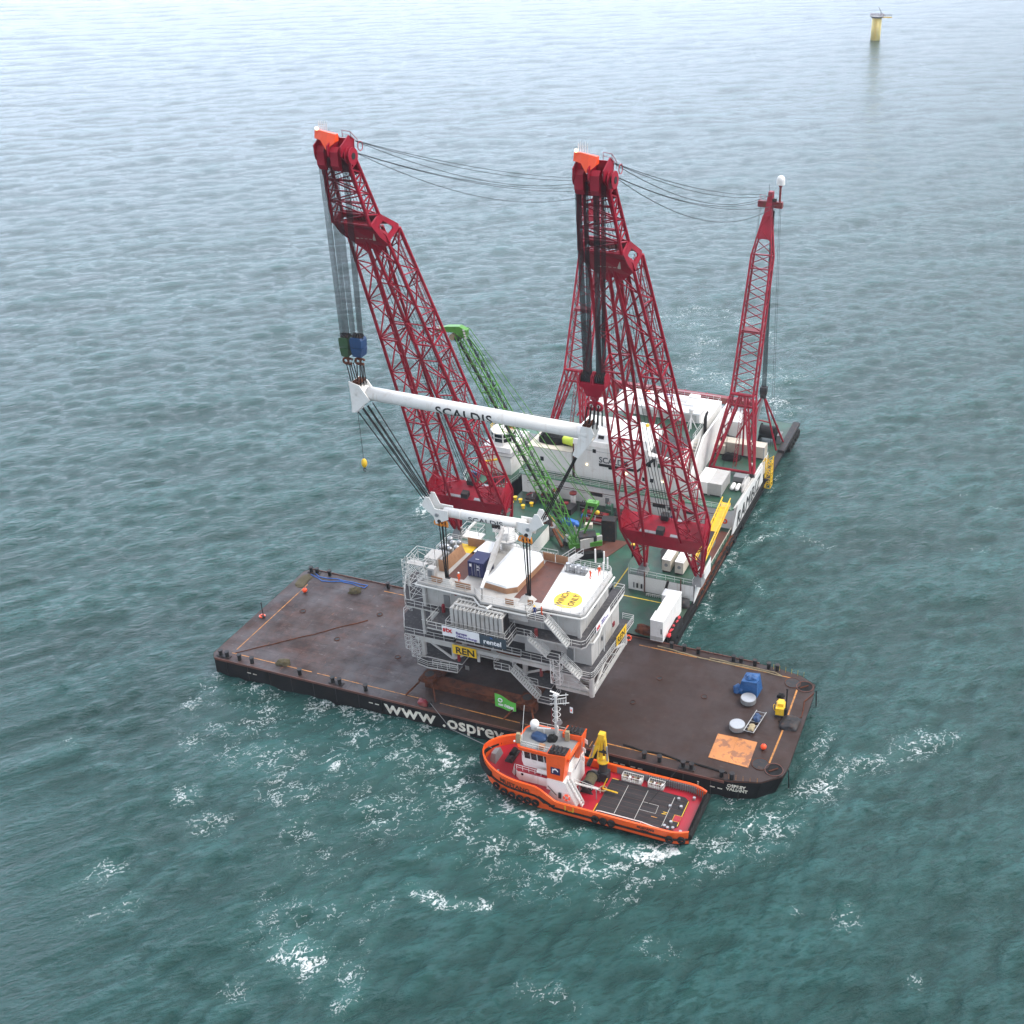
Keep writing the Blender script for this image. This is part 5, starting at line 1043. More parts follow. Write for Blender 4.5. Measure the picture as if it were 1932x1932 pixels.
# ------------------------------------------------------------------ spreader beams
g = thing('spreader_beam', 'long white tubular spreader beam hanging between the two red cranes', 'spreader beam', (-.9, -5, 49.8))
A_, B_ = Vector((-18.6, -5, 50.8)), Vector((17.2, -5, 50.2))
mb = MB(); mb.tube(A_ + Vector((1.6, 0, 0)), B_ - Vector((1.6, 0, 0)), 1.0, 'white', 28); mb.tube(A_ + Vector((.1, 0, 0)), A_ + Vector((1.6, 0, 0)), 1.2, 'white', 24, r2=1.01); mb.tube(B_ - Vector((1.6, 0, 0)), B_ - Vector((.1, 0, 0)), 1.01, 'white', 24, r2=1.06)
mb.build('tube', g, smooth=False)
for p in g.children[0].data.polygons: p.use_smooth = len(p.vertices) == 4
for c, s in ((A_, -1),):
    mb = MB()
    for dy in (-1.15, 1.0):
        mb.slab([c + Vector((s * .8, dy, 1.9)), c + Vector((-s * .9, dy, 1.5)), c + Vector((-s * 2.4, dy, -.6)), c + Vector((-s * 1.6, dy, -1.2)), c + Vector((s * .3, dy, -2.9)), c + Vector((s * .8, dy, -2.9)), c + Vector((s * .6, dy, -.5))], (0, .15, 0), 'white')
    mb.hexa([c + Vector((s * .1, -1, -2.9)), c + Vector((s * .8, -1, -2.9)), c + Vector((s * .8, 1, -2.9)), c + Vector((s * .1, 1, -2.9))] if s > 0 else [c + Vector((s * .8, -1, -2.9)), c + Vector((s * .1, -1, -2.9)), c + Vector((s * .1, 1, -2.9)), c + Vector((s * .8, 1, -2.9))],
            [c + Vector((s * .2, -1, 1.4)), c + Vector((s * .8, -1, 1.6)), c + Vector((s * .8, 1, 1.6)), c + Vector((s * .2, 1, 1.4))] if s > 0 else [c + Vector((s * .8, -1, 1.6)), c + Vector((s * .2, -1, 1.4)), c + Vector((s * .2, 1, 1.4)), c + Vector((s * .8, 1, 1.6))], 'white')
    for k in (-.5, .1): mb.tube(c + Vector((k * s, -.9, 1.7)), c + Vector((k * s, .9, 1.7)), .3, 'rustm', 10)
    mb.build('end_plate', g)
mb = MB()
for dy in (-1.0, .9): mb.slab([B_ + Vector((x, dy, z)) for x, z in ((-.9, 1.25), (.55, 1.2), (.95, .3), (.4, -1.1), (-1.5, -3.7), (-2.3, -3.3), (-1.5, -1.2))], (0, .12, 0), 'white')
mb.slab([B_ + Vector((.3, -.9, -1.1)), B_ + Vector((.3, .9, -1.1)), B_ + Vector((-1.6, .9, -3.6)), B_ + Vector((-1.6, -.9, -3.6))], (-.1, 0, .1), 'beige'); mb.tube(B_ + Vector((-1.5, -.9, -2.6)), B_ + Vector((-1.5, .9, -2.6)), .55, 'rustm', 12)
for k in (-.5, .1): mb.tube(B_ + Vector((k, -.9, 1.35)), B_ + Vector((k, .9, 1.35)), .28, 'rustm', 10)
mb.build('end_plate', g)
bd = (B_ - A_).normalized()
def ontube(A0, B0, Rr, phi0):
    d0 = (B0 - A0).normalized(); slope = d0.z / d0.x
    def f(p):
        t = p.z - 0.0; axz = A0.z + (p.x - A0.x) * slope; a_ = phi0 + t / Rr; rr = Rr + .012 + .5 * abs(p.y) * 0
        return Vector((p.x, A0.y - rr * math.cos(a_), axz + rr * math.sin(a_)))
    return f
text('SCALDIS', 1.9, (A_.x + 12.8, 0, 0), (1, 0, 0), (0, 0, 1), 'lblack', g, bold=.035, sx=1.12, thick=.001, sp=1.12, fn=ontube(A_, B_, 1.0, R(-55)))
g = thing('spreader_beam', 'short white tubular spreader beam with orange shackles close above the substation roof', 'spreader beam', (.4, -5, 33.5))
a_, b_ = Vector((-6.9, -5, 33.3)), Vector((7.4, -5, 33.8))
mb = MB(); mb.tube(a_ + Vector((.6, 0, 0)), b_ - Vector((.6, 0, 0)), .72, 'white', 22); mb.tube(a_ + Vector((3.2, 0, .1)), a_ + Vector((3.5, 0, .1)), .76, 'white', 22); mb.build('tube', g)
for p in g.children[0].data.polygons: p.use_smooth = len(p.vertices) == 4
for c, s in ((a_, -1), (b_, 1)):
    mb = MB()
    for dy in (-.9, .75): mb.slab([c + Vector((-s * 1.6, dy, -.7)), c + Vector((s * .5, dy, -1.8)), c + Vector((s * .8, dy, -.6)), c + Vector((s * 2.7, dy, 1.0)), c + Vector((s * 1.9, dy, 2.5)), c + Vector((s * 1.3, dy, 2.5)), c + Vector((s * .5, dy, .75)), c + Vector((-s * 1.6, dy, .75))], (0, .12, 0), 'white')
    mb.tube(c + Vector((s * .2, -1.1, -.2)), c + Vector((s * .2, 1.1, -.2)), .3, 'steel', 10); mb.tube(c + Vector((-s * .1, -1.0, -1.2)), c + Vector((-s * .1, 1.0, -1.2)), .3, 'dark', 10); mb.build('end_plate', g)
text('SCALDIS', 1.15, (a_.x + 4.8, 0, 0), (1, 0, 0), (0, 0, 1), 'slate', g, bold=.012, sx=1.3, thick=.001, fn=ontube(a_, b_, .72, R(-48)))
# slings
def slings(name, label, pairs, r, m='sling', group=None, extra=None, cat='sling'):
    g = thing(name, label, cat, pairs[0][0], group); mb = MB()
    for a, b in pairs: mb.tube(a, b, r, m, 5)
    mb.build('strand', g)
    if extra: extra(g)
    return g
slings('lifting_sling', 'black slings between the green hook and the left end of the long white beam', [((-19.9 + i * .25, -5.3 + .6 * (i % 2), 55.0), (-19.3 + i * .15, -5.5 + 1.0 * (i % 2), 52.0)) for i in range(4)], .08, group='slings of the lift')
slings('lifting_sling', 'black slings between the blue hook and the left end of the long white beam', [((-18.2 + i * .24, -5.3 + .6 * (i % 2), 55.2), (-18.3 + i * .25, -5.5 + 1.0 * (i % 2), 52.0)) for i in range(5)], .08, group='slings of the lift')
slings('lifting_sling', 'bunch of thick black slings between the red hook and the long white beam', [((17.0 + i * .26, -5.4 + .8 * (i % 2), 54.2), (16.6 + i * .3, -5.6 + 1.2 * (i % 2), 51.2)) for i in range(8)], .11, group='slings of the lift')
slings('lifting_sling', 'fan of six thin black slings running slantwise down from the long white beam', [((-18.9 + i * .42, -5.4 + .8 * (i % 2), 47.8 + .28 * i), (-9.2 + i * .12, -5.3 + .6 * (i % 2), 34.6 + .22 * i)) for i in range(6)], .085, group='slings of the lift')
slings('lifting_sling', 'thick dark sling bundle running from the long white beam past the green crane', [((15.2 + .12 * i, -5.4 + .4 * (i % 2), 46.6 + .1 * i), (9.5 + .12 * i, -5.3 + .4 * (i % 2), 35.4 - .1 * i)) for i in range(4)], .075, group='slings of the lift')
for x, lb in ((-6.8, 'dark vertical sling from the left end of the short white beam to the substation'), (6.9, 'dark vertical sling from the right end of the short white beam to the substation')):
    def ex(g, x=x):
        mb = MB()
        for i in range(7): mb.torus((x - .8 + i * .28, -5.3 + .25 * (i % 3), 31.5 - .25 * (i % 3)), .38, .12, 'slingorange', (1, .2 * (i - 3), .1), nu=12, nv=6)
        mb.build('shackle', g)
    slings('lifting_sling', lb, [((x - .5 + .3 * i, -5.2 + .3 * (i % 2), 31.4), (x - .25 + .16 * i, -5.15, ZR + .8)) for i in range(4)], .09, group='slings of the lift', extra=ex)
# small auxiliary hook
g = thing('auxiliary_hook', 'small yellow hook ball hanging over the sea on a thin rope', 'hook', (-19.2, -5, 37.5))
MB().tube((-19.25, -5, 47.8), (-19.2, -5, 39.6), .035, 'rope', 4).build('rope', g); MB().ball((-19.2, -5, 39.1), .42, 'yellow', rz=.75).build('ball', g, smooth=True); MB().torus((-19.2, -5, 38.0), .25, .08, 'dark', (0, 1, 0), arc=4.6, a0=2).build('hook', g)
# ------------------------------------------------------------------ the heavy lift catamaran
RB = thing('crane_vessel', 'wide heavy lift catamaran with green decks, black hulls and a white deck house', 'ship', (0, 60, 0))
LD, PL, UD = 3.6, 6.8, 8.2      # low deck, fore platform, upper deck
hull = [(-22.4, 14.6), (-6.5, 14.6), (-6.5, 29), (6.2, 29), (6.2, 14.6), (20.6, 14.4), (22.4, 17.5), (22.4, 103), (-22.4, 103)]
mb = MB(); n_ = len(hull)
mb.add([(x, y, -1.5) for x, y in hull] + [(x, y, LD) for x, y in hull], [(i, (i + 1) % n_, n_ + (i + 1) % n_, n_ + i) for i in range(n_)], 'black')
mb.add([(x, y, LD) for x, y in hull], [tuple(range(n_))], 'green'); mb.build('hull', RB)
mb = MB(); mb.box(22.38, 22.95, 17.6, 102, LD - 1.4, LD - .6, 'rubber'); mb.box(22.38, 22.6, 17.6, 102, .2, .5, 'rubber')
mb.build('fender_strip', RB)
mb = MB(); mb.box(22.38, 22.7, 29, 52, 1.2, LD - .3, 'rustm')
for k in range(26): mb.torus((22.85, 29.5 + k * .88, 2.4 + .25 * (k % 2)), .36, .12, 'rustm', (1, 0, .2 * (k % 3)), nu=10, nv=5)
mb.build('fender_chain', RB, 'rusty chain fender along the right hull')
for yy in (48.0, 52.6, 58.0): MB().torus((22.9, yy, 1.9), .7, .3, 'rubber', (1, 0, 0)).build('tyre_fender', RB)
mb = MB(); z = LD + .006
def st2(a, b, wd=.22, m='paint', z=z):
    a, b = Vector((*a, z)), Vector((*b, z)); d = (b - a).normalized(); nr = Vector((-d.y, d.x, 0)) * wd / 2; mb.add([a - nr, b - nr, b + nr, a + nr], [(0, 1, 2, 3)], m)
st2((8.1, 26.6), (8.2, 36.6)); st2((11.5, 24.7), (21.2, 24.7)); st2((11.5, 24.7), (9.0, 24.7)); mb.build('deck_line', RB)
# fore platform (white sides, green top) right and left
for s in (1, -1):
    mb = MB(); P_ = [(s * 10.6, 27.0), (s * 22.6, 27.0), (s * 22.6, 37.5), (s * 9.4, 37.5), (s * 9.4, 30)]
    if s < 0: P_ = P_[::-1]
    mb.prism(P_, PL - .06, PL, 'green'); mb.prism([(x * .999, y + (.02 if y < 28 else 0)) for x, y in P_], LD + .01, PL - .061, 'white'); mb.build('fore_platform', RB)
    x0, x1 = sorted((s * 10.8, s * 22.4))
    mb = MB(); 
    mb.slab([(s * 22.62, 26.98, LD - .4), (s * 22.62, 26.98, LD + .1), (s * 22.9, 27.0, PL + .25), (s * 22.9, 35.8, PL + .15), (s * 22.62, 30.5, LD + .4)] , (s * .12, 0, 0), 'white')
    mb.rail([(x0, 27.15, PL), (x1, 27.15, PL)], 'railm', h=1.05, mids=(.5,)); mb.rail([(s * 22.3, 27.2, PL), (s * 22.3, 33, PL)], 'railm'); mb.build('bulwark', RB)
mb = MB()
for x in (13.6, 20.3): mb.tube((x, 26.9, LD), (x, 26.9, PL + .9), .12, 'brown', 6)
for x in (12.1, 12.9): mb.box(x, x + .3, 26.86, 26.98, LD + .6, LD + 1.5, 'dark')
mb.box(11.5, 11.7, 26.86, 26.98, LD + .5, LD + 1.6, 'grey'); mb.build('pipe_guard', RB)
mb = MB(); mb.rail([(14.3, 25.9, LD), (17, 26.0, LD)], 'railm', h=.5, step=.4, r=.05); mb.build('ladder', RB)
MB().tube((18.3, 24.9, LD), (18.3, 24.9, LD + 3.2), .28, 'rustm', 8).tube((18.3, 24.9, LD + 3.2), (18.7, 24.7, LD + 4.8), .24, 'dark', 8).build('fairlead_post', RB)
MB().tube((8.3, 35.6, LD), (8.3, 35.6, LD + 3.6), .3, 'dark', 8).box(8.0, 8.6, 35.3, 35.9, LD + 3.6, LD + 3.8, 'yellow').build('fairlead_post', RB)
# main deck house across the ship
mb = MB(); mb.prism([(-22.2, 53.0), (22.2, 53.0), (22.2, 80), (-22.2, 80)], LD + .012, UD - .26, 'white'); mb.prism([(-22.4, 52.7), (22.4, 52.7), (22.4, 80.2), (-22.4, 80.2)], UD - .25, UD, 'green'); mb.build('deck_house', RB)
mb = MB(); mb.box(-22.4, 22.2, 51.9, 53.3, UD + .0, UD + .12, 'greenp')
mb.rail([(-22.2, 52.0, UD + .1), (22.0, 52.0, UD + .1)], 'railm', h=1.05, step=1.9, mids=(.33, .66)); mb.rail([(-22.2, 53.2, UD + .1), (13, 53.2, UD + .1)], 'greenp', h=1.0, step=1.9); mb.build('walkway', RB)
mb = MB()
mb.box(-21, 20.5, 52.9, 52.99, 6.3, 6.38, 'rustm'); mb.box(-21, 20.5, 52.9, 52.99, 5.9, 5.94, 'grey')
for x in (-7.2, 6.0): mb.box(x, x + 2.6, 52.82, 52.99, 5.6, 6.3, 'dark')
for x in (-1.2, 14.5, -16.5): mb.tube((x, 52.9, LD), (x, 52.9, UD), .09, 'dred', 5)
for x in (9.2, 12.3): mb.box(x, x + 1.9, 52.9, 52.99, 5.3, 6.0, 'dark')
for x in (19.4, 16.8, -4.0): mb.box(x, x + .8, 52.85, 52.99, 4.3, 5.6, 'grey')
mb.box(18.3, 19.0, 52.8, 52.98, 4.7, 5.4, 'dred'); mb.build('wall_pipe', RB)
for x in (-13.8, -10.2): MB().tube((x, 51.2, LD), (x, 51.2, LD + 2.6), .55, 'white', 12).tube((x, 51.2, LD + 2.6), (x, 51.2, LD + 2.9), .75, 'dred', 14).build('ventilator', RB)
MB().slab([(-8.2, 52.9, LD), (-6.2, 52.9, LD), (-7.2, 52.9, 6.0)], (0, -1.2, 0), 'white').build('bracket', RB)
# name panel on the right side
mb = MB(); mb.slab([(22.45, 51.0, 2.5), (22.45, 75.0, 2.5), (22.9, 72.6, 8.0), (22.9, 53.4, 8.9)], (.12, 0, 0), 'white'); mb.hexa([(22.2, 52.6, LD), (22.46, 52.6, LD), (22.46, 74, LD), (22.2, 74, LD)], [(22.2, 53, UD), (22.7, 53, UD + .3), (22.7, 73, UD), (22.2, 73, UD)], 'white')
nb = mb.build('name_panel', RB, 'white hull panel lettered RAMBIZ')
text('RAMBIZ', 4.9, (22.74, 54.0, 3.5), (.0, 1, 0), (.07, 0, 1), 'lblack', nb, bold=-.02, sp=1.12, sx=.93, loc=RB['_base'])
# side ledge outside, aft of the panel
mb = MB(); mb.box(22.4, 23.6, 75, 92, LD - .4, LD - .1, 'dark'); mb.box(22.4, 23.9, 88, 103, LD - .2, LD + .5, 'dark')
for k in range(5): mb.torus((23.8, 94 + k * 1.9, 2.0), .8, .38, 'rubber', (1, 0, 0))
mb.build('stern_fender', RB)
# upper block with the bridge
UB = MB(); UB.prism([(-11.4, 54.6), (10.6, 54.6), (10.6, 84), (-11.4, 84)], UD + .012, 15.6, 'white')
UB.slab([(10.6, 54.62, UD + .02), (15.4, 54.62, UD + .02), (14.8, 54.62, 10.0), (10.6, 54.62, 15.6)], (0, .3, 0), 'white')
ub = UB.build('upper_house', RB)
mb = MB(); mb.prism([(-11.4, 64.5), (10.5, 64.5), (10.5, 71.9), (-11.4, 71.9)], 15.61, 15.68, 'green'); mb.prism([(3.6, 56.5), (10.4, 54.8), (10.4, 64.4), (3.6, 64.4)], 15.62, 15.7, 'grating'); mb.build('roof_deck', ub)
mb = MB(); mb.hexa([(-11.4, 54.6, 15.61), (4.4, 54.6, 15.61), (4.0, 65, 15.61), (-11.4, 65, 15.61)], [(-11.4, 54.9, 16.6), (4.4, 54.9, 16.6), (4.0, 64.5, 16.6), (-11.4, 64.5, 16.6)], 'white')
mb.hexa([(-11.4, 55.0, 16.6), (4.2, 55.0, 16.6), (3.8, 64.2, 16.6), (-11.4, 64.2, 16.6)], [(-11.3, 55.8, 18.0), (3.9, 55.8, 18.0), (3.5, 63.6, 18.0), (-11.3, 63.6, 18.0)], 'roofwhite'); br_ = mb.build('bridge', RB)
for k in range(8):
    x = -8.3 + k * 1.45; MB().slab([(x, 54.85, 15.9), (x + 1.15, 54.85, 15.9), (x + 1.15, 54.98, 16.55), (x, 54.98, 16.55)], (0, -.05, .02), 'glass').build('window', br_)
for x in (-6.3, -1.9, 1.7): MB().slab([(x, 55.3, 17.2), (x + 1.2, 55.3, 17.2), (x + 1.2, 55.62, 17.8), (x, 55.62, 17.8)], (0, -.06, .03), 'glass').build('window', br_)
mb = MB(); mb.box(-1.5, -.2, 60.5, 61.8, 18.01, 20.0, 'white'); mb.tube((.6, 59, 18), (.6, 59, 21), .08, 'white', 5); mb.tube((-7.5, 60, 18), (-7.5, 60, 20.5), .1, 'white', 5); mb.box(-7, -4.5, 59, 62, 18.01, 18.9, 'white'); mb.ball((1.8, 61.5, 18.6), .4, 'yellow'); mb.ball((-9.0, 58, 18.5), .3, 'lamp'); mb.build('roof_equipment', br_)
mb = MB()
for x, z in ((-7.2, 14.3), (4.3, 13.2), (-3.9, 11.2), (3.2, 9.9), (4.8, 9.9), (-.6, 12.6)): mb.box(x, x + .7, 54.53, 54.59, z, z + .8, 'glass')
for x, z in ((6.4, 13.4),): mb.box(x, x + .8, 54.54, 54.59, z, z + .9, 'greenp')
mb.build('porthole', ub)
mb = MB(); mb.box(-11.42, -11.2, 54.5, 54.58, UD, 15.6, 'rustm'); mb.box(-11, 10, 54.55, 54.59, 14.7, 14.74, 'grey')
mb.slab([(-5.9, 54.54, 12.2), (2.2, 54.54, 12.2), (2.2, 54.54, 11.6), (-5.9, 54.54, 11.6)], (0, -.03, 0), 'lblack'); mb.slab([(2.2, 54.54, 11.6), (2.2, 54.54, 12.2), (5.4, 54.54, 15.2), (5.9, 54.54, 15.2), (5.9, 54.54, 13.4), (5.6, 54.54, 13.4), (5.6, 54.54, 14.6)], (0, -.03, 0), 'lblack'); mb.build('emblem', ub)
text('SCALDIS', 1.75, (-5.9, 54.52, 12.45), (1, 0, 0), (0, 0, 1), 'slate', ub, bold=.02, sx=.95, loc=RB['_base'])
for x, z in ((-8.6, 11.4), (7.3, 10.4), (-.3, 10.8)): MB().box(x, x + .25, 54.4, 54.55, z, z + .15, 'lamp').build('deck_lamp', ub)
# right side wall with stairs
mb = MB(); mb.stairs((11.6, 65.5, 15.5), (11.2, 57.6, UD + .1), (-1.0, 0, 0), 'white', 'beige', step=.45); mb.rail([(10.5, 64, 15.7), (10.5, 72, 15.7)], 'railm'); mb.build('stairs', RB)
mb = MB(); mb.slab([(12.2, 56.5, UD), (12.2, 84, UD), (12.2, 84, 15.5), (12.2, 66, 15.6), (12.2, 56.5, 10.0)], (-.4, 0, 0), 'white'); mb.build('side_screen', RB)
mb = MB()
for y in (70.6, 71.4): mb.tube((10.9, y, 14), (10.9, y, 17.6), .22, 'dark', 8); mb.tube((10.9, y, 17.6), (11.1, y + .5, 18.6), .2, 'dark', 8)
mb.build('exhaust_pipe', RB)
# rear house, roof equipment
mb = MB(); mb.prism([(-7, 71.6), (9.4, 71.6), (9.4, 77.8), (-7, 77.8)], 15.69, 17.7, 'white'); mb.prism([(-7.2, 71.4), (9.6, 71.4), (9.6, 78.0), (-7.2, 78.0)], 17.71, 17.85, 'roofwhite'); mb.prism([(-5, 74.5), (7.2, 74.5), (7.2, 77.4), (-5, 77.4)], 17.86, 18.25, 'roofwhite'); rh = mb.build('rear_house', RB)
mb = MB(); mb.rail([(9.4, 71.8, 17.85), (9.4, 77.8, 17.85)], 'railm'); mb.rail([(10.4, 78, 15.6), (10.4, 83.8, 15.6), (-9, 83.8, 15.6)], 'railm'); mb.box(4.4, 6.6, 80.0, 81.6, 15.62, 17.4, 'white'); mb.disc((7.6, 81, 15.62), .8, .9, 'white'); mb.box(1.5, 5.5, 75, 76.5, 18.26, 18.32, 'greyw'); mb.build('roof_rail', rh)
mb = MB(); mb.box(-3, 3, 71.5, 71.59, 15.9, 17.2, 'greyw'); mb.box(5.5, 8.8, 71.5, 71.59, 15.9, 17.4, 'greyw'); mb.build('shutter', rh)
g = thing('satellite_mast', 'white lattice tripod with a white dome on the green roof deck', 'mast', (8.6, 68.6, 15.7)); mb = MB()
for a in (0, 2.1, 4.2): mb.tube((8.6 + 1.2 * math.cos(a + .5), 68.6 + 1.2 * math.sin(a + .5), 15.7), (8.6, 68.6, 18.4), .1, 'white', 5)
mb.tube((8.6, 68.6, 15.7), (8.6, 68.6, 19.6), .14, 'white', 6); mb.build('tripod', g); MB().ball((8.6, 68.6, 20.0), .55, 'white').tube((8.6, 68.6, 19.2), (8.6, 68.6, 19.6), .4, 'white', 10, r2=.55).build('dome', g, smooth=False)
heap_ = lambda nm, lb, cat, x, y, z, rx, ry, rz, m, sd: single(MB().lump((x, y, z), rx, ry, rz, m, sd), nm, lb, cat, (x, y, z), smooth=True)
heap_('tarpaulin', 'blue tarpaulin heap at the far edge of the white rear roof', 'tarpaulin', .6, 80.4, 15.62, 3.2, 1.1, 1.2, 'bright', 41)
g = thing('rescue_boat', 'small orange rescue boat beside the blue tarpaulin on the far roof', 'boat', (-5.0, 80.2, 15.6)); MB().ball((-5.0, 80.2, 16.2), 2.2, 'beacon', ry=.8, rz=.7).build('hull', g, smooth=True); MB().hexa([(-6.0, 79.8, 16.7), (-4.2, 79.8, 16.7), (-4.2, 80.6, 16.7), (-6.0, 80.6, 16.7)], [(-5.8, 79.9, 17.3), (-4.4, 79.9, 17.3), (-4.4, 80.5, 17.3), (-5.8, 80.5, 17.3)], 'beacon').build('canopy', g)
# white house at the right rear
mb = MB(); mb.prism([(8.4, 84.3), (15, 84.3), (15, 91), (8.4, 91)], LD, 11.0, 'white'); mb.prism([(8.2, 84.1), (15.2, 84.1), (15.2, 91.2), (8.2, 91.2)], 11.01, 11.15, 'roofwhite'); mb.box(-21, -8, 86, 90, LD, 9.5, 'white'); mb.build('winch_house', RB)
# left block with gear on top
mb = MB(); mb.prism([(-21.3, 54.6), (-11.8, 54.6), (-11.8, 61.6), (-21.3, 61.6)], UD + .012, 13.5, 'white'); mb.prism([(-21.4, 54.5), (-11.7, 54.5), (-11.7, 61.7), (-21.4, 61.7)], 13.51, 13.6, 'beige'); lb_ = mb.build('store_house', RB)
MB().box(-18.6, -17.9, 54.5, 54.59, 10.6, 11.5, 'glass').build('porthole', lb_)
g = thing('net_bundle', 'large dark bundle of folded fenders on the cream roof of the left white block', 'fender bundle', (-17.2, 58.0, 13.6)); mb = MB()
for i in range(6): mb.tube((-19.0 + i * .72, 56.6, 14.5), (-19.0 + i * .72, 59.6, 14.6), .75, 'rubber', 9)
mb.lump((-17.2, 58, 13.6), 2.6, 1.9, 2.0, 'rubber', 51, amp=.15); mb.build('fender', g)
mb = MB()
for i in range(3): mb.torus((-18.4 + i * 1.2, 58, 13.8), 1.75, .05, 'dred', (1, 0, .1), nu=16, nv=4, arc=3.1, a0=0)
mb.build('lashing', g)
g = thing('lime_tank', 'lime green cylindrical tank on the roof edge of the left white block', 'tank', (-13.2, 57.4, 13.6)); MB().tube((-14.6, 57.6, 14.5), (-12.0, 57.0, 14.5), .85, 'lime', 18).build('body', g); MB().box(-14.4, -12.3, 56.7, 57.9, 13.62, 13.95, 'dark').build('cradle', g)
mb = MB()
for t in (.2, .5, .8): p = Vector((-14.6, 57.6, 14.5)).lerp(Vector((-12.0, 57.0, 14.5)), t); mb.torus(p, .86, .04, 'lime', (2.6, -.6, 0), nu=20, nv=4)
mb.build('band', g)
# low deck machinery between the cranes: winches, hose reels and stores
def winch(x, y, z, r_, L, rz, label, dm='rope', fm='dark', nm='winch', grp=None):
    g = thing(nm, label, 'winch', (x, y, z), grp); c, s = math.cos(rz), math.sin(rz); P = lambda a, h, o=0: (x + a * c - o * s, y + a * s + o * c, z + h)
    MB().tube(P(-L / 2, r_ * 1.1), P(L / 2, r_ * 1.1), r_ * .8, dm, 18).build('drum', g)
    mb = MB()
    for a in (-L / 2, L / 2): mb.tube(P(a - .08, r_ * 1.1), P(a + .08, r_ * 1.1), r_, fm, 18)
    mb.build('flange', g); mb = MB()
    for a in (-L / 2 - .3, L / 2 + .3): mb.slab([P(a, 0, -r_), P(a, 0, r_), P(a, r_ * 1.4, .25), P(a, r_ * 1.4, -.25)], (c * .15, s * .15, 0), fm)
    mb.build('frame', g); MB().obox(P(L / 2 + .9, 0), .9, r_ * 1.3, r_ * 1.1, rz, 'grey').build('motor', g); return g
winch(-11.6, 39.6, LD, 1.7, 2.4, 0.1, 'large rusty brown winch drum on the green deck left of the green crane', 'rustm', 'dark')
winch(15.2, 34.6, PL, 1.0, 1.4, 1.5, 'small brown rope winch behind the white generator boxes on the fore platform', 'rustm', 'grey')
winch(12.3, 46.5, LD, 1.5, 3.0, 0, 'grey and dark rope winch behind the base of the right crane', 'dark', 'steel'); winch(18.2, 46.0, LD, 1.6, 2.2, 0, 'dark rope winch left of the yellow gangway', 'rope', 'dark')
winch(13.3, 41.0, PL - 2.8, 1.2, 3.4, 0, 'black and white banded winch drum in front of the right crane base', 'dark', 'white')
winch(19.0, 93.0, LD, 1.8, 3.4, 0, 'big black winch at the right rear corner between the red tripod legs', 'rope', 'rubber')
winch(-19.0, 93.0, LD, 1.8, 3.4, 0, 'big black winch at the left rear corner of the catamaran', 'rope', 'rubber')
winch(9.8, 49.8, LD, 1.1, 2.0, 0, 'dark blue winch at the foot of the long white wall', 'navy', 'navy')
g = thing('dark_tank', 'dark flat topped tank with red hatch in front of the white wall', 'tank', (-10.8, 48.4, LD)); MB().prism([(-12.6, 47.0), (-9.0, 47.2), (-8.8, 50.0), (-12.4, 49.8)], LD + .01, LD + 1.3, 'dark').build('body', g); MB().disc((-10.9, 49.2, LD + 1.3), .5, .25, 'dred').build('hatch', g)
for k, (x, y, w_, d_, h, m, lb) in enumerate(((-6.9, 50.3, 2.4, 1.4, 1.6, 'dark', 'dark machine unit right of the white vent pipes'), (-4.4, 48.6, 5.4, 1.0, .9, 'dred', 'long dark red beam lying behind the green gantry frame'), (-3.4, 46.2, 5.0, .9, .8, 'dred', 'second dark red beam lying nearer to the green gantry frame'), (-2.2, 50.6, 1.2, 1.2, 2.0, 'greenp', 'upright dark green box against the white wall'), (1.0, 49.6, 3.0, 1.8, 1.2, 'dark', 'low dark machinery pack left of the right crane legs'), (5.0, 50.4, 3.2, 1.4, 1.4, 'dark', 'dark machinery pack between the legs of the right crane'), (15.2, 50.4, 2.2, 1.6, 1.7, 'grey', 'grey deck box at the foot of the wall behind the right crane'), (-15.8, 50.6, 2.2, 1.8, 1.5, 'dark', 'dark pump unit left of the white vent pipes'), (-18.6, 50.0, 2.0, 2.6, 1.3, 'dark', 'dark hose rack near the left white wall'))):
    g = thing('deck_unit', lb, 'machinery', (x, y, LD), 'machinery along the white wall'); MB().obox((x, y, LD + .01), w_, d_, h, .05 * (k % 3 - 1), m).build('body', g)
    mb = MB(); rg = random.Random(60 + k)
    for i in range(5): a = x + rg.uniform(-.45, .45) * w_; mb.tube((a, y + rg.uniform(-.4, .4) * d_, LD + h), (a, y + rg.uniform(-.4, .4) * d_, LD + h + rg.uniform(.2, .7)), .12, rg.choice(('dred', 'dark', 'grey')), 7)
    mb.tube((x - w_ * .5, y - d_ * .55, LD + h * .6), (x + w_ * .5, y - d_ * .55, LD + h * .5), .08, 'grey', 5); mb.build('fitting', g)
heap_('tarpaulin', 'crumpled bright blue tarpaulin on the green deck beside the green lattice boom', 'tarpaulin', -8.0, 44.4, LD, 1.9, .8, .9, 'bright', 61)
heap_('tarpaulin', 'small blue cloth heap left of the long dark red beams', 'tarpaulin', -6.4, 47.6, LD, .5, .5, .8, 'bright', 62)
for k, (x, y) in enumerate(((-22.0, 49.2), (-20.6, 48.6), (-19.1, 46.6), (-17.9, 48.0), (-19.6, 50.6), (-21.8, 47.1))):
    lb = ['at the left end', 'with a second disc below its cap', 'nearest the viewer', 'at the right end', 'farthest from the viewer', 'beside the left crane base beam'][k]
    g = thing('mooring_bollard', 'yellow bollard ' + lb + ' of its group on the green deck', 'bollard', (x, y, LD), 'yellow bollards'); MB().tube((x, y, LD + .01), (x, y, LD + .6), .28, 'yellow', 10).build('post', g); MB().tube((x, y, LD + .6), (x, y, LD + .78), .42, 'yellow', 12).build('cap', g)
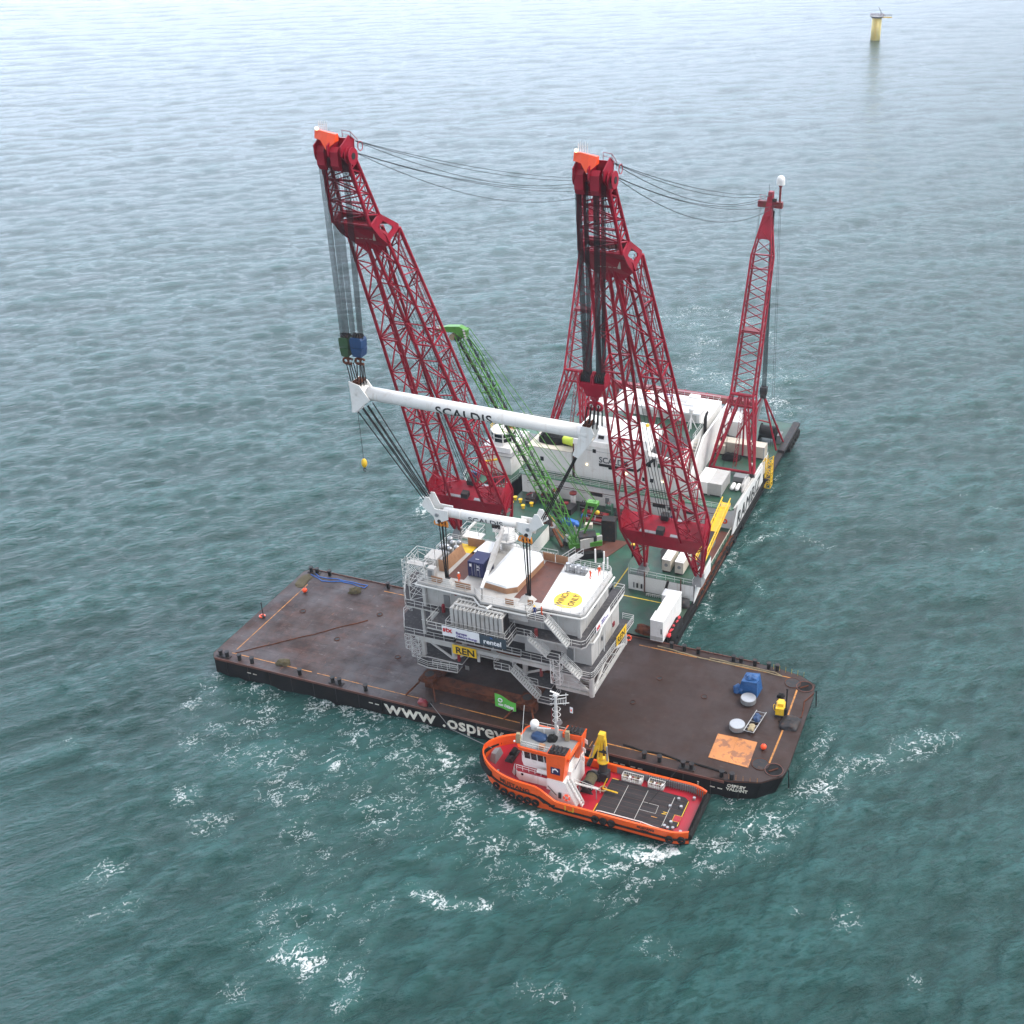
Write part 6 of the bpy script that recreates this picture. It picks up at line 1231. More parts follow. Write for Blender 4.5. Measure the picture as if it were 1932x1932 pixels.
g = thing('deck_mat', 'brown steel load plate on the green deck right of the green crane', 'plate', (1.3, 38, LD)); MB().prism([(-3.6, 35.0), (3.2, 35.2), (5.2, 41.6), (-1.2, 41.4)], LD + .01, LD + .12, 'brown').build('plate', g); MB().prism([(-2.6, 36.5), (.2, 36.6), (1.4, 40.4), (-.8, 40.4)], LD + .13, LD + .2, 'rustm').build('timber', g)
# generator boxes, tall box, containers
def gbox(name, label, cat, x0, x1, y0, y1, z0, z1, m='white', group=None, ribs=False, skid=.25):
    g = thing(name, label, cat, ((x0 + x1) / 2, (y0 + y1) / 2, z0), group)
    MB().box(x0, x1, y0, y1, z0 + skid, z1, m).build('body', g); MB().box(x0 + .08, x1 - .08, y0 + .08, y1 - .08, z0 + .005, z0 + skid - .002, 'dark').build('skid', g)
    if ribs:
        mb = MB()
        for i in range(int((x1 - x0) / .3)): xx = x0 + .12 + i * .3; mb.box(xx, xx + .14, y0 - .04, y0 + .01, z0 + skid + .15, z1 - .15, m); mb.box(xx, xx + .14, y1 - .01, y1 + .04, z0 + skid + .15, z1 - .15, m)
        for i in range(int((y1 - y0) / .3)): yy = y0 + .12 + i * .3; mb.box(x0 - .04, x0 + .01, yy, yy + .14, z0 + skid + .15, z1 - .15, m); mb.box(x1 - .01, x1 + .04, yy, yy + .14, z0 + skid + .15, z1 - .15, m)
        mb.build('rib', g)
        mb = MB()
        for xx in (x0, x1 - .15):
            for yy in (y0, y1 - .15): mb.box(xx - .05, xx + .2, yy - .05, yy + .2, z0 + .02, z1 + .03, 'greyw')
        mb.build('corner_post', g)
    return g
for x0, lb in ((15.9, 'white generator box on the fore platform next to the small brown winch'), (18.3, 'white generator box on the fore platform next to the crane foot and yellow gangway')):
    g = gbox('generator_box', lb, 'generator', x0, x0 + 1.55, 29.6, 34.2, PL, PL + 2.5, 'beige', 'generator boxes on the fore platform')
    MB().tube((x0 + .8, 29.58, PL + 1.5), (x0 + .8, 29.5, PL + 1.5), .32, 'grey', 12).box(x0 + .25, x0 + 1.3, 29.9, 30.05, PL + 2.5, PL + 2.56, 'rustm').build('vent', g)
    MB().box(x0 - .04, x0 + 1.59, 29.56, 34.24, PL + 2.505, PL + 2.56, 'white').build('lid', g)
g = thing('tall_deck_store', 'tall blank white box on the green deck next to the far edge of the barge', 'box', (20.4, 18, LD))
MB().prism([(19.3, 13.9), (21.5, 13.9), (21.6, 23.4), (18.7, 23.4), (18.7, 21.4), (19.5, 21.4), (19.5, 16.6), (19.3, 16.6)], LD + .01, LD + 4.0, 'white').build('body', g)
MB().prism([(19.25, 13.85), (21.55, 13.85), (21.65, 23.45), (18.65, 23.45), (18.65, 21.35), (19.45, 21.35), (19.45, 16.65), (19.25, 16.65)], LD + 4.01, LD + 4.08, 'roofwhite').build('lid', g)
MB().box(21.1, 21.35, 13.84, 13.9, LD + 1.6, LD + 2.6, 'grey').box(19.3, 21.5, 13.86, 13.9, LD + .2, LD + .9, 'greyw').build('panel', g)
g = gbox('shipping_container', 'white ribbed container, the whiter one of the joined pair on the upper deck', 'container', 13.75, 16.2, 56.4, 62.5, UD, UD + 2.75, 'white', 'white containers on the right deck', True)
g = gbox('shipping_container', 'greyer container joined to the white one on the upper deck', 'container', 16.28, 18.8, 56.4, 62.5, UD, UD + 2.75, 'greyw', 'white containers on the right deck', True)
g = gbox('shipping_container', 'long cream ribbed container behind the legs of the tower with the dome', 'container', 13.6, 22.6, 74.6, 77.1, UD, UD + 2.75, 'beige', 'white containers on the right deck', True)
for x, lb in ((20.0, 'white drum lying on the upper deck, nearer to the joined containers'), (21.0, 'white drum lying on the upper deck nearest the hull rail')):
    g = thing('liferaft_canister', lb, 'canister', (x, 60.5, UD), 'white liferaft canisters'); MB().tube((x, 59.8, UD + .55), (x, 61.4, UD + .55), .42, 'white', 14).ball((x, 59.8, UD + .55), .42, 'white').ball((x, 61.4, UD + .55), .42, 'white').build('shell', g); MB().box(x - .3, x + .3, 60, 61.2, UD + .005, UD + .2, 'grey').build('cradle', g)
heap_('covered_ladder', 'pale wrapped bundle standing along the right rail above the name panel', 'bundle', 21.9, 62.8, UD, .5, 3.0, 1.3, 'greyw', 65)
gbox('deck_locker', 'long grey locker right of the joined white containers', 'locker', 19.3, 22.0, 63.2, 65.0, UD, UD + 1.3, 'grey')
gbox('deck_locker', 'small pale grey unit left of the joined white containers', 'locker', 12.6, 13.6, 60.6, 62.4, UD, UD + 1.6, 'greyw')
g = thing('fire_monitor', 'small red pillar with a white ball beside the right rail', 'hydrant', (21.6, 68.6, UD)); MB().tube((21.6, 68.6, UD), (21.6, 68.6, UD + 1.4), .28, 'lred', 10).build('pillar', g); MB().ball((21.6, 68.6, UD + 1.7), .35, 'white').build('ball', g)
# winch house machinery behind rear tower
heap_('machinery_pack', 'dark machinery between the legs of the right rear tower', 'machinery', 14.0, 78.5, UD, 1.8, 1.5, 2.2, 'dark', 71); heap_('machinery_pack', 'black hose drum between the tower legs and the long container', 'machinery', 16.2, 72.4, UD, 1.7, .9, 1.5, 'rubber', 72)
gbox('deck_locker', 'cream open box behind the feet of the right rear tower', 'locker', 12.0, 14.4, 73.8, 75.8, UD, UD + 2.2, 'beige')
# yellow gangway
g = thing('gangway', 'long yellow gangway bridge from the fore platform up to the upper deck', 'gangway', (21.6, 32, PL))
a, b = Vector((20.9, 31.8, PL + .3)), Vector((19.9, 53.6, UD + .5)); wv = Vector((1.55, 0, 0))
MB().slab([a, a + wv, b + wv, b], (0, 0, .1), 'grating').slab([b.lerp(a, .45) + Vector((.02, 0, .11)), b.lerp(a, .45) + wv + Vector((-.02, 0, .11)), b + wv + Vector((-.02, 0, .11)), b + Vector((.02, 0, .11))], (0, 0, .04), 'yellow').build('floor', g)
for o in (Vector((0, 0, 0)), wv):
    mb = MB(); mb.truss([a + o, b + o, b + o + Vector((0, 0, 1.3)), a + o + Vector((0, 0, 1.3))][:0] or [a + o, a + o + Vector((0, 0, 1.3))], [b + o, b + o + Vector((0, 0, 1.3))], 12, .11, .06, 'yellow', faces=(0,), style='x', sides=5)
    mb.slab([a + o, b + o, b + o + Vector((0, 0, .35)), a + o + Vector((0, 0, .35))], (.07, 0, 0), 'yellow'); mb.build('side_truss', g)
g = thing('access_tower', 'yellow scaffold access tower on the right side of the hull behind the name panel', 'scaffold', (23.2, 77, 2)); mb = MB(); mb.truss([(22.8, 75.6, 1.2), (24.0, 75.6, 1.2), (24.0, 77.4, 1.2), (22.8, 77.4, 1.2)], [(22.8, 75.6, 8.0), (24.0, 75.6, 8.0), (24.0, 77.4, 8.0), (22.8, 77.4, 8.0)], 6, .12, .07, 'yellow', sides=4, style='h'); mb.build('frame', g); MB().slab([(22.6, 75.6, 7.4), (22.6, 77.4, 7.4), (20.2, 77.2, 5.6), (20.2, 75.8, 5.6)], (0, 0, .1), 'yellow').build('ramp', g)
mb = MB()
for k in range(8): y = 38 + k * 1.8; mb.tube((22.2, y, LD), (22.3, y, LD + 1.0), .05, 'beige', 4); mb.tube((22.3, y, LD + 1), (22.0, y + .9, LD + .5), .05, 'beige', 4); mb.tube((22.3, y, LD + 1), (22.3, y + 1.8, LD + 1.05), .07, 'beige', 4)
mb.build('rope_rail', RB); mb = MB(); mb.prism([(17.4, 38), (21.8, 38), (22.0, 51.5), (20.4, 51.6)], LD + .012, LD + .05, 'brown'); mb.build('timber_deck', RB)
buoyring(20.7, 52.8, 'red and white lifebuoy on the wall below the yellow gangway', 5.2, (0, -1, 0)).children[0].data.materials[0] = M['lred']
heap_('rope_pile', 'dark tangle of ropes left of the tall white box at the front corner', 'rope', 17.6, 15.8, LD, 1.5, 1.0, 1.0, 'rustm', 81); heap_('rope_pile', 'dark heap of hoses behind the tall white box', 'rope', 20.4, 25.2, LD, 1.9, 1.1, 1.3, 'dark', 82)
heap_('fender_stack', 'black fender bundle right of the tall white box at the hull corner', 'fender', 22.1, 18.6, LD - .6, .8, 3.2, 1.3, 'rubber', 83)
mb = MB()
for k in range(5): mb.lump((22.0, 15.6 + k * 1.3, LD + .3), .3, .5, .45, 'lred', 90 + k)
single(mb, 'fender_rope', 'red rope heap between the tall white box and the hull edge', 'rope', (22, 18, LD), smooth=True)
g = thing('mooring_fitting', 'grey and rusty roller fairlead at the inner corner of the front deck', 'fairlead', (8.0, 23.6, LD)); MB().box(7.2, 8.8, 22.8, 24.6, LD + .01, LD + .5, 'dark').build('base', g); MB().tube((7.6, 23.1, LD + .5), (7.6, 23.1, LD + 2.0), .3, 'rustm', 8).tube((8.4, 24.2, LD + .5), (8.4, 24.2, LD + 1.8), .3, 'dark', 8).box(7.3, 8.7, 22.9, 24.4, LD + 2.0, LD + 2.2, 'grey').build('roller', g)

# ------------------------------------------------------------------ rear towers with backstay ropes
def tower(cx, label, radome):
    s0 = 1 if cx > 0 else -1
    g = thing('rear_tower', label, 'tower', (cx, 68, UD), 'dark red rear towers')
    V3 = lambda x, y, z: Vector((cx + x, y, z))
    # upper mast
    yz = lambda z: 68.6 + (z - 10) * .385
    q = [V3(-2.3, yz(23) - 1.5, 23), V3(-2.3, yz(23) + 1.2, 22.3), V3(2.3, yz(23) + 1.2, 22.3), V3(2.3, yz(23) - 1.5, 23)]
    tq = [V3(-2.0, yz(49) - 1.2, 49), V3(-2.0, yz(49) + 1.0, 48.4), V3(2.0, yz(49) + 1.0, 48.4), V3(2.0, yz(49) - 1.2, 49)]
    MB().truss(q, tq, 15, .22, .10, 'red', diaph=(.0, .45, .9, 1), sides=8).build('mast', g)
    hq = [V3(-.7, yz(56) - .8, 56), V3(-.7, yz(56) + .6, 55.6), V3(.7, yz(56) + .6, 55.6), V3(.7, yz(56) - .8, 56)]
    mb = MB(); mb.truss(tq, hq, 3, .17, .09, 'red', sides=8); mb.slab([tq[0].lerp(hq[0], .4), tq[3].lerp(hq[3], .4), hq[3], hq[0]], (0, .1, 0), 'red')
    mb.hexa([V3(-.8, yz(56) - .9, 55.6), V3(.8, yz(56) - .9, 55.6), V3(.8, yz(56) + .7, 55.6), V3(-.8, yz(56) + .7, 55.6)], [V3(-.4, yz(60) - .5, 60.2), V3(.4, yz(60) - .5, 60.2), V3(.5, yz(60) + .6, 60.2), V3(-.5, yz(60) + .6, 60.2)], 'red')
    mb.box(cx - 2.3, cx + 2.6, yz(58) - .5, yz(58) + .5, 57.3, 58.5, 'dred'); mb.build('head', g)
    mb = MB(); mb.rail([V3(-1.9, yz(58) - .5, 58.5), V3(-.8, yz(58) - .5, 58.5)], 'red', h=1.2); mb.tube(V3(-.4, yz(60), 60.2), V3(-.4, yz(60), 61.6), .05, 'dark', 4); mb.tube(V3(.6, yz(58), 58.6), V3(1.3, yz(58), 58.6), .5, 'dark', 12); mb.build('head_rail', g)
    # splayed lower legs
    for s in (-1, 1):
        ft = V3(s * 4.3, 66.6, 9.0)
        fq = [ft + Vector((s * .35, -.3, 0)), ft + Vector((s * .35, .3, 0)), ft + Vector((-s * .35, .3, 0)), ft + Vector((-s * .35, -.3, 0))]
        hq_ = [V3(s * 2.3, yz(23) - 1.5, 23), V3(s * 2.3, yz(23) + 1.2, 22.3), V3(s * .5, yz(23) + 1.2, 22.3), V3(s * .5, yz(23) - 1.5, 23)]
        MB().truss(fq, hq_, 6, .21, .095, 'red', sides=8).tube(ft - Vector((0, 0, .9)), ft, .5, 'dark', 10).build('leg', g)
    mb = MB(); mb.tube(V3(.2, 74, 8.8), V3(.0, yz(23) + 1.2, 22.3), .22, 'red', 8); mb.truss([V3(-.2, 68.0, 8.8), V3(.5, 68.0, 8.8), V3(.2, 68.6, 8.8)], [V3(-.3, yz(23), 22.4), V3(.5, yz(23), 22.4), V3(.2, yz(23) + .6, 22.4)], 14, .05, .04, 'red', sides=4, faces=(0, 1, 2)); mb.build('rear_leg', g)
    mb = MB(); mb.tube(V3(-4.3, 66.6, 9.0), V3(4.3, 66.6, 9.0), .28, 'red', 10); mb.tube(V3(-2.3, yz(23) - 1.5, 23.2), V3(2.3, yz(23) - 1.5, 23.2), .3, 'red', 8); mb.tube(V3(-2.3, yz(20), 20.6), V3(2.3, yz(20), 20.6), .25, 'red', 8); mb.box(cx - 2, cx + 2, yz(35) - 1, yz(35) + 1, 34.6, 34.9, 'dred'); mb.build('tie_beam', g)
    if radome:
        mb = MB(); mb.tube(V3(2.0, yz(58), 58.5), V3(2.0, yz(58), 61.6), .22, 'dred', 8); mb.tube(V3(2.0, yz(58), 61.4), V3(2.0, yz(58), 61.9), .3, 'dred', 8, r2=.42); rp = mb.build('radome_post', g)
        MB().ball(V3(2.0, yz(58), 62.8), .82, 'white', rz=.9).tube(V3(2.0, yz(58), 61.9), V3(2.0, yz(58), 62.7), .8, 'white', 16).build('radome', rp, smooth=False)
    # sagging backstay ropes to the boom head
    mb = MB()
    for i, (xo, zo, sag) in enumerate(((-.6, 59.9, 2.2), (.0, 59.6, 3.0), (.5, 59.9, 5.6), (-1.9, 58.2, 3.4), (1.9, 58.0, 3.8), (1.2, 57.6, 7.2))):
        hx = (2.4 if i < 3 else 2.9) if True else 0
        p0 = V3(hx - .15 * i, -2.7, 86.0 - (i > 2) * 1.6); p1 = V3(xo, yz(59) - .5, zo); pts = []
        for k in range(19):
            t = k / 18; p = p0.lerp(p1, t); pts.append(p - Vector((0, 0, sag * 2.4 * t * (1 - t))))
        mb.path(pts, .05, 'rope', 4)
    mb.build('backstay_rope', g)
    # hoisting tackle down to the winch tripod
    mb = MB()
    for i in range(10): mb.tube(V3(.3 + (i % 5) * .14, yz(57) + .9 + .2 * (i // 5), 56.5), V3(.6 + (i % 5) * .2, 86.4 + .2 * (i // 5), 18.6), .06, 'rope', 4)
    for xo in (2.3, 2.0, -1.9, -1.7): mb.tube(V3(xo, yz(58), 57.3), V3(xo * (1.5 if xo > 0 else 1), yz(58) if xo > 0 else 66.6, 9.5 if xo < 0 else 5), .035, 'rope', 4)
    mb.build('tackle_rope', g)
    tp = MB(); A_ = V3(1.0, 86.4, 17.4); tp.tube(A_ + Vector((-.5, 0, 0)), A_ + Vector((.5, 0, 0)), .9, 'dark', 12); tp.box(A_.x - .7, A_.x + .7, A_.y - .6, A_.y + .6, A_.z + .2, A_.z + 1.8, 'dark')
    for e in ((-3.5, 81.0, 8.3), (4.2, 87.5, 4.2), (4.6, 92.5, 3.8), (-3, 92, 3.8)): tp.tube(A_, V3(*e), .22, 'red', 8)
    tp.tube(A_.lerp(V3(-3.5, 81.0, 8.3), .5), A_.lerp(V3(4.2, 87.5, 4.2), .5), .14, 'red', 6); tp.tube(A_, V3(-.4, 81, 5), .28, 'grey', 8); tp.build('tripod', g)
    return g
tower(18.0, 'dark red lattice tower with a white dome on a post at its head', True)
tower(-18.2, 'dark red lattice tower half hidden behind the crane with the red hook block', False)
mb = MB(); mb.box(-16.5, 16.5, 90.2, 91.6, 12.0, 13.4, 'dred')
for k in range(7): x = -15 + k * 5; mb.box(x, x + .15, 90.1, 91.7, 11.9, 13.5, 'red')
for s in (-16.2, 16.2): mb.box(s - .5, s + .5, 90.3, 91.5, LD, 12.0, 'dred')
single(mb, 'tie_girder', 'long dark red box girder across the stern between the two rear towers', 'girder', (0, 91, LD))

# ------------------------------------------------------------------ green crawler crane on the middle deck
g = thing('crawler_crane', 'bright green lattice boom crawler crane standing on the catamaran deck', 'crane', (-1.8, 36, LD))
fa, fb = Vector((-2.9, 33.6, 6.2)), Vector((-2.7, 35.4, 6.2))
h0 = Vector((-20.3, 28.4, 47.2))
q0 = [fa, fb, fb + Vector((.3, .1, .5)), fa + Vector((.3, -.1, .5))]
dirb = (h0 - fa).normalized(); sd = Vector((-.12, 1, 0)).normalized(); ub_ = dirb.cross(sd) * -1
def sec(t, w_, dd): c = fa.lerp(h0, t) + Vector((0, .9, 0)) * (1 - t); return [c - sd * w_ / 2 - ub_ * dd / 2, c + sd * w_ / 2 - ub_ * dd / 2, c + sd * w_ / 2 + ub_ * dd / 2, c - sd * w_ / 2 + ub_ * dd / 2]
S0, S1, S2, S3 = sec(0, 1.6, .5), sec(.16, 2.6, 2.4), sec(.9, 2.4, 2.2), sec(1, 1.3, 1.2)
mb = MB(); mb.truss(S0, S1, 4, .12, .06, 'lgreen', style='x'); mb.truss(S1, S2, 16, .12, .06, 'lgreen', style='x', diaph=(.2, .4, .6, .8)); mb.truss(S2, S3, 2, .12, .06, 'lgreen', style='x'); mb.build('boom', g)
mb = MB(); mb.tube(sec(.05, 1, 1)[0], sec(.97, 1, 1)[0], .22, 'dark', 6)
for k in range(5): mb.tube(sec(.1, 1, 1)[2] + Vector((k * .12, 0, 0)), sec(.97, 1, 1)[2] + Vector((k * .12, 0, 0)), .04, 'rope', 4)
mb.build('boom_rope', g)
mb = MB(); hc = h0 + Vector((.1, 0, .6)); mb.slab([hc + Vector((-4.3, -.5, -.2)), hc + Vector((-2.2, -.5, .55)), hc + Vector((.2, -.5, .85)), hc + Vector((1.5, -.5, .3)), hc + Vector((1.3, -.5, -1.0)), hc + Vector((.1, -.5, -1.0)), hc + Vector((-.8, -.5, -.35)), hc + Vector((-4.1, -.5, -.55))], (0, 1.1, 0), 'lgreen'); mb.tube(hc + Vector((-4.2, -.5, -.3)), hc + Vector((-4.2, .6, -.3)), .45, 'grey', 12); mb.tube(hc + Vector((-1.2, -.7, -1.2)), hc + Vector((-1.2, .9, -1.2)), .55, 'tan', 12); mb.tube(hc + Vector((-.3, -.7, -1.4)), hc + Vector((-.3, .9, -1.4)), .5, 'dark', 12)
for k in range(4): mb.slab([hc + Vector((.9 + .1 * k, -.56, .5 - k * .45)), hc + Vector((1.3 + .1 * k, -.56, .4 - k * .45)), hc + Vector((1.2 + .1 * k, -.56, .15 - k * .45)), hc + Vector((.8 + .1 * k, -.56, .25 - k * .45))], (0, -.03, 0), 'white')
mb.build('boom_head', g)
mb = MB(); gt = [Vector((-.3, 35.0, 14.6)), Vector((1.3, 35.9, 14.4))]
for a, b in ((Vector((-2.9, 34.6, 6.0)), gt[0]), (Vector((-2.2, 36.4, 6.0)), gt[1])): mb.tube(a, b, .2, 'lgreen', 8)
mb.tube(gt[0], gt[1], .3, 'lgreen', 8); mb.tube(gt[0], (-1.2, 35.4, 9.8), .14, 'lgreen', 6); mb.tube(Vector((-2.9, 34.6, 6.0)).lerp(gt[0], .3), Vector((-2.2, 36.4, 6.0)).lerp(gt[1], .3), .15, 'lgreen', 6)
mb.box(-.5, 1.6, 34.8, 36.1, 14.2, 14.9, 'lgreen'); mb.tube((.2, 35.2, 14.3), (.9, 35.8, 14.3), .4, 'dark', 10); mb.ball((1.2, 36.0, 12.4), .42, 'yellow'); mb.build('gantry', g)
mb = MB()
for s in (0, 1): mb.tube(gt[s], h0 + Vector((1.3, s, 1.0)), .06, 'lgreen', 4); mb.tube(gt[s] + Vector((.1, .1, 0)), S2[2].lerp(S1[2], .45), .05, 'lgreen', 4)
mb.tube(h0 + Vector((-4.1, 0, 0)), h0 + Vector((-4.1, 0, -18)), .03, 'rope', 4); mb.build('pendant', g)
mb = MB(); mb.obox((-1.6, 36.2, 5.2), 6.2, 3.2, .9, .55, 'lgreen'); mb.obox((-1.0, 36.2, 6.1), 3.2, 2.2, 1.2, .55, 'dark'); mb.obox((-2.9, 37.8, 6.1), 1.6, 1.1, .7, .55, 'grey'); mb.tube((-4.2, 34.2, 6.2), (-3.8, 33.2, 8.2), .28, 'white', 8); mb.build('machine_deck', g)
for s in (-1, 1):
    c = Vector((-1.8 - s * 1.5, 36.0 + s * 2.3, LD)); mb = MB(); mb.obox((c.x, c.y, LD + .15), 6.6, .9, .9, .55, 'dark'); mb.obox((c.x, c.y, LD + .02), 5.8, 1.0, 1.2, .55, 'rubber'); mb.build('crawler_track', g)
mb = MB(); mb.obox((.0, 35.6, 5.0), 4.4, .35, 2.0, .80, 'greyw'); mb.build('counterweight', g)
mb = MB(); mb.slab([(-2.9, 34.6, 9.6), (-2.6, 34.2, 9.6), (-2.3, 34.6, 7.0), (-2.6, 35.0, 7.0)], (.1, .1, 0), 'beige'); mb.obox((-1.6, 38.2, 7.4), 1.6, 1.0, .9, .3, 'beige'); mb.build('cab', g)
g = thing('slab_stack', 'dark louvred counterweight stack with striped warning bars behind the green crane', 'counterweight', (1.2, 41.5, LD)); mb = MB(); mb.obox((1.3, 41.4, LD + .01), 2.6, 2.0, 4.6, .2, 'dark'); mb.build('body', g); mb = MB()
for k in range(12): mb.obox((.85, 40.38, LD + .35 + k * .34), 1.2, .1, .16, .2, 'beige'); mb.obox((2.25, 40.68, LD + .4 + k * .34), .7, .1, .14, .2, 'beige')
mb.build('bar', g)
g = thing('lattice_strut', 'rusty brown steel beam leaning beside the winch at the left of the green crane', 'beam', (-9, 38, LD)); boxbeam(MB(), (-12.4, 42.5, LD + 2.4), (-5.6, 35.0, LD + .6), .5, .5, .5, .5, 'rustm').build('beam', g)
mb = MB(); mb.truss([(-12.0, 43.2, LD + 1.0), (-11.8, 43.5, LD + 1.5)], [(-5.6, 36.6, LD + .8), (-5.4, 36.9, LD + 1.3)], 10, .09, .05, 'slingorange', faces=(0,), style='z'); mb.build('side_frame', g)
# ------------------------------------------------------------------ orange tug
T_ = thing('tug', 'orange tug with white wheelhouse and dark work deck alongside the barge', 'tug boat', (22, -19.6, 0))
NS = 46; xs = [5.5 + (38.2 - 5.5) * (i / (NS - 1)) ** 1.25 for i in range(NS)]; YC = -19.7
def hb(x, x0=5.5, full=5.15, run=8.5):
    t = min(1, max(0, (x - x0) / run)); b = full * (1 - (1 - t) ** 2.3) ** .62
    if x > 35.5: b *= 1 - .16 * ((x - 35.5) / 2.7) ** 2
    return b
def gz(x):
    if x < 16.2: return 4.5 - .5 * (x - 5.5) / 10.7
    if x < 19.0: return 4.0 - 1.75 * (x - 16.2) / 2.8
    return 2.25 + .12 * max(0, (x - 30) / 8)
hull_v = []; lev = []
for x in xs:
    g_ = gz(x); b = hb(x); bw = hb(x, 6.9, 4.85, 9.5); k = (38.2 - x) / 32.7
    lev.append([(x + .9 * k ** 4, bw * .93, -1.2), (x + .6 * k ** 4, bw, 0.15), (x + .25 * k ** 3, b * .985 if b > 3 else b * .95, 1.1), (x, b, g_ - .3), (x, b, g_), (x + .0, max(b - .30, .02), g_), (x, max(b - .36, .02), g_ - .12)])
mb = MB(); o = []
for s in (-1, 1):
    vs = [(p[0], YC + s * p[1], p[2]) for row in lev for p in row]; n7 = 7; fs = []; 
    for i in range(NS - 1):
        for j in range(6):
            a, b_, c, d = i * n7 + j, (i + 1) * n7 + j, (i + 1) * n7 + j + 1, i * n7 + j + 1
            fs.append((a, b_, c, d) if s < 0 else (d, c, b_, a))
    lo = [f for k_, f in enumerate(fs) if k_ % 6 in (0,)]; hi = [f for k_, f in enumerate(fs) if k_ % 6 not in (0,)]
    mb.add(vs, lo, 'black'); mb.add(vs, hi, 'orange')
e = lev[-1]
mb.add([(e[j][0], YC - e[j][1], e[j][2]) for j in range(5)] + [(e[j][0], YC + e[j][1], e[j][2]) for j in range(5)], [(j, j + 5, j + 6, j + 1) for j in range(4)], 'black')
mb.build('hull', T_, smooth=False)
mb = MB()   # inner bulwark
for s in (-1, 1):
    for a, b in zip(range(NS - 1), range(1, NS)):
        xa, xb = xs[a], xs[b]; dz = lambda x: 2.75 if x < 17.5 else .98
        ba, bb = max(hb(xa) - .37, .02), max(hb(xb) - .37, .02)
        v_ = [(xa, YC + s * ba, dz(xa)), (xb, YC + s * bb, dz(xa)), (xb, YC + s * bb, gz(xb) - .12), (xa, YC + s * ba, gz(xa) - .12)]
        mb.add(v_, [(0, 1, 2, 3) if s > 0 else (3, 2, 1, 0)], 'grey' if (s > 0 and 24 < xa < 36) else 'orange')
for k in range(26): x = 29.0 + k * .34; mb.box(x, x + .1, YC + hb(x) - .6, YC + hb(x) - .38, 1.0, 2.15, 'grey')
mb.build('bulwark', T_)
def plan(x0, x1, ins, n=20): 
    X_ = np.linspace(x0, x1, n); return [(x, YC - max(hb(x) - ins, .02)) for x in X_] + [(x, YC + max(hb(x) - ins, .02)) for x in X_[::-1]]
mb = MB(); mb.prism(plan(6.2, 17.6, .3), 2.6, 2.75, 'tugred'); mb.prism(plan(17.2, 38.0, .3), .85, 1.0, 'tugred'); mb.build('deck', T_)
mb = MB(); mb.prism([(24.2, -23.4), (35.2, -23.3), (36.1, -22.2), (36.1, -17.0), (35.3, -16.4), (24.2, -16.3)], 1.01, 1.10, 'wood'); td = mb.build('timber_deck', T_)
mb = MB(); z = 1.108
def ln2(a, b, w_=.08, m='railm'):
    a, b = Vector((*a, z)), Vector((*b, z)); d = (b - a).normalized(); nr = Vector((-d.y, d.x, 0)) * w_ / 2; mb.add([a - nr, b - nr, b + nr, a + nr], [(0, 1, 2, 3)], m)
for x in (27.0, 30.0, 34.0): ln2((x, -22.9), (x - .1, -16.9), .08, 'greyw')
for a, b in (((30.9, -20.9), (32.4, -20.9)), ((32.4, -20.9), (32.3, -19.3)), ((32.3, -19.3), (30, -19.3)), ((30, -20.9), (30.9, -20.9))): ln2(a, b, .06, 'greyw')
ln2((24.1, -23.4), (24.1, -21.8), .1, 'yellow'); ln2((36.0, -22.2), (36.0, -17), .09, 'yellow'); ln2((24.2, -16.3), (25.2, -16.3), .1, 'yellow'); ln2((32.0, -21.6), (32.9, -21.6), .12, 'oline'); ln2((33.2, -20.6), (33.8, -20.5), .12, 'yellow'); ln2((33.3, -20.2), (34.0, -20.2), .12, 'yellow')
mb.add([(35.0, -21.4, z), (36.2, -21.4, z), (36.2, -20.2, z), (35.0, -20.2, z)], [(0, 1, 2, 3)], 'tugred'); ln2((35.0, -21.4), (36.1, -21.4), .07, 'yellow'); ln2((35.0, -20.2), (36.1, -20.2), .07, 'yellow'); ln2((35.0, -21.4), (35.0, -20.2), .07, 'yellow')
for k in range(7): ln2((24.4, -23.0 + k * .95), (35.6, -23.0 + k * .95), .03, 'brown')
mb.build('deck_line', td)
mb = MB()
for x, y in ((35.6, -22.9), (34.9, -23.1), (34.4, -22.9), (35.4, -18.6), (34.6, -17.2), (33.9, -19), (35.0, -21.9), (36.6, -16.3), (36.8, -23.2)): mb.tube((x, y, 1.05), (x, y, 1.45), .22, 'steel', 10)
mb.build('bitt', T_)
mb = MB()   # fenders
for i in range(NS - 1):
    for s in (-1, 1):
        if xs[i] > 18.5:
            mb.tube((xs[i], YC + s * (hb(xs[i]) + .02), 1.15), (xs[i + 1], YC + s * (hb(xs[i + 1]) + .02), 1.15), .16, 'rubber', 6)
        else:
            zt = 3.15; mb.tube((xs[i] - .05, YC + s * (hb(xs[i]) + .05), gz(xs[i]) - 1.5), (xs[i + 1], YC + s * (hb(xs[i + 1]) + .05), gz(xs[i + 1]) - 1.5 if xs[i + 1] < 17 else 1.6), .14, 'rubber', 6)
        if xs[i] < 8.2: mb.tube((xs[i] - .12, YC + s * (hb(xs[i]) + .08), 3.2), (xs[i + 1] - .1, YC + s * (hb(xs[i + 1]) + .08), 3.2), .42, 'rubber', 8)
mb.tube((16.4, YC - 5.22, 2.5), (18.9, YC - 5.25, 1.15), .15, 'rubber', 6); mb.tube((38.25, YC - 4.3, 1.5), (38.25, YC + 4.3, 1.5), .5, 'rubber', 10); mb.build('rubber_fender', T_)
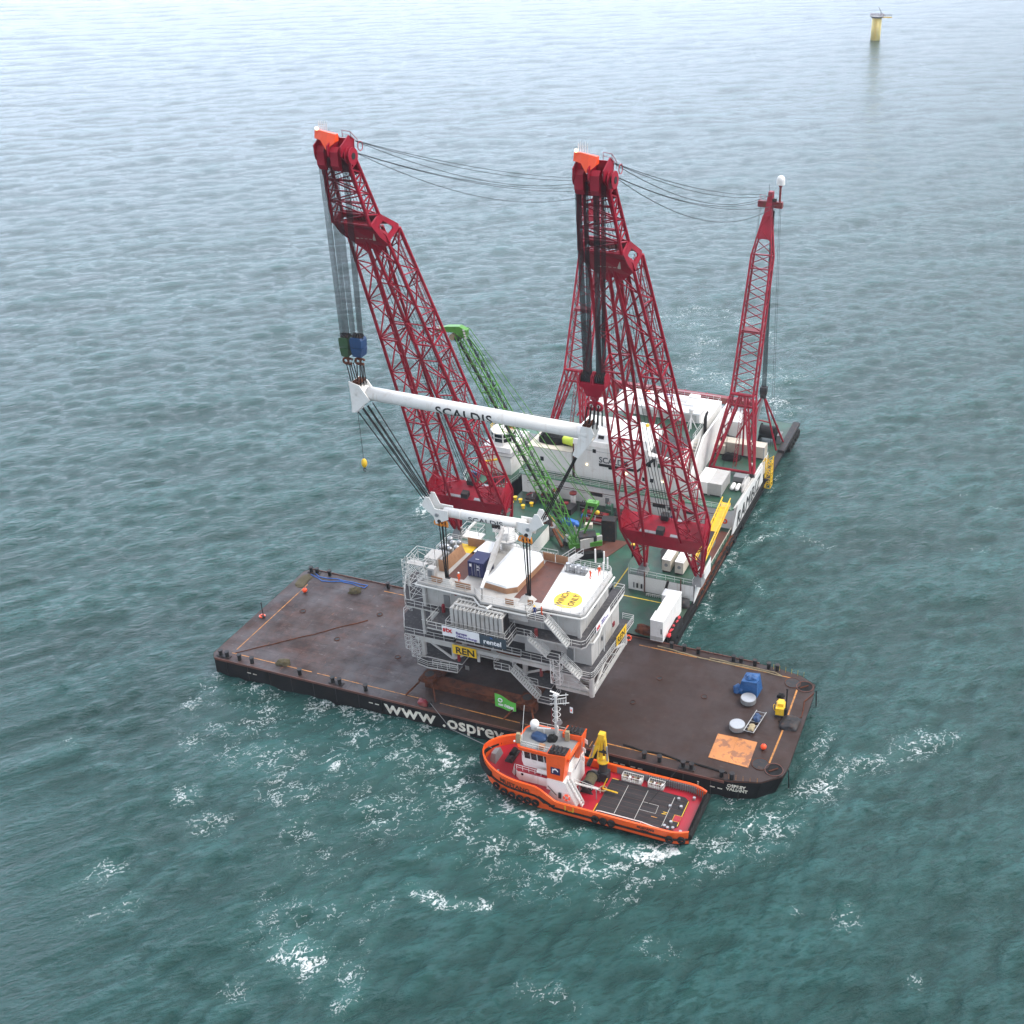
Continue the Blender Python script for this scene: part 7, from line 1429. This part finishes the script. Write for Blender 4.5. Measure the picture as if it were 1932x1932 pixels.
for x, z0 in ((9.6, 1.9), (11.0, 1.6), (12.3, 1.5), (13.6, 1.4), (14.8, 1.4), (16.0, 1.3), (25.0, 1.3), (26.2, 1.3), (27.4, 1.3), (35.8, 1.2), (37.4, 1.2)):
    MB().torus((x, YC - hb(x) - .22, z0), .42, .19, 'rubber', (.25 if x < 11 else 0, 1, 0), nu=14, nv=8).build('tyre', T_)
mb = MB(); mb.box(20.4, 20.55, YC - 5.22, YC - 5.16, 1.3, 2.1, 'yellow'); mb.box(21.6, 21.75, YC - 5.22, YC - 5.16, 1.3, 2.1, 'yellow')
for k in range(4): mb.box(20.9 + k * .2, 21.0 + k * .2, YC - 5.22, YC - 5.16, 1.2, 1.4, 'yellow')
mb.build('draught_mark', T_)
xn = 10.3; dx_ = Vector((5.0, -(hb(15.3) - hb(10.3)), -.55))
text('MUSTANG', .95, (xn, YC - hb(xn) - .12, 3.15), dx_, Vector((0, -.05, 1)), 'lblack', T_, bold=.02, sx=1.08, fn=lambda p: Vector((p.x, YC - hb(p.x) - .06 - .02 * (p.z - 3), p.z)))
text('MUSTANG', .48, (31.1, YC - 5.24, 1.72), (1, 0, 0), (0, 0, 1), 'lblack', T_, bold=.012, sx=1.1)
text('LIMASSOL', .26, (31.6, YC - 5.24, 1.4), (1, 0, 0), (0, 0, 1), 'lblack', T_, bold=.005, sx=1.1)
# lower house
MB().prism([(11.4, -20.8), (11.9, -22.4), (12.6, -22.9), (17.2, -22.9), (17.2, -16.5), (12.6, -16.5), (11.9, -17.0), (11.4, -18.6)], 2.3, 4.4, 'white').prism([(11.2, -20.8), (11.8, -22.6), (12.5, -23.05), (17.2, -23.05), (17.2, -16.35), (12.5, -16.35), (11.8, -16.8), (11.2, -18.6)], 4.4, 4.5, 'tugred').build('lower_house', T_)
mb = MB(); mb.rail([(12.2, -22.8, 4.5), (17.0, -22.95, 4.5)], 'white', h=.8, step=.9); mb.tube((15.3, -22.5, 4.9), (16.9, -22.5, 4.9), .33, 'white', 12); mb.build('boat_deck_rail', T_)
mb = MB()
for x in (13.1, 14.2): mb.tube((x, -22.92, 3.9), (x, -22.96, 3.9), .2, 'glass', 12)
mb.box(15.9, 16.6, -22.96, -22.9, 2.8, 4.3, 'greyw'); mb.box(16.0, 16.5, -22.99, -22.95, 3.0, 3.4, 'glass'); mb.build('porthole', T_)
# wheelhouse
mb = MB(); B_ = [(12.2, -21.0), (12.9, -21.8), (19.2, -21.8), (19.2, -17.4), (12.9, -17.4), (12.2, -18.4)]; T2 = [(11.8, -21.2), (12.6, -22.2), (19.6, -22.2), (19.6, -17.0), (12.6, -17.0), (11.8, -18.1)]
mb.hexa([(x, y, 4.51) for x, y in B_], [(x, y, 5.9) for x, y in B_], 'white'); mb.hexa([(x, y, 5.9) for x, y in B_], [(x * .5 + X * .5, y * .5 + Y_ * .5, 7.45) for (x, y), (X, Y_) in zip(B_, T2)], 'white'); wh = mb.build('wheelhouse', T_)
def quadwin(a, b, z0, z1, out, m='glass'):
    a, b = Vector(a), Vector(b); out = Vector(out); return MB().slab([Vector((a.x, a.y, z0)) + out * .02, Vector((b.x, b.y, z0)) + out * .02, Vector((b.x, b.y, z1)) + out * .22, Vector((a.x, a.y, z1)) + out * .22], out * .03, m)
for k in range(4): quadwin((13.1 + k * 1.02, -21.82, 0), (13.1 + k * 1.02 + .85, -21.82, 0), 6.05, 7.3, (0, -1, 0)).build('window', wh)
for a, b in (((12.25, -21.05, 0), (12.85, -21.75, 0)),): quadwin(a, b, 6.15, 7.2, (-.7, -.7, 0)).build('window', wh)
for k in range(3): quadwin((12.18, -20.8 + k * .85, 0), (12.18, -20.1 + k * .85, 0), 6.15, 7.2, (-1, 0, 0)).build('window', wh)
for k in range(4): quadwin((19.22, -21.5 + k * 1.0, 0), (19.22, -20.7 + k * 1.0, 0), 5.6, 7.1, (1, 0, 0)).build('window', wh)
for k in range(3): quadwin((17.3 + k * .65, -21.82, 0), (17.3 + k * .65 + .5, -21.82, 0), 6.05, 7.3, (0, -1, 0)).build('window', wh)
rb_ = [(11.6, -21.1), (12.4, -22.15), (17.3, -22.2), (20.0, -22.1), (20.0, -17.0), (17.3, -16.8), (12.3, -17.0), (11.6, -18.1)]
mb = MB(); mb.hexa([(x, y, 7.46) for x, y in rb_], [(15.6 + (x - 15.6) * 1.03, YC + (y - YC) * 1.05, 8.1) for x, y in rb_], 'orange'); mb.hexa([(15.6 + (x - 15.6) * .95, YC + (y - YC) * .93, 8.1) for x, y in rb_], [(15.6 + (x - 15.6) * .95, YC + (y - YC) * .93, 8.16) for x, y in rb_], 'grey'); mb.build('roof', wh)
mb = MB(); mb.rail([(15.6 + (x - 15.6) * .93, YC + (y - YC) * .91, 8.15) for x, y in rb_[:4]], 'railm', h=.85, step=.9, r=.03); mb.rail([(13, -17.4, 8.15), (18, -17.2, 8.15)], 'railm', h=.85, r=.03); mb.build('roof_rail', wh)
# funnels
for s in (-1, 1):
    yc = YC + s * 2.35; y0, y1 = sorted((yc - .95, yc + .95))
    mb = MB(); mb.hexa([(17.0, y0, 4.5), (19.4, y0, 4.5), (19.4, y1, 4.5), (17.0, y1, 4.5)], [(16.9, y0, 8.7), (19.9, y0, 9.0), (19.9, y1, 9.0), (16.9, y1, 8.7)], 'orange') if s < 0 else mb.hexa([(17.6, y0, 4.5), (19.8, y0, 4.5), (19.8, y1, 4.5), (17.6, y1, 4.5)], [(17.4, y0, 8.9), (20.4, y0, 9.1), (20.4, y1, 9.1), (17.4, y1, 8.9)], 'orange')
    fn = mb.build('funnel', T_)
    x0 = 16.95 if s < 0 else 17.45
    mb = MB(); mb.hexa([(x0 + .2, y0 + .15, 8.76), (x0 + 2.8, y0 + .15, 9.02), (x0 + 2.8, y1 - .15, 9.02), (x0 + .2, y1 - .15, 8.76)], [(x0 + .2, y0 + .15, 9.0), (x0 + 2.8, y0 + .15, 9.22), (x0 + 2.8, y1 - .15, 9.22), (x0 + .2, y1 - .15, 9.0)], 'dark')
    for k in range(4): mb.box(x0 + .4 + k * .6, x0 + .7 + k * .6, y0 + .3, y1 - .3, 9.1, 9.35, 'dark')
    mb.build('louvre', fn)
    if s < 0:
        mb = MB(); mb.box(17.6, 19.0, y0 - .05, y0 - .01, 5.5, 6.7, 'navy'); em = mb.build('emblem_plate', fn); mb = MB(); mb.torus((18.3, y0 - .07, 6.0), .42, .07, 'banner', (0, 1, 0), arc=3.4, a0=3.4, nu=14); mb.torus((18.3, y0 - .07, 6.2), .30, .05, 'banner', (0, 1, 0), arc=2.8, a0=3.6, nu=12); mb.torus((18.3, y0 - .07, 6.35), .2, .05, 'banner', (0, 1, 0), arc=2.8, a0=3.6, nu=12); mb.ball((17.95, y0 - .07, 6.35), .12, 'banner', ry=.03); mb.build('emblem', em)
# aft white base of the near funnel, sloping
mb = MB(); mb.hexa([(17.0, -23.5, 1.0), (21.6, -23.6, 1.0), (21.6, -21.4, 1.0), (17.0, -21.4, 1.0)], [(17.0, -23.1, 4.5), (19.6, -23.1, 4.5), (19.6, -21.2, 4.5), (17.0, -21.2, 4.5)], 'white'); mb.box(17.0, 20.0, -21.39, -16.6, 1.0, 5.1, 'white'); cs = mb.build('casing', T_)
mb = MB(); mb.box(18.9, 19.3, -23.6, -23.42, 1.9, 2.8, 'dark'); mb.tube((17.2, -23.35, 3.4), (18.6, -23.55, 2.3), .05, 'dark', 4); mb.build('casing_fitting', cs)
buoyring(20.2, -23.62, 'red lifebuoy on the white casing of the orange tug', 2.5, (0, -1, .12))
mb = MB(); mb.stairs((20.0, -22.9, 4.6), (22.4, -23.4, 1.05), (0, .75, 0), 'railm', 'railm', step=.3, h=.6); mb.build('stairs', T_)
# roof gear: mast, radar, dome, boxes
mb = MB(); mb.tube((16.2, -17.6, 8.1), (16.2, -17.6, 14.6), .30, 'railm', 10, r2=.2); 
for zz in (10.6, 11.6, 12.6): mb.torus((16.4, -17.9, zz), .55, .04, 'white', (0, 0, 1), nu=14, nv=4)
for zz, l_ in ((13.2, 1.9), (14.0, 1.5), (14.6, 1.8)): mb.tube((16.2, -17.6, zz), (16.2 + l_, -17.3, zz + .5), .06, 'white', 5); mb.tube((16.2, -17.6, zz), (15.4, -17.9, zz + .1), .06, 'white', 5)
for k in range(5): mb.tube((16.6 + k * .25, -17.5, 13.3), (16.6 + k * .25, -17.4, 14.2), .03, 'white', 4)
mb.tube((15.6, -17.8, 9.0), (15.6, -17.8, 12.4), .05, 'dred', 4); mb.tube((17.7, -17.4, 13.7), (17.7, -17.4, 15.4), .04, 'white', 4); mb.tube((16.2, -17.7, 9.6), (16.8, -18.2, 9.6), .05, 'white', 4); ms = mb.build('mast', T_)
mb = MB(); mb.tube((15.5, -17.9, 15.5), (16.7, -17.5, 14.9), .13, 'white', 6); mb.box(15.9, 16.5, -17.9, -17.3, 14.6, 14.95, 'white'); mb.build('radar_scanner', ms)
mb = MB(); mb.tube((13.6, -18.5, 8.9), (15.6, -18.3, 9.2), .12, 'white', 6); mb.tube((14.6, -18.4, 8.1), (14.6, -18.4, 9.0), .12, 'white', 6); mb.build('radar_scanner', T_)
for p_, a_ in (((16.95, -18.2, 10.6), (.6, -.8, 0)),): MB().tube(p_, Vector(p_) + Vector(a_) * .1, .42, 'steel', 16).build('dish', ms)
mb = MB(); mb.slab([(18.3, -17.5, 13.2), (18.9, -17.9, 13.5), (18.9, -17.9, 12.5), (18.3, -17.5, 12.2)], (.02, .02, 0), 'banner'); mb.box(18.5, 18.7, -17.78, -17.72, 12.7, 13.0, 'beacon'); fl_ = mb.build('flag', ms)
mb = MB(); mb.tube((12.9, -17.9, 8.1), (12.9, -17.9, 8.9), .52, 'white', 18); mb.ball((12.9, -17.9, 8.95), .68, 'white', rz=.75, nu=18, nv=10); dm = mb.build('radome', T_)
for p in dm.data.polygons: p.use_smooth = True
mb = MB(); mb.tube((12.3, -21.0, 8.1), (12.6, -20.3, 14.0), .035, 'white', 4); mb.tube((13.9, -17.3, 8.1), (14.2, -17.0, 13.0), .035, 'white', 4); mb.tube((12.3, -21, 8.1), (12.3, -21, 9.2), .07, 'white', 5); mb.build('whip_antenna', T_)
g = single(MB().lump((14.4, -19.4, 8.17), 1.25, .75, .6, 'blue', 101), 'covered_raft', 'dark blue covered bundle on the grey wheelhouse roof of the tug', 'bundle', (14.4, -19.4, 8.17), smooth=True)
single(MB().lump((16.3, -19.2, 8.17), .6, .6, .9, 'rubber', 102), 'covered_lamp', 'black covered bundle beside the mast on the tug roof', 'bundle', (16.3, -19.2, 8.17), smooth=True)
for x, y in ((12.0, -21.4), (18.3, -18.6)): MB().obox((x, y, 8.17), .65, .55, 1.1, .2, 'tan').obox((x, y, 9.27), .55, .5, .45, .2, 'tan').build('searchlight_cover', T_)
single(MB().box(15.2, 16.0, -21.6, -20.9, 8.17, 8.75, 'ply'), 'wooden_box', 'small wooden box at the near rail of the tug wheelhouse roof', 'box', (15.6, -21.2, 8.17))
mb = MB()
for x, y in ((11.6, -21.9), (19.7, -21.7), (14.2, -17.2), (18.9, -17.3)): mb.ball((x, y, 8.6), .16, 'white', nu=8, nv=5)
mb.build('navigation_lamp', T_)
# fire monitors / boards aft of the wheelhouse
mb = MB()
for k, (x, y, z0) in enumerate(((20.4, -17.4, 8.1), (20.5, -18.4, 7.4), (20.7, -19.3, 6.6), (20.3, -21.6, 6.6), (20.7, -22.2, 5.2))): mb.slab([(x, y, z0), (x + .6, y - .4, z0 + .1), (x + .6, y - .4, z0 - .6), (x, y, z0 - .7)], (.05, .05, 0), 'white')
mb.path([(20.1, -17.2, 8.0), (20.6, -19.6, 6.2), (20.3, -20.8, 5.2)], .06, 'grey', 4); mb.build('floodlight', T_)
# tow winch and bow winch
winch(21.8, -19.0, 1.0, 1.0, 2.2, math.pi / 2, 'tow winch with brown rope behind the tug wheelhouse', 'net', 'dark', 'tow_winch')
mb = MB(); mb.box(20.3, 23.9, -21.1, -20.8, 2.8, 2.95, 'railm'); mb.rail([(20.3, -21.1, 2.95), (24.3, -21.3, 2.6)], 'railm', h=.8, step=.7); mb.tube((21, -21, 1), (21, -21, 2.8), .08, 'grey', 5); mb.tube((23.6, -21.0, 1), (23.6, -21, 2.8), .08, 'grey', 5); mb.build('winch_gallery', T_)
mb = MB(); mb.tube((9.6, -19.0, 3.3), (9.6, -17.8, 3.3), .45, 'rubber', 12); mb.box(9.0, 10.2, -20.2, -17.4, 2.76, 3.0, 'dark'); mb.tube((9.9, -20.2, 3.2), (9.9, -19.4, 3.2), .35, 'dark', 10); mb.build('anchor_windlass', T_)
MB().hexa([(6.9, -20.8, 2.76), (8.0, -21.2, 2.76), (8.0, -18.6, 2.76), (6.9, -18.8, 2.76)], [(7.0, -20.4, 3.9), (7.8, -20.6, 4.1), (7.8, -19.0, 4.1), (7.0, -19.2, 3.9)], 'grey').build('bow_hatch', T_)
mb = MB()
for x, y in ((9.3, -22.9), (10.1, -23.2), (13.9, -24.1), (14.7, -24.2), (22.6, -23.9), (25.6, -16.0), (8.6, -16.9)): mb.tube((x, y, 2.76 if x < 17 else 1.0), (x, y, 3.5 if x < 17 else 1.8), .17, 'steel', 8)
mb.build('bitt', T_)
MB().hexa([(11.0, -21.9, 2.76), (11.6, -22.4, 2.76), (11.6, -21.0, 2.76), (11.2, -21.0, 2.76)], [(11.3, -21.7, 4.2), (11.6, -21.9, 4.2), (11.6, -21.2, 4.2), (11.4, -21.2, 4.2)], 'greyw').build('side_locker', T_)
# deck crane
cr = MB().tube((22.9, -16.6, 1.0), (22.9, -16.6, 4.2), .62, 'dark', 14).box(22.2, 23.8, -17.4, -16.0, 1.0, 2.4, 'dark').tube((22.9, -16.6, 4.1), (22.9, -16.6, 4.35), .85, 'yellow', 16).build('crane_pedestal', T_)
mb = MB(); boxbeam(mb, (22.6, -16.7, 4.3), (22.7, -16.5, 8.3), .3, .4, .3, .4, 'yellow'); boxbeam(mb, (23.5, -16.5, 4.3), (23.1, -16.4, 8.2), .28, .4, .28, .35, 'yellow'); mb.tube((23.7, -16.9, 4.6), (23.5, -16.7, 7.0), .14, 'steel', 8); mb.tube((22.2, -17.0, 4.6), (22.4, -16.8, 7.0), .14, 'yellow', 8); boxbeam(mb, (22.6, -16.6, 8.5), (21.3, -17.4, 4.9), .5, .65, .4, .5, 'yellow'); mb.box(22.3, 23.2, -17.0, -16.1, 8.1, 9.1, 'yellow'); mb.box(22.2, 23.6, -17.0, -16.3, 5.9, 6.1, 'dark'); mb.tube((21.9, -17.5, 7.4), (21.5, -17.7, 5.4), .12, 'steel', 6); boxbeam(mb, (21.5, -17.3, 5.0), (21.0, -17.6, 3.6), .5, .5, .5, .5, 'dark'); mb.build('crane_arm', T_)
mb = MB(); mb.tube((23.9, -19.2, 1.5), (26.2, -19.4, 1.6), .12, 'yellow', 6); mb.torus((23.9, -19.2, 1.5), .5, .1, 'tan'); mb.tube((23.8, -19.2, 1.5), (24.3, -18.6, 3.0), .08, 'yellow', 5); mb.ball((23.6, -20.6, 1.4), .5, 'rubber'); mb.build('tow_gear', T_)
# deck rails and cargo boxes along the far bulwark
for x0, x1, m in ((25.6, 28.6, 'greyw'), (29.6, 31.9, 'greyw')):
    mb = MB(); mb.box(x0, x1, -16.2, -15.2, 1.02, 1.25, m); mb.rail([(x0, -16.2, 1.1), (x1, -16.2, 1.1), (x1, -15.2, 1.1), (x0, -15.2, 1.1)], 'white', h=.85, step=.35, closed=True, r=.035)
    for i in range(7): mb.lump((x0 + .3 + i * (x1 - x0 - .6) / 6, -15.7, 1.25), .25, .3, .5, ('tan', 'rustm', 'white', 'dred')[i % 4], 110 + i)
    mb.build('deck_bin', T_)
mb = MB(); mb.path([(24.6, -24.0, 1.1), (24.8, -24.0, 1.9), (25.4, -24.0, 2.0), (31.4, -24.0, 2.0), (33.2, -23.8, 1.5), (33.8, -23.4, 1.1)], .07, 'white', 6); mb.tube((31.2, -24.0, 1.1), (31.3, -24.0, 2.0), .06, 'white', 5); mb.path([(32.2, -15.7, 2.0), (33.6, -16.3, 2.0), (34.0, -16.8, 1.2)], .07, 'white', 6); mb.box(25.0, 31.2, -24.2, -23.5, 1.02, 1.15, 'grey')
mb.build('cargo_rail', T_)
rope('tow_line', 'thin grey tow line from the tug deck up to the barge edge', [(30.8, -19.6, 1.2), (33.6, -14.3, 4.2)], .04, 'rope', 'rope')
rope('tow_line', 'thin grey line from the near barge edge down towards the tug bow', [(-7.0, -13.4, 4.2), (-2, -16, 2.3), (6.6, -19.3, 3.9)], .045, 'grey', 'rope')
T_.rotation_euler = (R(-1.2), 0, 0)

# ------------------------------------------------------------------ second ship behind the left crane
s_ = thing('support_vessel', 'black hulled vessel with white house and glazed bridge behind the red lattice crane', 'ship', (-30, 62, 0))
o_ = [(-29.5, 47.5), (-27.5, 48.6), (-25.4, 51.5), (-24.6, 56), (-24.6, 84), (-36.4, 84), (-36.4, 57), (-35.4, 52.4), (-32.5, 49)]
def sh(k): return [(-30.5 + (x + 30.5) * k, 66 + (y - 66) * (.5 + .5 * k)) for x, y in o_]
mb = MB(); mb.hexa([(x, y, -1) for x, y in sh(.9)], [(x, y, 4.4) for x, y in sh(1)], 'black'); mb.build('hull', s_)
mb = MB(); mb.prism(sh(.96), 4.401, 4.43, 'greenp'); mb.rail([(x, y, 4.4) for x, y in sh(.99)], 'railm', closed=True, h=1.0, step=2.5); mb.build('deck', s_)
mb = MB(); mb.prism([(-33.8, 57), (-26.6, 57), (-26.0, 68), (-34.4, 68)], 4.44, 8.8, 'white'); mb.prism([(-33.2, 58), (-27.0, 58), (-26.8, 67), (-33.6, 67)], 8.8, 10.0, 'white'); mb.prism([(-34.2, 56.6), (-26.2, 56.6), (-25.8, 68.4), (-34.6, 68.4)], 8.7, 8.85, 'grey'); mb.build('house', s_)
c8 = [(-29.9 + 2.6 * math.cos(t), 61 + 2.6 * math.sin(t)) for t in [R(22.5 + 45 * i) for i in range(8)]]
mb = MB(); mb.prism(c8, 10.0, 10.7, 'white'); mb.prism([(-29.9 + (x + 29.9) * 1.03, 61 + (y - 61) * 1.03) for x, y in c8], 12.6, 12.9, 'white'); mb.prism([(-29.9 + (x + 29.9) * .95, 61 + (y - 61) * .95) for x, y in c8], 10.7, 12.6, 'glass')
for x, y in c8: mb.tube((x, y, 10.6), (x, y, 12.6), .12, 'white', 6)
mb.prism([(-29.9 + (x + 29.9) * .985, 61 + (y - 61) * .985) for x, y in c8], 11.6, 11.72, 'white'); mb.build('bridge', s_)
mb = MB(); mb.rail([(x, y, 12.9) for x, y in c8], 'yellow', h=.9, closed=True, step=1); mb.ball((-30.6, 59.2, 13.4), .3, 'lamp'); mb.ball((-29.8, 59.0, 13.4), .3, 'lamp'); mb.tube((-29.9, 62, 12.9), (-29.9, 62, 18), .12, 'dred', 6); mb.ball((-31.2, 60.8, 17.4), .62, 'white'); mb.tube((-31.2, 60.8, 12.9), (-31.2, 60.8, 17), .08, 'white', 5); mb.tube((-30.8, 62, 15.4), (-28.6, 62, 15.8), .1, 'yellow', 5); mb.lump((-28.8, 62.4, 12.9), 1, .8, 1.5, 'dred', 120); mb.build('bridge_roof', s_)
mb = MB(); mb.tube((-31.6, 55.4, 4.4), (-31.6, 55.4, 7.6), .35, 'yellow', 8); mb.tube((-31.6, 55.4, 7.6), (-28.6, 56.0, 8.4), .25, 'yellow', 6); mb.box(-34, -32.4, 53.2, 54.6, 4.44, 5.8, 'blue'); mb.lump((-28.4, 53.2, 4.44), 1.6, 1.5, 1.8, 'dark', 121); mb.build('deck_gear', s_)

# ------------------------------------------------------------------ distant foundation
mx_, my_ = -69.8, 737.9
g = thing('turbine_foundation', 'distant yellow monopile foundation with a grey platform rising from the hazy sea', 'foundation', (mx_, my_, 0))
MB().tube((mx_, my_, -3), (mx_, my_, 14.6), 3.35, 'fadeyellow', 32).build('pile', g)
for p in g.children[0].data.polygons: p.use_smooth = len(p.vertices) == 4
mb = MB(); mb.tube((mx_, my_, 14.6), (mx_, my_, 15.3), 3.8, 'dark', 24, r2=4.6); mb.tube((mx_, my_, 15.3), (mx_, my_, 15.7), 4.8, 'grey', 24); mb.obox((mx_ + 7.0, my_, 14.9), 6.2, 2.4, .5, .25, 'yellow'); mb.build('platform', g)
mb = MB(); mb.rail([(mx_ + 4.7 * math.cos(t), my_ + 4.7 * math.sin(t), 15.7) for t in np.linspace(0, 6.28, 13)], 'dred', h=1.3, r=.1, step=2.5); mb.rail([(mx_ + 4.5, my_ - 1, 15.4), (mx_ + 10, my_ + .4, 15.4)], 'dark', h=1.5, r=.12, step=1.5); mb.build('railing', g)
mb = MB(); mb.tube((mx_ + 2.4, my_, 15.7), (mx_ + 2.4, my_, 18.4), .25, 'grey', 6); mb.tube((mx_ + 2.4, my_, 18.4), (mx_ + .6, my_, 21.5), .2, 'grey', 6); mb.tube((mx_ + 2.4, my_, 18.4), (mx_ + 5.0, my_, 16.4), .15, 'grey', 6); mb.build('davit', g)
mb = MB(); 
for s in (-.5, .5): mb.tube((mx_ + s, my_ - 3.5, -1), (mx_ + s, my_ - 3.5, 14.8), .12, 'yellow', 6)
mb.build('boat_landing', g)

# every separate piece of these parts becomes a part of its own
SPLIT = set('flange frame handle strut landing roof_lining deck_line brace railing roof_gantry girder wall_box wall_pipe whip_antenna knee_brace porthole stanchion draught_mark bitt sheave stern_fender exhaust_pipe shutter head_rail navigation_lamp floodlight deck_gear gusset catwalk padeye tow_chain fairlead_post ventilator roof_equipment roof_rail deck_rail vent casing_fitting cargo_rail beam side_plate sheave_guard tie_beam fitting pipe vessel machine_deck crane_gallery radar_scanner louvre deck_house rear_house winch_house casing tow_gear platform bulwark pipe_guard drain_pipe brace sheave_housing bar fender lashing band cab gantry tripod'.split())
def islands(me):
    n = len(me.vertices); par = list(range(n))
    def f(a):
        while par[a] != a: par[a] = par[par[a]]; a = par[a]
        return a
    for e in me.edges:
        a, b = f(e.vertices[0]), f(e.vertices[1])
        if a != b: par[a] = b
    co = np.empty(n * 3); me.vertices.foreach_get('co', co); co = co.reshape(-1, 3)
    root = np.array([f(i) for i in range(n)]); ids, lab = np.unique(root, return_inverse=True)
    bb = [(co[lab == k].min(0) - .09, co[lab == k].max(0) + .09) for k in range(len(ids))]
    g = list(range(len(ids)))
    def h(a):
        while g[a] != a: a = g[a]
        return a
    for i in range(len(ids)):
        for j in range(i):
            if (bb[i][0] <= bb[j][1]).all() and (bb[j][0] <= bb[i][1]).all():
                a, b = h(i), h(j)
                if a != b: g[a] = b
    return np.array([h(k) for k in range(len(ids))])[lab], co
for o in list(bpy.data.objects):
    if o.type != 'MESH' or o.parent is None or o.name.split('.')[0] not in SPLIT: continue
    lab, co = islands(o.data); ks = np.unique(lab)
    if not 2 <= len(ks) <= 40: continue
    src = o.data; ch = list(o.children)
    for k_i, k in enumerate(ks):
        idx = np.where(lab == k)[0]; mp_ = {int(a): i for i, a in enumerate(idx)}
        fs = [(tuple(mp_[v] for v in p.vertices), p.material_index, p.use_smooth) for p in src.polygons if p.vertices[0] in mp_]
        me = bpy.data.meshes.new(src.name); me.from_pydata([tuple(co[a]) for a in idx], [], [q[0] for q in fs])
        for mt in src.materials: me.materials.append(mt)
        me.polygons.foreach_set('material_index', [q[1] for q in fs]); me.polygons.foreach_set('use_smooth', [q[2] for q in fs]); me.update()
        if k_i == 0: o.data = me
        else:
            c_ = bpy.data.objects.new(o.name.split('.')[0], me); COL.objects.link(c_); c_.parent = o.parent; c_.matrix_local = o.matrix_local
            if 'label' in o: c_['label'] = o['label']
for o in bpy.data.objects:
    if '_base' in o: del o['_base']
